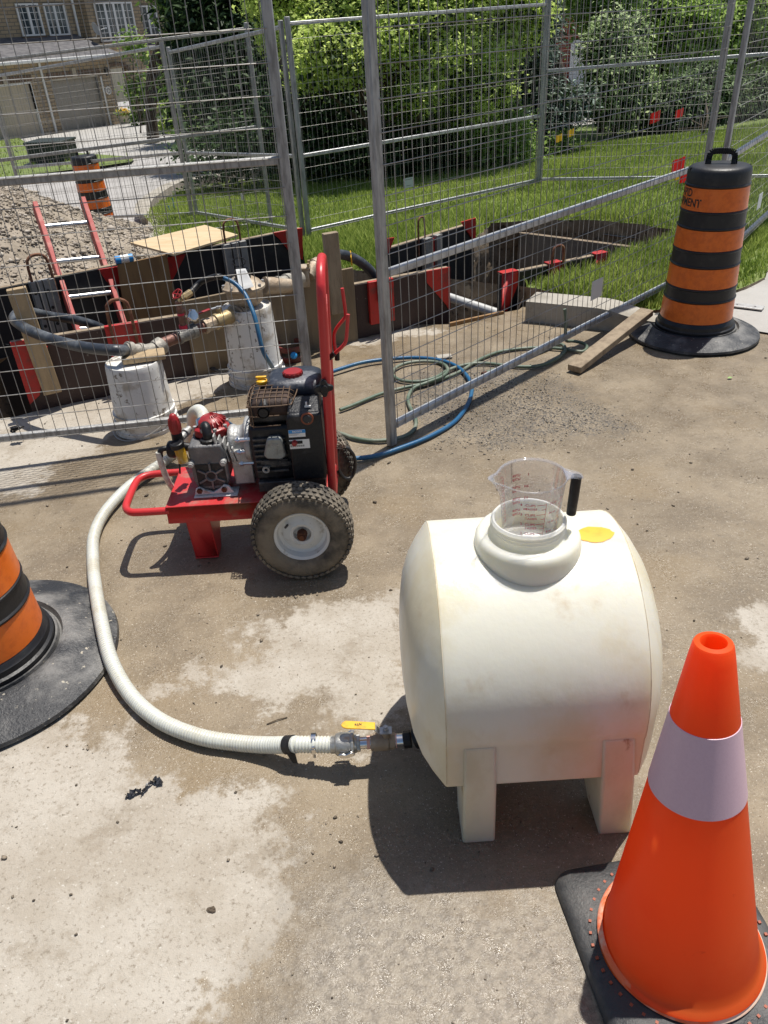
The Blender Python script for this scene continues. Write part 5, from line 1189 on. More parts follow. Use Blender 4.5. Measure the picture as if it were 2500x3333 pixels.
q0, q1 = OL(722, 820, Fa, Fb), OL(798, 800, Fa, Fb); mb = MB()
for i in range(3):
    a, b = q0.lerp(q1, i / 3 + .03), q0.lerp(q1, i / 3 + .29); a.z = b.z = .30; mb.prism([a - n * .05, b - n * .05, Vector((b.x, b.y, -1.5)) - n * .05, Vector((a.x, a.y, -1.5)) - n * .05], n * (.045 if i % 2 else .03))
q0.z = q1.z = .30; mb.prism([q0 - n * .02, q1 - n * .02, Vector((q1.x, q1.y, -1.5)) - n * .02, Vector((q0.x, q0.y, -1.5)) - n * .02], n * .018); mb.build('channel', 'channel', t, bevel=.002)
mb = MB(); c = (q0 + q1) / 2; c.z = .33; hook(mb, c - n * .01, .12, .13, .008, d); mb.build('lifting_hook', 'rebar', t, smooth=80)
A2, B2 = (Fa[0] + .03, Fa[1] - .05), (Fb[0] + .03, Fb[1] - .05)
mb = MB(); pts = [OL(x, y, A2, B2) for x, y in ((383, 862), (543, 828), (576, 1022), (408, 1045))]; mb.prism(pts, Vector((-.02, .03, 0)).normalized() * .015)
tag(mb.build('plywood_sheet', 'ply', origin=tuple(pts[3]), bevel=.001), 'brown plywood sheet standing between the red brackets beside the ladder', 'plywood sheet')
# pale sheet lying on the heap's foot
pz = [G(425, 796, .32), G(668, 738, .30), G(775, 770, .30), G(565, 834, .32)]
mb = MB(); mb.prism(pz, (0, 0, .015)); tag(mb.build('plywood_sheet', 'ply_pale', origin=tuple(pz[0]), bevel=.001), 'pale plywood sheet lying flat at the foot of the spoil heap', 'plywood sheet')
a, b = G(375, 848, .34), G(432, 838, .34); mb = MB(); mb.cyl(a, b, .027, n=14); tb = mb.build('sealant_tube', 'label_blue', origin=tuple(a), bevel=.002); tag(tb, 'small blue packaged tube lying beside the pale plywood sheet', 'tube')
mb = MB(); mb.cyl(a.lerp(b, .3), a.lerp(b, .75), .0276, n=14); mb.build('printed_band', 'label_white', tb)
# right pit --------------------------------------------------------------
Ra, Rb = (.20, 5.56), (.875, 6.24)
t, d, n, p0, p1 = board('shoring_panel', 'black shoring panel with red top corners at the left side of the open pit', 'shoring panel', Ra, Rb, (1262, 800), (1543, 715), .27, -1.7, .045, 'black_board', SG, .255)
for px in (((1256, 775), (1280, 772), (1262, 822), (1254, 830)), ((1497, 722), (1545, 708), (1545, 790), (1540, 785))):
    mb = MB(); mb.prism([OL(x, y, Ra, Rb) - n * .014 for x, y in px], n * .012); mb.build('corner_bracket', 'red_shore', t, bevel=.002)
q0, q1 = OL(1370, 800, Ra, Rb), OL(1424, 790, Ra, Rb); mb = MB()
for u0, u1 in ((0, .38), (.68, 1.0)):
    a, b = q0.lerp(q1, u0), q0.lerp(q1, u1); a.z = b.z = .27; mb.prism([a - n * .05, b - n * .05, Vector((b.x, b.y, -1.3)) - n * .05, Vector((a.x, a.y, -1.3)) - n * .05], n * .045)
mb.build('channel', 'channel', t, bevel=.002)
a, b = q0.lerp(q1, .42), q0.lerp(q1, .64); a.z = b.z = .25; mb = MB(); mb.prism([a - n * .03, b - n * .03, Vector((b.x, b.y, -.25)) - n * .03, Vector((a.x, a.y, -.25)) - n * .03], n * .02); mb.build('red_bar', 'red_shore', t)
mb = MB(); c = q0.copy(); c.z = .30; hook(mb, c - n * .01, .07, .12, .007, d); mb.build('lifting_hook', 'rebar', t, smooth=80)
Ka, Kb = (.93, 4.97), (1.66, 5.31)
t, d, n, p0, p1 = board('shoring_panel', 'low black shoring panel with red ends just behind the cut kerb', 'shoring panel', Ka, Kb, (1632, 930), (1972, 850), .20, -1.7, .045, 'black_board', SG, .20)
for u0, u1, px in ((0, .14, 0), (.43, .55, 1), (.88, 1.0, 0)):
    L_ = (p1 - p0).length; a, b = p0 + d * L_ * u0, p0 + d * L_ * u1
    hgt = .34 if u0 == 0 else .13
    mb = MB(); mb.prism([a - n * .014 + Vector((0, 0, .21)), b - n * .014 + Vector((0, 0, .21)), b - n * .014 + Vector((0, 0, .12)), a - n * .014 + Vector((0, 0, .21 - hgt))], n * .012); mb.prism([a - n * .014 + Vector((0, 0, .21)), b - n * .014 + Vector((0, 0, .21)), b + n * .05 + Vector((0, 0, .21)), a + n * .05 + Vector((0, 0, .21))], (0, 0, .006)); mb.build('corner_bracket', 'red_shore', t, bevel=.002)
mb = MB(); c = p0.lerp(p1, .5); c.z = .215; hook(mb, c - n * .02, .09, .11, .009, d); mb.build('lifting_hook', 'rebar', t, smooth=80)
pts = [G(1690, 758, -.05), G(2090, 809, -.05)]; A3, B3 = (pts[0].x, pts[0].y), (pts[1].x, pts[1].y)
mb = MB(); mb.prism([pts[0], pts[1], pts[1] + Vector((-.05, -.1, -1.2)), pts[0] + Vector((-.1, -.2, -1.2))], Vector((.02, .05, .0))); o = mb.build('trench_sheet', mat('muddy_steel_sheet', (.24, .185, .13), .75, .0, (.16, .12, .08), 5, (.4, .65), .3, 40, col3=(.25, .13, .07), scale3=4, amt3=(.58, .7)), origin=tuple(pts[0])); tag(o, 'muddy grey-brown sheet holding back the earth deep in the pit', 'sheet')
a, b = OL(1468, 972, (.3, 4.9), (.9, 5.4)), G(1612, 1022, .0); a, b = Vector((.48, 5.05, -.02)), Vector((.93, 4.90, -.16))
a, b = at(1462, 968, 5.2), at(1640, 1026, 4.98); tag(MB().cyl(a, b, .03, n=20).build('conduit_pipe', 'pvc', origin=tuple(a), smooth=60), 'grey conduit pipe slanting across the pit', 'pipe')
e = [G(1465, 1061, .0), G(1640, 1022, .0)]; tag(MB().beam(e[0] + Vector((0, .03, -.02)), e[1] + Vector((0, .03, -.02)), .02, .06).build('edge_board', 'ply', origin=tuple(e[0])), 'thin brown board along the near rim of the pit', 'board')

# ladder ----------------------------------------------------------------
ld = thing('ladder', 'red fibreglass ladder with aluminium rungs climbing out of the trench', 'ladder', tuple(at(300, 1050, 4.9)))
La = [at(108, 668, 5.62), at(238, 1052, 5.02)]; Lb = [at(264, 652, 5.80), at(394, 1044, 5.18)]
dirA = (La[1] - La[0]).normalized(); dirB = (Lb[1] - Lb[0]).normalized()
for L_ in (La, Lb):
    dv = (L_[1] - L_[0]).normalized(); a, b = L_[0], L_[1] + dv * 1.2; mb = MB(); u = (Lb[0] - La[0]).normalized(); w_ = dv.cross(u)
    mb.beam(a, b, .008, .075, w_); mb.beam(a + u * .012 + w_ * .036, b + u * .012 + w_ * .036, .026, .006, w_); mb.beam(a + u * .012 - w_ * .036, b + u * .012 - w_ * .036, .026, .006, w_); mb.build('side_rail', 'frp', ld, bevel=.001)
for py_ in ((134, 738, 279, 725), (173, 853, 320, 838), (214, 968, 360, 953)):
    ta = [(La[0].lerp(La[1], s / 40), s) for s in range(80)]
    def closest(L0, L1, px, py):
        best = None
        for s in range(0, 160):
            p = L0.lerp(L1, s / 100); v = p - EYE; r_ = cr * 0
            q = ray(px, py); c_ = (v.normalized() - q.normalized()).length
            if best is None or c_ < best[0]: best = (c_, p)
        return best[1]
    a, b = closest(La[0], La[1], py_[0], py_[1]), closest(Lb[0], Lb[1], py_[2], py_[3]); MB().cyl(a, b, .0165, n=14).build('rung', 'alu', ld, smooth=60)
for k_ in range(1, 3):
    a = La[0].lerp(La[1], .18 + .29 * (2 + k_)); b = Lb[0].lerp(Lb[1], .18 + .29 * (2 + k_)); MB().cyl(a, b, .0165, n=14).build('rung', 'alu', ld, smooth=60)

# ================================================================== BUCKETS
def make_bucket(label, c, rz, hgt=.37):
    t = thing('bucket', label, 'bucket', (0, 0, 0), group='upturned white buckets')
    hgt = hgt
    prof = [(0, hgt - .006), (.118, hgt - .006), (.121, hgt), (.126, hgt), (.129, hgt - .008), (.131, hgt - .03), (.141, .115), (.1425, .105), (.150, .103), (.1505, .094), (.1435, .092), (.1445, .068), (.152, .066), (.1525, .056), (.146, .053), (.1475, .028), (.155, .026), (.1555, .004), (.150, 0), (.147, .004), (.147, .02)]
    MB().lathe(prof, n=64).build('bucket_body', 'bucket', t, smooth=40)
    mb = MB(); pth = [( .153 * math.cos(a), .153 * math.sin(a), .075 - .065 * math.sin(a - math.pi / 2 + math.pi / 2) if False else .075 - .07 * math.sin(a)) for a in [math.pi * i / 20 for i in range(21)]]
    pth = [(x * 1.02, y * (1.15), max(.006, z)) for x, y, z in pth]; mb.tube(smooth_path(pth, .02), .0022, 6); mb.build('wire_handle', 'galv', t, smooth=60)
    t.location = c; t.rotation_euler.z = rz; WO[t.name] = Vector((0, 0, 0)); return t
c1 = G(470, 1428, T(-1.1, 3.4)); dr = Vector((c1.x, c1.y, 0)).normalized(); c1 = c1 + dr * .155 + Vector((.035, 0, 0))
c2 = G(832, 1270, T(-.65, 3.9)); dr = Vector((c2.x, c2.y, 0)).normalized(); c2 = c2 + dr * .155 + Vector((.02, 0, 0))
bk1 = make_bucket('upturned dirty white bucket with a wood block on top under the pipe elbow', (c1.x, c1.y, T(c1.x, c1.y)), math.radians(150), .345)
bk2 = make_bucket('cleaner upturned white bucket under the bronze water meter', (c2.x, c2.y, T(c2.x, c2.y)), math.radians(200), .42)
bt = T(c1.x, c1.y) + .345
mb = MB(); mb.beam(Vector((c1.x - .04, c1.y - .02, bt + .018)), Vector((c1.x + .15, c1.y + .03, bt + .015)), .10, .028); tag(mb.build('wood_block', 'wood', origin=(c1.x, c1.y, bt), bevel=.006, bseg=2), 'short pale wood block resting on the dirty upturned bucket', 'wood block')

# ================================================================== PIPEWORK
PA, PB = (c1.x - .1, c1.y - .06), (c2.x + .02, c2.y - .01)
pp = lambda x, y: OL(x, y, PA, PB)
pw = thing('pipe_assembly', 'line of pipe fittings, valves and bronze water meter laid across two buckets', 'pipework', (c1.x, c1.y, bt + .05))
el0, el1, el2 = pp(415, 1138), pp(470, 1142), pp(525, 1122)
elc = [pp(408, 1140), pp(440, 1143), pp(480, 1143), pp(515, 1132), pp(535, 1118)]
mb = MB(); mb.tube(smooth_path(elc, .01), .034, 24); mb.tube([pp(412, 1140), pp(430, 1142)], .042, 24); mb.tube([pp(508, 1136), pp(530, 1121)], .042, 24); mb.tube([pp(452, 1143), pp(465, 1144)], .039, 24)
mb.build('elbow', 'fit_grey', pw, smooth=50, bevel=.002)
ax0, ax1 = pp(530, 1118), pp(800, 1008); dv = (ax1 - ax0)
Q = lambda x: ax0 + dv * ((x - 530) / 270.0)
MB().tube([Q(528), Q(582)], .027, 24).tube([Q(632), Q(668)], .027, 24).build('pipe', 'pipe_brown', pw, smooth=60)
mb = MB(); mb.tube([Q(575), Q(584), Q(585), Q(618), Q(619), Q(632)], [.036, .036, .033, .033, .037, .037], 24); tee = mb.build('tee', mat('dark_galvanised_tee', (.16, .155, .145), .55, .4, (.28, .27, .24), 18, (.45, .65), .3, 90), pw, smooth=40)
mb = MB(); mb.tube([Q(658), Q(668), Q(669), Q(700)], [.038, .038, .034, .034], 10); mb.build('hex_coupling', 'bronze', pw, smooth=20, bevel=.002)
mb = MB(); mb.tube([Q(690), Q(694), Q(696), Q(712), Q(714), Q(735), Q(740), Q(752)], [.033, .033, .041, .041, .035, .035, .039, .039], 24); mb.build('ball_valve_body', 'brass', pw, smooth=40, bevel=.001)
tp = Q(712); MB().cyl(tp, tp + Vector((0, 0, .060)), .012, n=12).build('valve_stem', 'brass', pw)
MB().prism([tp + Vector((-.03, -.012, .058)), tp + Vector((.02, .012, .062)), tp + Vector((.012, .026, .062)), tp + Vector((-.038, .002, .058))], (0, 0, .006)).cyl(tp + Vector((0, 0, .056)), tp + Vector((0, 0, .072)), .009, n=6).build('stem_nut', 'galv', pw)
a, b = pp(683, 1006), pp(641, 1022); MB().beam(a, b, .02, .006).build('red_lever', 'red_plastic', pw, bevel=.002)
# vertical branch, gauge, tap
b0 = Q(598); vt = lambda h, dx=0: b0 + Vector((dx, 0, h))
mb = MB(); mb.tube([vt(.02), vt(.165)], .0155, 16); br = mb.build('branch_pipe', 'pipe_brown', pw, smooth=60)
MB().tube([vt(.03), vt(.048)], .021, 12).build('thread_tape', 'ink_red', br); MB().tube([vt(.098), vt(.108)], .018, 12).build('thread_tape', 'ink_red', br)
gz_ = pp(625, 1028); MB().lathe([(0, -.018), (.03, -.018), (.033, -.01), (.033, .012), (.026, .018), (0, .018)], gz_, 8, (.5, -.45, .25)).build('pressure_gauge', 'chrome', pw, bevel=.002)
MB().cyl(vt(.135), gz_, .012, n=10).build('gauge_neck', 'pipe_brown', pw)
tp2 = pp(588, 972); MB().tube([vt(.16), tp2], .012, 10).tube([tp2, pp(602, 962)], .016, 6).tube([pp(598, 968), pp(622, 951)], .018, 6).build('brass_tap', 'brass', pw, bevel=.001)
hw = pp(577, 957); mb = MB(); nrm_ = Vector((-.35, -.55, .75)).normalized(); u_, v_ = perp(nrm_)
mb.tube([hw + (u_ * math.cos(i * .3142) + v_ * math.sin(i * .3142)) * (.025 + .002 * math.cos(i * 1.257 * 1.25)) for i in range(20)], .0038, 8, closed=True)
for i in range(4): mb.tube([hw, hw + (u_ * math.cos(i * 1.571) + v_ * math.sin(i * 1.571)) * .024], .003, 6)
mb.cyl(hw, tp2, .004, n=6); mb.build('tap_handwheel', 'red_plastic', pw, smooth=60)
# flanged meter
def flange(p, d, r_, th=.012):
    mb = MB(); u, v = perp(d); pts = [p + u * math.cos(i * .2618) * r_ * (1.25 if 1 else 1) + v * math.sin(i * .2618) * r_ * .72 for i in range(24)]
    mb.prism(pts, Vector(d).normalized() * th); return mb
dn = dv.normalized()
fl = pp(765, 1018); mb = flange(fl, dn, .052); mb.v += []; mb.build('flange', 'bronze', pw, bevel=.002)
mb = flange(fl + dn * .016, dn, .052); mb.build('flange', 'bronze', pw, bevel=.002)
MB().cyl(fl + Vector((.028, -.03, -.03)), fl + Vector((.012, -.055, -.035)), .012, n=6).build('flange_bolt', 'galv', pw)
MB().tube([fl + dn * .02, pp(800, 1005)], [.034, .045], 24).build('meter_inlet', 'bronze', pw, smooth=60)
mc = Vector((c2.x, c2.y, T(c2.x, c2.y) + .42)); mb = MB()
mb.lathe([(0, .004), (.07, .004), (.088, .02), (.094, .045), (.094, .075), (.100, .085), (.112, .09), (.112, .102), (.100, .108), (.086, .125), (.06, .14), (0, .143)], mc, 40); mt = mb.build('water_meter', 'bronze', pw, smooth=45)
mb = MB()
for i in range(8): a = i * .785 + .3; mb.cyl(mc + Vector((.102 * math.cos(a), .102 * math.sin(a), .098)), mc + Vector((.102 * math.cos(a), .102 * math.sin(a), .118)), .008, n=6)
mb.build('lid_bolt', 'galv', mt)
mb = MB(); rc = mc + Vector((.005, 0, .14)); mb.lathe([(0, 0), (.040, 0), (.042, .03), (.036, .045), (.032, .04), (0, .036)], rc, 28); reg = mb.build('register', 'black_plastic', mt, smooth=40)
a_, b_ = rc + Vector((-.02, -.035, .050)), rc + Vector((.012, -.038, .052)); mb = MB(); mb.prism([rc + Vector((-.026, -.03, .05)), rc + Vector((.024, -.034, .052)), rc + Vector((.062, -.098, -.02)), rc + Vector((-.006, -.122, -.028))], (0, .002, .004)); mb.build('white_card', 'label_white', reg)
mb = MB(); mb.tube([rc + Vector((.034 * math.cos(i * .349) - .015, .03 + .012 * math.sin(i * .349), .075 + .018 * math.sin(i * .349))) for i in range(18)], .003, 6, closed=True); mb.build('register_lid', 'black_plastic', reg)
# downstream fittings
C0 = mc + Vector((.10, .07, .075)); P3 = at(985, 905, C0.y + .28); P4 = at(1040, 862, P3.y + .13)
pts = [C0, at(945, 930, C0.y + .08), at(960, 922, C0.y + .16), P3]
mb = MB(); mb.tube([pts[0], pts[1]], [.046, .036], 20); fl2 = at(922, 940, C0.y + .06); mb.v and None; mb.build('meter_outlet', 'bronze', pw, smooth=50)
dn2 = (P3 - C0).normalized(); mb = flange(C0 + dn2 * .05, dn2, .05); mb.prism([v + dn2 * .014 for v in [Vector(q) for q in mb.v[:24]]], dn2 * .012); mb.build('flange', 'bronze', pw, bevel=.002)
S = lambda t_: C0.lerp(P3, t_)
mb = MB(); mb.tube([S(.30), S(.36), S(.37), S(.52), S(.53), S(.64), S(.65), S(.74), S(.75), S(.92)], [.036, .036, .031, .031, .040, .040, .033, .033, .042, .042], 20); mb.build('coupling', 'fit_grey', pw, smooth=40, bevel=.001)
mb = MB(); mb.box(P3 + Vector((.0, .02, .0)), (.075, .07, .10)); mb.box(P3 + Vector((0, .02, .055)), (.10, .09, .014)); vb = mb.build('check_valve_body', 'bronze', pw, bevel=.006)
mb = MB()
for dx, dy in ((-.04, -.015), (.04, -.015), (-.04, .055), (.04, .055)): mb.cyl(P3 + Vector((dx, dy, .06)), P3 + Vector((dx, dy, .082)), .009, n=6)
mb.build('lid_bolt', 'brass', vb)
mb = MB(); mb.tube(smooth_path([P3 + Vector((.03, .03, 0)), at(1018, 872, P3.y + .08), P4], .01), .036, 20); mb.tube([at(1022, 868, P3.y + .10), at(1036, 860, P3.y + .13)], .043, 20); mb.build('elbow', 'bronze', pw, smooth=50)
# black hoses
bh = [pp(412, 1140), at(380, 1140, 3.44), at(300, 1134, 3.50), at(210, 1116, 3.60), at(120, 1086, 3.70), at(66, 1058, 3.82), at(46, 1036, 3.98), at(64, 1018, 4.14), at(100, 1016, 4.26), at(170, 1030, 4.40), at(250, 1042, 4.52), at(330, 1068, 4.62), at(380, 1110, 4.72)]
MB_ = MB().tube(smooth_path(bh, .02), .0265, 20); tag(MB_.build('water_hose', 'hose_black', origin=tuple(bh[0]), smooth=80), 'thick black hose looping from the pipe elbow round the left stake into the trench', 'hose')
bh = [P4, at(1062, 838, P4.y + .08), at(1095, 828, P4.y + .16), at(1135, 834, P4.y + .22), at(1180, 858, P4.y + .26), at(1215, 895, P4.y + .29), at(1228, 950, P4.y + .34), at(1232, 1010, P4.y + .42)]
o = MB().tube(smooth_path(bh, .02), .029, 20).build('water_hose', 'hose_black', origin=tuple(bh[0]), smooth=80); tag(o, 'thick black hose bending behind the grey stake down into the pit', 'hose')
q = bh[3]; MB().tube([q + Vector((0, 0, .0)) + Vector((.012, .0, .031)), q + Vector((.014, -.032, .0)), q + Vector((.016, -.02, -.05))], .004, 8).build('yellow_band', 'yellow_plastic', o)

# blue + green hoses ---------------------------------------------------
bl = [pp(622, 951), at(655, 918, pp(622, 951).y + .05), at(705, 900, 3.72), at(719, 902, 3.74), at(761, 920, 3.74), at(797, 957, 3.70), at(820, 1006, 3.64), at(833, 1046, 3.60), at(845, 1100, 3.57), at(857, 1145, 3.56), at(878, 1181, 3.60)]
gz0 = .014
bl2 = [G(905, 1216, .05), G(960, 1238, gz0), G(1030, 1226, gz0), G(1110, 1200, gz0), G(1180, 1180, gz0), G(1260, 1169, gz0), G(1350, 1164, gz0), G(1430, 1172, gz0), G(1485, 1192, gz0), G(1520, 1224, gz0), G(1536, 1262, gz0), G(1524, 1312, gz0), G(1480, 1372, gz0), G(1400, 1420, gz0), G(1310, 1456, gz0), G(1230, 1482, gz0), G(1160, 1492, gz0), G(1080, 1496, gz0), G(980, 1480, gz0), G(880, 1445, .03), at(793, 1410, 2.78), at(735, 1374, 2.62), at(716, 1366, 2.50)]
full = smooth_path(bl[2:] + bl2, .02); bz = thing('blue_hose', 'thin blue hose from the brass tap looping over the ground to the pump', 'hose', tuple(G(1300, 1460, 0)))
MB().tube(full, .0105, 12).build('hose', 'hose_blue', bz, smooth=80)
MB().tube(smooth_path(bl[:4], .01), .0145, 12).build('hose_sleeve', 'black_plastic', bz, smooth=80)
MB().tube([at(1160, 1492, 2.95), at(1185, 1488, 2.98)] if False else [full[0], full[1]], .0107, 10).build('hose_joint', 'hose_blue', bz)
def Z(x, y, z=.011): return G(1150 + x / 1.3825, 1000 + y / 1.3825, z)
gA = [Z(-60, 462), Z(0, 440), Z(60, 415), Z(130, 388), Z(230, 362), Z(340, 340), Z(430, 312), Z(490, 284), Z(560, 240), Z(650, 203), Z(760, 186), Z(870, 182), Z(960, 190), Z(1030, 200), Z(1052, 178, .012), Z(1030, 160, .02), Z(985, 152, .03), Z(958, 150, .05), at(1150 + 955 / 1.3825, 1000 + 110 / 1.3825, 4.05), at(1150 + 957 / 1.3825, 1000 + 60 / 1.3825, 4.05), at(1150 + 952 / 1.3825, 1000 + 8 / 1.3825, 4.05)]
gB = [Z(592, 300, .016), Z(620, 286), Z(700, 262), Z(770, 232), Z(850, 196), Z(930, 166), Z(955, 190, .014), Z(925, 225), Z(870, 254), Z(790, 268), Z(690, 262), Z(590, 252), Z(510, 258), Z(430, 282, .016), Z(370, 316, .018), Z(300, 334), Z(220, 330), Z(178, 306), Z(188, 275), Z(240, 252), Z(320, 243), Z(395, 252), Z(425, 280, .025), Z(400, 312, .025), Z(330, 340, .02), Z(270, 366), Z(246, 410), Z(258, 455), Z(280, 500), Z(276, 545), Z(230, 580), Z(150, 598), Z(70, 600), Z(0, 588), Z(-50, 570), Z(-110, 560)]
gt = thing('garden_hose', 'thin green garden hose lying in tangled loops behind the fence', 'hose', tuple(G(1450, 1200, 0)))
for g_ in (gA, gB): MB().tube(smooth_path(g_, .02), .0092, 10).build('hose', 'hose_green', gt, smooth=80)
MB().cyl(Z(600, 298, .016), Z(580, 303, .016), .013, n=10).build('hose_nozzle', 'rust', gt)

# ================================================================== SMALL THINGS
a, b = G(1872, 1196, .022), G(2106, 1014, .13); a2 = G(1850, 1215, .022)
mb = MB(); mb.beam(a + Vector((-.01, -.02, 0)), b, .08, .036); tag(mb.build('timber_plank', 'wood_grey', origin=tuple(a), bevel=.004), 'weathered timber plank lying on the ground left of the big barrel', 'plank')
mb = MB(); a, b = G(2378, 990, .02), G(2485, 1003, .02); d_ = (b - a).normalized(); mb.beam(a - d_ * .1, b, .075, .008); o = mb.build('steel_plate', 'steel_plate', origin=tuple(b), bevel=.001); tag(o, 'narrow zinc steel plate on the pavement right of the big barrel', 'steel plate')
mb = MB()
for u in (.2, .75): p = a.lerp(b, u); mb.cyl(p + Vector((0, 0, .002)), p + Vector((0, 0, .0048)), .006, n=10)
mb.build('plate_hole', 'ink', o)
c = G(738, 1184, T(-.8, 4.1) + .02); mb = MB(); mb.tube([c + Vector((.1 * math.cos(i * .2618), .1 * math.sin(i * .2618), 0)) for i in range(24)], .009, 8, closed=True)
for i in range(5): mb.tube([c, c + Vector((.1 * math.cos(i * 1.257), .1 * math.sin(i * 1.257), 0))], .006, 6)
tag(mb.build('handwheel', 'dark_iron', origin=tuple(c), smooth=60), 'black spoked valve handwheel lying flat between the two buckets', 'handwheel')
c = G(950, 1150, 0.0); c.z = T(c.x, c.y); rc_ = thing('pipe_clamp', 'dark red split ring clamp on the ground right of the right bucket', 'clamp', tuple(c)); mb = MB()
mb.lathe([(.088, .055), (.092, .055), (.098, .075), (.098, .085), (.092, .09), (.086, .085), (.086, .06)], c + Vector((0, 0, -.05)), 40); mb.lathe([(.078, .02), (.088, .02), (.092, .03), (.088, .05), (.078, .05), (.078, .02)], c + Vector((.0, 0, .045)), 40)
for i in range(6): mb.cyl(c + Vector((.086 * math.cos(i), .086 * math.sin(i), .03)), c + Vector((.086 * math.cos(i), .086 * math.sin(i), .08)), .008, n=8)
mb.build('clamp_ring', mat('dark_red_iron', (.16, .03, .025), .5, 0, (.08, .03, .025), 12), rc_, smooth=40)
mb = MB(); mb.box(c + Vector((.085, -.06, .02)), (.04, .03, .03)); mb.build('clamp_lug', 'dark_iron', rc_, bevel=.004)
c = G(957, 1158, .02); MB().lathe([(0, 0), (.018, 0), (.02, .012), (.012, .02), (0, .02)], c, 20, (0, -1, .5)).build('blue_cap', 'label_blue', rc_)
c = G(1446, 1160, .006); c2_ = c.copy(); mb = MB(); mb.box(c, (.085, .055, .006), Matrix.Rotation(.1, 3, 'Z')); tag(mb.build('tile_scrap', 'concrete', origin=tuple(c), bevel=.001), 'pale square scrap lying inside the green hose loops', 'scrap')
# plastic scrap on the foreground
r = random.Random(12); c = G(475, 2568, .006); mb = MB(); 
for k_ in range(3):
    px, py = (432, 474, 512)[k_], (2592, 2576, 2552)[k_]; q = G(px, py, .004); n_ = 10
    ring_ = []; 
    vs = []
    for i in range(n_ + 1):
        for j in range(4): vs.append((q.x + (i * .0036 - .016) * (1, .6, .8)[k_] + r.uniform(-.003, .003), q.y + (i - 5) * (.0004, .003, -.0022)[k_] + r.uniform(-.003, .003) + (j - 1.5) * .0065 * (1 - abs(i - 5) / 9) + i * .001, .004 + r.uniform(0, .014) * (1 if 0 < i < n_ else .2)))
    mb.add(vs, [(i * 4 + j, (i + 1) * 4 + j, (i + 1) * 4 + j + 1, i * 4 + j + 1) for i in range(n_) for j in range(3)])
tag(mb.build('plastic_scrap', mat('crumpled_black_film', (.02, .022, .028), .3, 0, (.12, .12, .13), 60, (.5, .7)), origin=tuple(c), smooth=25), 'crumpled strip of black plastic on the pale ground below the white hose', 'plastic scrap')
mb = MB(); c = G(55, 1400, .012)
for i in range(5): mb.tube(smooth_path([c + Vector((r.uniform(-.035, .035), r.uniform(-.02, .02), r.uniform(-.005, .02))) for _ in range(5)], .01), .005, 6)
tag(mb.build('tangled_scrap', 'black_plastic', origin=tuple(c)), 'small tangle of black scrap beside the bottom rail of the left fence', 'scrap')
for (px, py, m_, lb) in ((868, 2357, 'rust', 'thin dark twig on the ground above the white hose'), (2395, 785, 'wood_grey', 'thin twig on the sidewalk behind the big barrel')):
    q = G(px, py if py > 1000 else 970, .003); tag(MB().tube([q, q + Vector((.03, .012, .002)), q + Vector((.055, .02, 0))], .0016, 6).build('twig', 'bark', origin=tuple(q)), lb, 'twig')
def leaf_piece(px, py, s, ang):
    q = G(px, py, .003); mb = MB(); P_ = [(-.5, 0), (-.2, .28), (.2, .25), (.5, 0), (.2, -.22), (-.2, -.26)]
    mb.prism([q + Vector((s * (x * math.cos(ang) - y * math.sin(ang)), s * (x * math.sin(ang) + y * math.cos(ang)), .002 + abs(y) * s * .3)) for x, y in P_], (0, 0, .0006)); return mb.build('fallen_leaf', mat('pale_leaf', (.25, .4, .12), .6), origin=tuple(q), smooth=0)
tag(leaf_piece(2376, 1231, .03, .3), 'pale green fallen leaf on the pavement below the big barrel', 'leaf')
# marking flags
def flag(px, py, h, m, label, s=.1, dz=LW, ty=None, nm='marking_flag'):
    b = GT(px, py, dz); t = thing(nm, label, 'flag', tuple(b), group='utility marking flags'); MB().tube([b, b + Vector((.004, 0, h))], .0013, 5).build('wire_stem', 'galv', t)
    mb = MB(); P_ = b + Vector((.004, 0, h)); vs = []
    for i in range(6):
        for j in (0, 1): vs.append(P_ + Vector((-s * i / 5 * .85, .016 * math.sin(i * 1.9), -s * .5 * i / 5 * .5 - j * s * .85)))
    mb.add(vs, [(2 * i, 2 * i + 2, 2 * i + 3, 2 * i + 1) for i in range(5)]); mb.build('flag_cloth', m, t, smooth=60)
flag(2215, 618, .30, 'flag_red', 'red marking flag standing out in front, left of the big barrel top', .14)
flag(2238, 650, .27, 'flag_red', 'red marking flag half hidden by the big barrel', .12)
flag(2203, 626, .16, 'flag_yel', 'small yellow flag tip just below the front red flag', .05)
flag(2140, 440, .34, 'flag_red', 'red marking flag at the shrub edge beside the low juniper', .17)
flag(2212, 446, .38, 'flag_red', 'narrow red marking flag in front of the low juniper', .13)
flag(1862, 508, .34, 'flag_yel', 'right yellow marking flag by the blue spruce', .10)
flag(1824, 528, .34, 'flag_yel', 'left yellow marking flag by the blue spruce', .10)
# blue paint mark stake on the left lawn
q = GT(570, 690, LW); tag(MB().tube([q, q + Vector((.0, .0, .16))], .006, 6).tube([q + Vector((-.05, -.02, .0)), q + Vector((-.06, -.02, .08))], .006, 6).build('marker_peg', 'label_blue', origin=tuple(q)), 'thin blue marker peg in the grass near the curved kerb', 'peg')
# weeds at the kerb foot

# ================================================================== BRICK HOUSE
HO = GT(250, 425); hrz = math.atan2(.82, .57)
hs_ = thing('brick_house', 'tan brick house with two garage doors and white grid windows across the street', 'house', tuple(HO), hrz)
def hb_(name, m, boxes, parent=hs_, bevel=0, smooth=30):
    mb = MB()
    for a, b in boxes: mb.bb(a, b)
    return mb.build(name, m, parent, local=True, bevel=bevel, smooth=smooth)
UY = 1.5                                                   # upper storey set back behind the garage roof
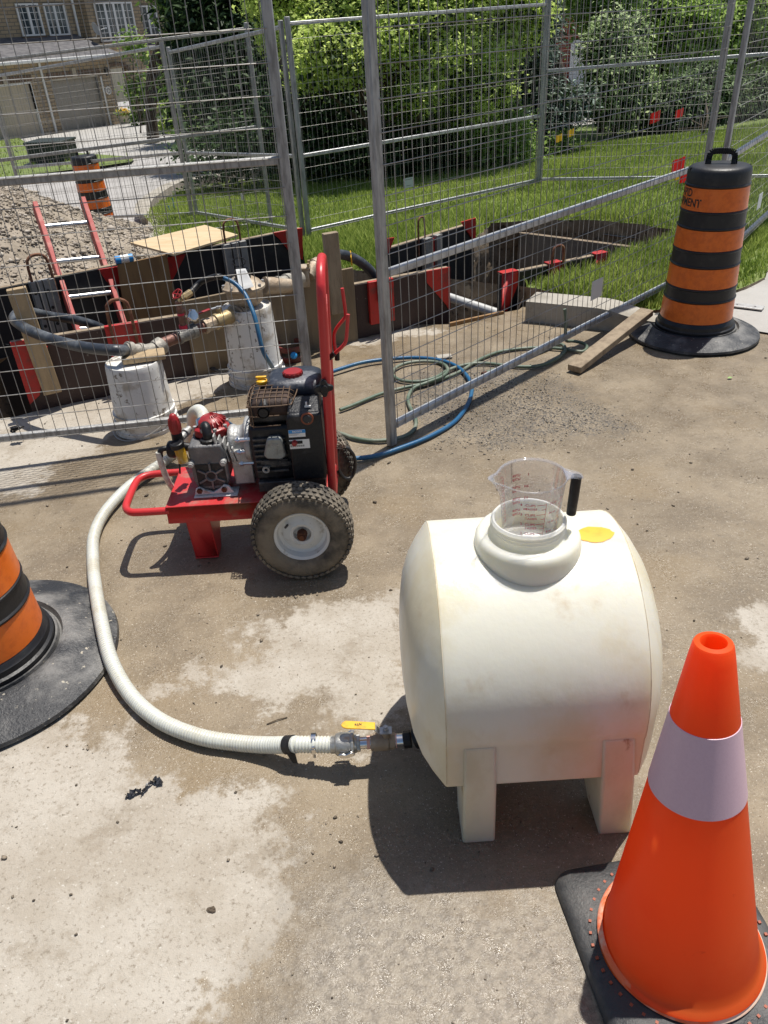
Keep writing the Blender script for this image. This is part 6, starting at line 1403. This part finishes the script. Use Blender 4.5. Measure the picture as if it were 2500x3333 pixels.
# garage front wall with two openings, cut as pieces
gR, gL = (-.82, 2.02), (-4.25, -1.86)
hb_('wall', 'brick', [((-1.86, 0, -.6), (-.82, .3, 2.28)), ((2.02, 0, -.6), (2.88, .3, 2.28)), ((-9, 0, -.6), (-4.25, .3, 2.28)), ((-9, 0, 2.28), (2.88, .3, 3.1)),
                      ((2.6, .302, -.6), (2.88, 2.2, 3.1)), ((4.4, .6, -.6), (12, .9, 3.1)), ((2.88, .6, 2.45), (4.4, .9, 3.6)), ((2.88, 2.2, -.6), (4.6, 2.4, 2.6)),
                      ((-9, UY, 3.2), (3.0, UY + .3, 6.5)), ((3.0, UY - .5, 2.9), (6.5, UY - .2, 6.5)), ((6.5, UY, 3.0), (12, UY + .3, 6.5)), ((3.0, UY - .2, 2.9), (3.2, UY + .3, 6.5))])
hb_('lintel', 'brick_dark', [((gR[0] - .15, -.02, 2.30), (gR[1] + .15, .0, 2.56)), ((gL[0], -.02, 2.30), (gL[1] + .1, .0, 2.56))])
hb_('keystone', 'stone_trim', [((.52, -.05, 2.28), (.74, -.02, 2.66)), ((-3.3, -.05, 2.28), (-3.08, -.02, 2.66))])
def gdoor(x0, x1, m):
    d = hb_('garage_door', m, [((x0, .18, -.02), (x1, .23, 2.28))]); bx = []
    for i in range(4):
        for j in range(4):
            w_ = (x1 - x0) / 4; bx.append(((x0 + j * w_ + .08, .165, .08 + i * .56), (x0 + (j + 1) * w_ - .08, .18, .50 + i * .56)))
    hb_('door_panel', m, bx, d, .01); hb_('door_frame', 'white_paint' if m == 'garage_beige' else 'stone_trim', [((x0 - .02, .02, 0), (x0 + .05, .16, 2.28)), ((x1 - .05, .02, 0), (x1 + .02, .16, 2.28)), ((x0 + .05, .02, 2.2), (x1 - .05, .16, 2.28))], d)
gdoor(*gR, 'garage_grey'); gdoor(*gL, 'garage_beige')
# lean-to roof over the garages
def roof(x0, x1, y0, z0, y1, z1, name='roof'):
    mb = MB(); mb.add([(x0, y0, z0), (x1, y0, z0), (x1 - .9, y1, z1), (x0, y1, z1), (x0, y0, z0 - .06), (x1, y0, z0 - .06), (x1 - .9, y1, z1 - .06), (x0, y1, z1 - .06)], [(0, 1, 2, 3), (7, 6, 5, 4), (0, 4, 5, 1), (1, 5, 6, 2), (2, 6, 7, 3), (3, 7, 4, 0)])
    return mb.build(name, 'shingle', hs_, local=True)
rf = roof(-9, 3.3, -.45, 3.14, UY, 4.05)
hb_('gutter', 'white_paint', [((-9, -.58, 3.02), (3.35, -.46, 3.14))], rf, .02); hb_('soffit', 'white_paint', [((-9, -.46, 3.0), (3.3, .0, 3.03))], rf)
roof(6.3, 9.6, .2, 3.05, UY, 3.6); hb_('gutter', 'white_paint', [((6.3, .1, 2.95), (9.0, .2, 3.05))])
roof(-9.6, 12.6, UY - .7, 6.4, UY + 3, 8.3); hb_('soffit', 'white_paint', [((-9.6, UY - .7, 6.30), (12, UY, 6.36))])
def window(x0, x1, z0, z1, y, sash, cols, rows):
    w_ = hb_('window', 'glass_dark', [((x0, y - .02, z0), (x1, y + .0, z1))])
    bx = [((x0 - .07, y - .09, z0 - .07), (x1 + .07, y - .02, z0)), ((x0 - .07, y - .09, z1), (x1 + .07, y - .02, z1 + .07)), ((x0 - .07, y - .09, z0), (x0, y - .02, z1)), ((x1, y - .09, z0), (x1 + .07, y - .02, z1))]
    sw = (x1 - x0) / sash
    for i in range(1, sash): bx.append(((x0 + i * sw - .06, y - .08, z0), (x0 + i * sw + .06, y - .022, z1)))
    hb_('frame', 'white_paint', bx, w_); bx = []
    for i in range(sash):
        a = x0 + i * sw + (.06 if i else 0); b = x0 + (i + 1) * sw - (.06 if i < sash - 1 else 0)
        for c in range(1, cols): bx.append(((a + (b - a) * c / cols - .012, y - .045, z0), (a + (b - a) * c / cols + .012, y - .024, z1)))
        for r_ in range(1, rows): bx.append(((a, y - .043, z0 + (z1 - z0) * r_ / rows - .012), (b, y - .025, z0 + (z1 - z0) * r_ / rows + .012)))
    hb_('glazing_bars', 'white_paint', bx, w_); hb_('sill', 'brick_dark', [((x0 - .12, y - .12, z0 - .17), (x1 + .12, y - .02, z0 - .075))], w_)
window(-.56, .54, 4.14, 5.30, UY, 2, 2, 4); window(.95, 2.0, 4.1, 5.28, UY, 2, 2, 4)
window(3.56, 5.86, 3.72, 5.26, UY - .5, 4, 2, 5); window(6.82, 7.95, 3.84, 5.10, UY, 2, 2, 4)
window(-4.5, -3.3, 4.14, 5.30, UY, 2, 2, 4); window(9.2, 10.4, 3.84, 5.10, UY, 2, 2, 4)
for q_ in (((-1.27, -.10, .05), (-1.17, -.02, 3.02)), ((2.56, UY - .12, 3.7), (2.66, UY - .03, 6.3)), ((2.09, -.09, .0), (2.15, -.02, 2.2))): hb_('downspout', 'white_paint', [q_], bevel=.01)
hb_('porch_ceiling', 'stone_trim', [((2.6, .302, 3.1), (5.0, 2.5, 3.2))])
mb = MB()
for i in range(12):
    a = math.pi * i / 11; mb.box((3.74 - .92 * math.cos(a), .57, 2.15 + .5 * math.sin(a)), (.26, .10, .14), Matrix.Rotation(-(math.pi / 2 - a), 3, 'Y'))
mb.build('entrance_arch', 'brick_dark', hs_, local=True)
hb_('front_door', 'ink', [((3.3, 2.12, 0), (4.3, 2.18, 2.1))])
mb = MB(); c = Vector((2.48, -.15, 2.35)); mb.lathe([(0, -.16), (.05, -.15), (.09, -.02), (.11, .10), (.13, .12), (.06, .2), (.0, .26)], c, 8); mb.box(c + Vector((0, .08, 0)), (.05, .16, .05)); mb.build('wall_lantern', 'ink', hs_, local=True)
mb = MB(); c = Vector((2.45, -.03, 1.55)); mb.tube([c + Vector((.16 * math.cos(i * .524), 0, .16 * math.sin(i * .524))) for i in range(12)], .03, 6, closed=True)
for i in range(4): mb.beam(c + Vector((math.cos(i * .785) * -.12, 0, math.sin(i * .785) * -.12)), c + Vector((math.cos(i * .785) * .12, 0, math.sin(i * .785) * .12)), .03, .02)
mb.build('house_plaque', 'white_paint', hs_, local=True)
mb = MB(); c = Vector((2.95, UY - 1.1, 4.25)); nrm = Vector((.93, -.22, .3)).normalized(); mb.lathe([(0, 0), (.12, .015), (.22, .05), (.30, .09), (.29, .10), (.22, .06), (.14, .03), (0, .015)], c, 24, -nrm); mb.tube([c + nrm * 0 - Vector((0, 0, .1)), c + Vector((.35, -.15, -.03)), ], .015, 6); mb.tube([c, c - Vector((-.05, -.3, .4)), c - Vector((-.05, -.9, .4))], .025, 6)
mb.box(c + Vector((.38, -.17, -.02)), (.08, .08, .08)); mb.build('satellite_dish', 'tag_grey', hs_, local=True)
# flower pot beside the garage
hm = Matrix.Rotation(hrz, 4, 'Z'); hm.translation = HO
pt = hm @ Vector((2.5, -.7, 0)); t = thing('flower_pot', 'pale stone pot of yellow and red flowers beside the grey garage door', 'flower pot', tuple(pt))
MB().lathe([(0, 0), (.2, 0), (.3, .3), (.34, .42), (.30, .44), (0, .4)], pt, 16).build('pot', 'stone_trim', t, smooth=40)

def leaves(name, blobs, n, size, asp, m, seed, parent=None, origin=(0, 0, 0), clump=14, cr_=.16, tb=0., shell=.55, gmin=None, droop=0.):
    """leaf quads gathered in small clumps through the crown volume; blobs = [(centre, (rx, ry, rz), weight)]"""
    r = np.random.default_rng(seed); W_ = np.array([b[1][0] * b[1][1] * b[1][2] * (b[2] if len(b) > 2 else 1) for b in blobs]); W_ = W_ ** .75; W_ /= W_.sum()
    k = max(4, n // clump); bi = r.choice(len(blobs), k, p=W_); C_ = np.array([tuple(b[0]) for b in blobs])[bi]; R_ = np.array([b[1] for b in blobs])[bi]
    d = r.normal(size=(k, 3)); d /= np.linalg.norm(d, axis=1)[:, None]; rad = r.uniform(shell, 1.05, k) ** .8
    cc = C_ + d * R_ * rad[:, None]; ct = r.uniform(0, 1, k)
    n = k * clump; ci = np.repeat(np.arange(k), clump); p = cc[ci] + r.normal(size=(n, 3)) * cr_
    if gmin is not None: p[:, 2] = np.maximum(p[:, 2], gmin + r.uniform(0, .15, n))
    nr = r.normal(size=(n, 3)) * .9 + np.array([0, -.25, 1.25]) + d[ci] * .5; nr /= np.linalg.norm(nr, axis=1)[:, None]
    t = np.cross(nr, r.normal(size=(n, 3))); t[:, 2] -= droop; t /= np.linalg.norm(t, axis=1)[:, None]; b = np.cross(nr, t); s = size * r.uniform(.6, 1.35, n)[:, None]
    V = np.stack([p, p + t * s * .5 + b * s * asp, p + t * s, p + t * s * .5 - b * s * asp], 1); V[:, 1] += nr * s * .12; V[:, 3] += nr * s * .12
    F_ = np.arange(n * 4).reshape(n, 4); tint = np.clip(.55 * ct[ci] + .45 * r.uniform(0, 1, n) + tb + .12 * d[ci, 2], 0, 1)  # random tint, plus lighter upper leaves as light from above put into the colour
    return np_mesh(name, V.reshape(-1, 3), F_, m, tint=tint, origin=origin, parent=parent)
leaves('flowers', [(pt + Vector((0, 0, .55)), (.3, .3, .15))], 500, .07, .5, 'flag_yel', 5, t, tuple(pt), 5, .05)
leaves('foliage', [(pt + Vector((0, 0, .5)), (.34, .34, .16))], 700, .1, .3, 'leaf_green', 6, t, tuple(pt), 5, .05)

# utility cabinet ---------------------------------------------------------
ca, cb = GT(140, 548), GT(235, 540); p0 = GT(85, 515); dU = (cb - ca).normalized()
W1 = GT(215, 534); W0 = GT(100, 545); wd = (W1 - W0); wd.z = 0; L_ = wd.length; wd.normalize(); nd = Vector((-wd.y, wd.x, 0))
t = thing('utility_cabinet', 'dark green utility cabinet on the grass strip across the street', 'cabinet', tuple(W0)); o = W0
def cbx(name, m, u0, u1, v0, v1, z0, z1, b=.02):
    mb = MB(); mb.prism([o + wd * u0 + nd * v0 + Vector((0, 0, z0)), o + wd * u1 + nd * v0 + Vector((0, 0, z0)), o + wd * u1 + nd * v1 + Vector((0, 0, z0)), o + wd * u0 + nd * v1 + Vector((0, 0, z0))], (0, 0, z1 - z0)); return mb.build(name, m, t, bevel=b)
cbx('concrete_pad', 'concrete', -.12, L_ + .12, -.12, .95, .0, .09); cbx('cabinet_body', 'green_box', 0, L_, 0, .8, .09, .52); cbx('lid', 'green_box', -.03, L_ + .03, -.04, .84, .52, .58, .03)
cbx('door_seam', 'ink', L_ * .5 - .01, L_ * .5 + .01, -.012, -.001, .14, .5, 0)

# second house, seen through gaps in the trees ------------------------------
bp = at(1830, 330, 27.0); bz_ = -1.25
t = thing('red_brick_house', 'red brick house glimpsed through the gap between the trees on the right', 'house', (bp.x, 27, bz_))
def hx_(name, m, a, b, par=None, bev=0):
    mb = MB(); mb.bb((bp.x + a[0], 27 + a[1], bz_ + a[2]), (bp.x + b[0], 27 + b[1], bz_ + b[2])); return mb.build(name, m, par or t, bevel=bev)
hx_('wall', 'brick_red', (-2.5, 0, -.5), (9, 5, 6)); hx_('garage_door', 'white_paint', (.15, -.08, .0), (1.9, .0, 2.1)); hx_('corner_trim', 'white_paint', (-.42, -.06, 2.4), (-.24, 0, 6))
w_ = hx_('window', 'glass_dark', (.0, -.05, 2.7), (.9, .0, 4.2)); hx_('frame', 'brick_red', (.40, -.09, 2.7), (.48, -.05, 4.2), w_)
mb = MB(); c = Vector((bp.x - .15, 25.2, bz_ + .02)); t2 = thing('garden_chair', 'thin metal garden chair in front of the white door on the right', 'chair', tuple(c))
for dx, dy in ((0, 0), (.45, 0), (0, .45), (.45, .45)): mb.cyl(c + Vector((dx, dy, 0)), c + Vector((dx, dy, .45)), .018, n=6)
mb.build('leg_frame', 'dark_iron', t2); MB().bb(c + Vector((-.02, -.02, .45)), c + Vector((.47, .47, .48))).build('seat', 'dark_iron', t2)
mb = MB(); mb.cyl(c + Vector((0, .45, .45)), c + Vector((0, .5, .95)), .018, n=6).cyl(c + Vector((.45, .45, .45)), c + Vector((.45, .5, .95)), .018, n=6)
for i in range(3): mb.cyl(c + Vector((0, .48, .6 + i * .15)), c + Vector((.45, .48, .6 + i * .15)), .012, n=6)
mb.build('backrest', 'dark_iron', t2)

# ================================================================== TREES
TG = 'trees and shrubs behind the lawn'
def tree(name, label, basexy, blobs, n, size, asp, m, seed, cat='tree', trunk=.09, clump=14, cr_=.16, tb=0., extra=None, gz=None, limbs=5, shell=.5, droop=0., inner=0.):
    bx, by = basexy; bz0 = T(bx, by) + .08; base = Vector((bx, by, bz0)); t = thing(name, label, cat, tuple(base), group=TG)
    r = random.Random(seed); mb = MB(); bl = []
    for b in blobs:
        p, rd = b[0], b[1]; bl.append((p, (rd, rd, rd * .85) if not isinstance(rd, tuple) else rd, b[2] if len(b) > 2 else 1))
    top = max(bl, key=lambda q: q[0].z)[0]
    mid = base.lerp(Vector((base.x * .6 + top.x * .4, base.y, top.z)), .5); mb.tube(smooth_path([base - Vector((0, 0, .1)), mid, Vector((top.x, top.y, top.z))], .2), None or [trunk * (1 - .8 * i / max(1, len(smooth_path([base - Vector((0, 0, .1)), mid, Vector((top.x, top.y, top.z))], .2)) - 1)) for i in range(len(smooth_path([base - Vector((0, 0, .1)), mid, Vector((top.x, top.y, top.z))], .2)))], 8)
    tr = mb.build('trunk', 'bark', t, smooth=60)
    mb = MB()
    for b in bl[:14]:
        s_ = base.lerp(mid, r.uniform(.15, 1)); e = b[0]; q = s_.lerp(e, .5) + Vector((r.uniform(-.15, .15), r.uniform(-.15, .15), -.08)); mb.tube([s_, q, e], [trunk * .38, trunk * .25, trunk * .1], 6)
    mb.build('limbs', 'bark', tr, smooth=60)
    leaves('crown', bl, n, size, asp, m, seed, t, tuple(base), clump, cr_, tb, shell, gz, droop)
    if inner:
        leaves('inner_shade_foliage', [(p, tuple(q * .82 for q in rd), w_) for p, rd, w_ in bl], int(n * inner), size * 1.5, asp * 1.1, 'leaf_dark', seed + 100, t, tuple(base), clump, cr_, -.25, .15, gz)  # dark leaf colour paints the shade inside the crown
    return t
B = lambda px, py, Y, r_, w_=1: (at(px, py, Y), r_, w_)
lb = GT(1240, 592, LW)
tree('leafy_shrub', 'tall shrub with bright yellow-green leaves in the middle behind the lawn', (lb.x, 11.5),
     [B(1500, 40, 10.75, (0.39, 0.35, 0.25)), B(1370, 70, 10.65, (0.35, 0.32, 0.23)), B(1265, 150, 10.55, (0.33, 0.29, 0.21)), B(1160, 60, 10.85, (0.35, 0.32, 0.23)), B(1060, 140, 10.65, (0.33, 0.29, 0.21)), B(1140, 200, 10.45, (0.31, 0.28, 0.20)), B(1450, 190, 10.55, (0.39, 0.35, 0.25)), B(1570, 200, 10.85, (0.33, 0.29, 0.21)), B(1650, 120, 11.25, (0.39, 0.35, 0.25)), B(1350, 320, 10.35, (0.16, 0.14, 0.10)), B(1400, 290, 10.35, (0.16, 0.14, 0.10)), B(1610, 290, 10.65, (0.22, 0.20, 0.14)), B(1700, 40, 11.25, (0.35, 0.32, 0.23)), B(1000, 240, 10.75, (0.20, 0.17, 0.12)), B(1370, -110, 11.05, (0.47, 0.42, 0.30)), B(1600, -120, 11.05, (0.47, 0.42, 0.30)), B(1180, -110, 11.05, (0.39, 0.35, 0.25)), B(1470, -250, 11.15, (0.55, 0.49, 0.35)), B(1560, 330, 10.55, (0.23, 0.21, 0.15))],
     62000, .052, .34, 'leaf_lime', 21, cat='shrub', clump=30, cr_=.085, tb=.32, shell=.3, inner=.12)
tree('leafy_shrub', 'yellow-green leafy branches left of the middle post, hanging before the dark cedar', (-.9, 11.9),
     [B(900, 30, 11.6, .38), B(850, -60, 11.7, .4), B(960, -60, 11.6, .4), B(905, 110, 11.5, .3), B(1010, 150, 11.4, .3), B(1070, 150, 11.3, .35), B(1120, 120, 11.3, .35)],
     8000, .05, .34, 'leaf_lime', 22, cat='shrub', clump=30, cr_=.08, tb=.32, trunk=.05, shell=.3, inner=.12)
dk = []
for px, py, Y_, r_ in ((1000, 330, 12.3, .7), (1150, 380, 12.0, .7), (1300, 420, 11.8, .7), (1450, 420, 11.8, .7), (1600, 380, 12.0, .7), (1000, 480, 11.7, .45), (1120, 510, 11.4, .45), (1250, 530, 11.2, .42), (1380, 530, 11.1, .42), (1500, 500, 11.2, .42), (1610, 470, 11.5, .42), (1080, 150, 13, .9), (1300, 120, 13, .9), (1520, 120, 13, .9), (1250, -100, 13.4, 1.0), (1500, -100, 13.4, 1.0), (1000, 50, 13.4, .9), (1220, 260, 12.6, .8), (1430, 250, 12.6, .8)): dk.append(B(px, py, Y_, r_))
tree('dense_shrub', 'dark dense shrubbery, its low parts painted shade, under and behind the yellow-green shrub', (1.1, 12.2), dk, 60000, .075, .36, 'leaf_dark', 23, cat='shrub', clump=14, cr_=.12, shell=.25)  # the low dark leaves also stand in for shade beneath the bright shrub
tree('leafy_shrub', 'mid green shrub low at the right end of the dark shrubbery', (2.0, 11.3), [B(1620, 480, 11.0, .30), B(1560, 440, 10.9, .3), B(1660, 430, 11.1, .32), B(1700, 520, 10.9, .22), B(1500, 360, 11.0, .28), B(1330, 330, 11.1, .3)], 7000, .06, .3, 'leaf_green', 24, cat='shrub', trunk=.04, clump=12, cr_=.08, tb=-.1)
cd = []
for px, py, Y_, r_ in ((700, 60, 17, .75), (760, 40, 16.5, .95), (880, 60, 16.5, .9), (655, 170, 16.6, .45), (745, 190, 16.2, .75), (850, 190, 16, .85), (960, 210, 15.5, .8), (800, 330, 15.5, .8), (900, 400, 15, .75), (960, 500, 14.5, .5), (840, 470, 15, .55), (740, 300, 16, .6), (660, -60, 17, .6), (740, -110, 17, 1.0), (900, -110, 17, 1.0), (1000, -20, 16.5, .9), (1000, 330, 14.5, .6)): cd.append(B(px, py, Y_, r_))
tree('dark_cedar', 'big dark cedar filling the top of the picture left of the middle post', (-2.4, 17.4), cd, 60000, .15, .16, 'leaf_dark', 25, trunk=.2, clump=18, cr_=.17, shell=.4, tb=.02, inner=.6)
tree('dark_cedar', 'dark cedar with lighter feathery tips beside the house windows', (-6.3, 26), [B(650, 110, 25, .75), B(640, 20, 25, .7), B(680, 250, 25, .9), B(640, -80, 25, .8), B(710, 100, 25, 1.0), B(625, 200, 24, .4), B(680, 330, 24, 1.2), B(740, 400, 23, 1.2), B(640, -50, 25, 1.3)], 16000, .2, .16, 'leaf_green', 26, trunk=.2, clump=16, cr_=.25, tb=-.22, inner=.9)
tree('leafy_shrub', 'bright green climbing shrub against the brick entrance', (-8.4, 33.0), [B(545, 240, 32, .4), B(535, 320, 32, .45), B(560, 390, 31, .4), B(585, 300, 32, .5), B(600, 360, 31, .6)], 3600, .16, .35, 'leaf_lime', 27, cat='shrub', trunk=.03, clump=10, cr_=.2, tb=-.05)
tree('leafy_shrub', 'round green bush hanging over the brick entrance arch', (-10.2, 40.5), [B(432, 152, 41, .32), B(468, 168, 41, .25), B(455, 290, 41, .45), B(470, 380, 41, .35)], 1500, .2, .35, 'leaf_green', 28, cat='shrub', trunk=.06, clump=10, cr_=.25, tb=-.25)
tw = GT(760, 590, LW)
tree('twiggy_bush', 'thin dark twiggy bush with sparse leaves beside the curved kerb', (-1.9, 11.6), [B(600, 500, 11.9, .3), B(680, 480, 11.8, .35), B(650, 560, 11.6, .25), B(760, 520, 11.6, .35), B(700, 560, 11.6, .3), B(820, 460, 11.8, .4), B(860, 540, 11.5, .35), B(730, 420, 12, .3)], 2000, .075, .32, 'leaf_dark', 29, cat='bush', trunk=.03, clump=6, cr_=.1, shell=.2, tb=.3)
bs = GT(1750, 500, LW)
tree('blue_spruce', 'blue-green spruce with drooping boughs right of the rear corner post', (2.95, 12.2), [B(1760, 360, 11.9, .34), B(1845, 345, 11.9, .28), B(1700, 400, 11.8, .3), B(1790, 410, 11.8, .26), B(1720, 290, 12.0, .32), B(1900, 330, 12.0, .18), B(1720, 160, 12.2, .38), B(1700, 220, 12.2, .4), B(1740, 80, 12.4, .3), B(1710, 60, 12.5, .5), B(1710, -60, 12.5, .5)], 19000, .09, .13, 'leaf_blue', 30, trunk=.09, clump=18, cr_=.075, tb=.05, shell=.35, inner=.4)
tree('leafy_shrub', 'small green bush around the yellow flags', (3.1, 11.7), [B(1700, 495, 11.5, .2), B(1760, 490, 11.6, .22), B(1840, 470, 11.7, .18), B(1660, 470, 11.5, .25)], 3800, .05, .3, 'leaf_green', 31, cat='shrub', trunk=.03, clump=8, cr_=.07, tb=-.15)
vb_ = GT(2000, 445, LW)
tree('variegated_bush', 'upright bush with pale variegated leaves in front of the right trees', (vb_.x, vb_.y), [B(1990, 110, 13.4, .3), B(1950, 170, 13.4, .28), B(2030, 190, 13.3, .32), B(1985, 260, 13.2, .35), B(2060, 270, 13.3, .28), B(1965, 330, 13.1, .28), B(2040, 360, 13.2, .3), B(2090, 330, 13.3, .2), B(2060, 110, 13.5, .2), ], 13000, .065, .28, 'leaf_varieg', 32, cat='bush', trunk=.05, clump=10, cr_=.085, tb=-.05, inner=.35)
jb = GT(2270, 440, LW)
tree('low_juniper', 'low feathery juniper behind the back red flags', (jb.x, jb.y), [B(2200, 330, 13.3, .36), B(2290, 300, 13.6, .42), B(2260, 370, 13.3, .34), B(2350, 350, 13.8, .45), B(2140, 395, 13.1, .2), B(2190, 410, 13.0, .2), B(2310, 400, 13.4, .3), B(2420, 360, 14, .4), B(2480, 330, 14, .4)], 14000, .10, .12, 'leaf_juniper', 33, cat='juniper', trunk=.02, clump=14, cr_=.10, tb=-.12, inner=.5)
rt = []
for px, py, Y_, r_ in ((2150, 60, 15.5, .6), (2240, 100, 15.3, .6), (2330, 60, 15.3, .6), (2100, -40, 16, .8), (2230, -60, 16, .8), (2380, -60, 16, .9), (2300, 180, 15.2, .45), (2190, 190, 15.3, .45), (2400, 160, 15.5, .55), (2480, 60, 15.8, .7), (2480, 230, 15.8, .5), (2560, 150, 16, .8), (2120, 150, 15.6, .35)): rt.append(B(px, py, Y_, r_))
tree('broadleaf_tree', 'green broadleaf tree filling the top right corner', (7.3, 16.4), rt, 36000, .07, .36, 'leaf_green', 34, trunk=.14, clump=20, cr_=.10, tb=.5, shell=.4, inner=.15)
rt = []
for px, py, Y_, r_ in ((2150, 60, 20, 1.0), (2100, 20, 21, 1.0), (2100, 200, 20, .8), (2130, 230, 19, .9), (2250, 250, 18.5, 1.1), (2400, 250, 18.5, 1.2), (2550, 200, 18.5, 1.3), (2180, 330, 18, .8), (2330, 340, 17.5, .9), (2480, 360, 17.5, .9), (2600, 330, 17.5, 1), (2110, 330, 18, .5), (2130, -100, 21, 1.3), (2300, -100, 20, 1.5), (2500, -50, 20, 1.5), (2090, 280, 18.5, .5), (2140, 120, 20, 1.)): rt.append(B(px, py, Y_, r_))
tree('dark_spruce', 'deep dark evergreens behind the right-hand trees', (8.6, 20.5), rt, 40000, .15, .25, 'leaf_dark', 35, trunk=.2, clump=14, cr_=.22, shell=.2)
tree('maroon_bush', 'small bush with dark red leaves between the yellow-green shrub and the spruce', (3.0, 13.5), [B(1650, 220, 12.3, .16), B(1700, 250, 12.4, .14), B(1640, 300, 12.3, .12), B(1530, 15, 11.5, .1), B(1690, 190, 12.3, .1)], 900, .06, .3, 'leaf_maroon', 36, cat='bush', trunk=.03, clump=8, cr_=.06)
tree('slim_tree', 'slim tree with a bare trunk between the variegated bush and the driveway', (GT(1955, 430, LW).x, GT(1955, 430, LW).y), [B(1960, -40, 14.5, .6), B(1960, 60, 14.6, .35), B(2000, 20, 14.4, .4)], 6000, .08, .34, 'leaf_green', 37, trunk=.07, clump=12, cr_=.1, tb=-.15)
# far wood
wb = []
r = random.Random(8)
for i in range(70):
    x = -3.6 + 40 * i / 69; wb.append((Vector((x, 40 + r.uniform(-3, 3), r.uniform(-1.5, 4.5))), (2.2, 1.6, 2.4), 1))
    wb.append((Vector((x, 42, r.uniform(1, 8))), (2.2, 1.6, 2.4), 1))
o = leaves('far_wood', wb, 52000, .5, .4, 'leaf_dark', 40, clump=10, cr_=.5, shell=.1); tag(o, 'dark mass of distant trees closing off the view', 'wood', kind='stuff')
mb = MB()
for x in range(-3, 36, 2): mb.ball((x, 43.5, 2), 2.4, 12, (1, .8, 2.6))
tag(mb.build('wood_core', M['leaf_dark'], smooth=80), 'dark heart of the distant tree mass', 'wood', kind='stuff')
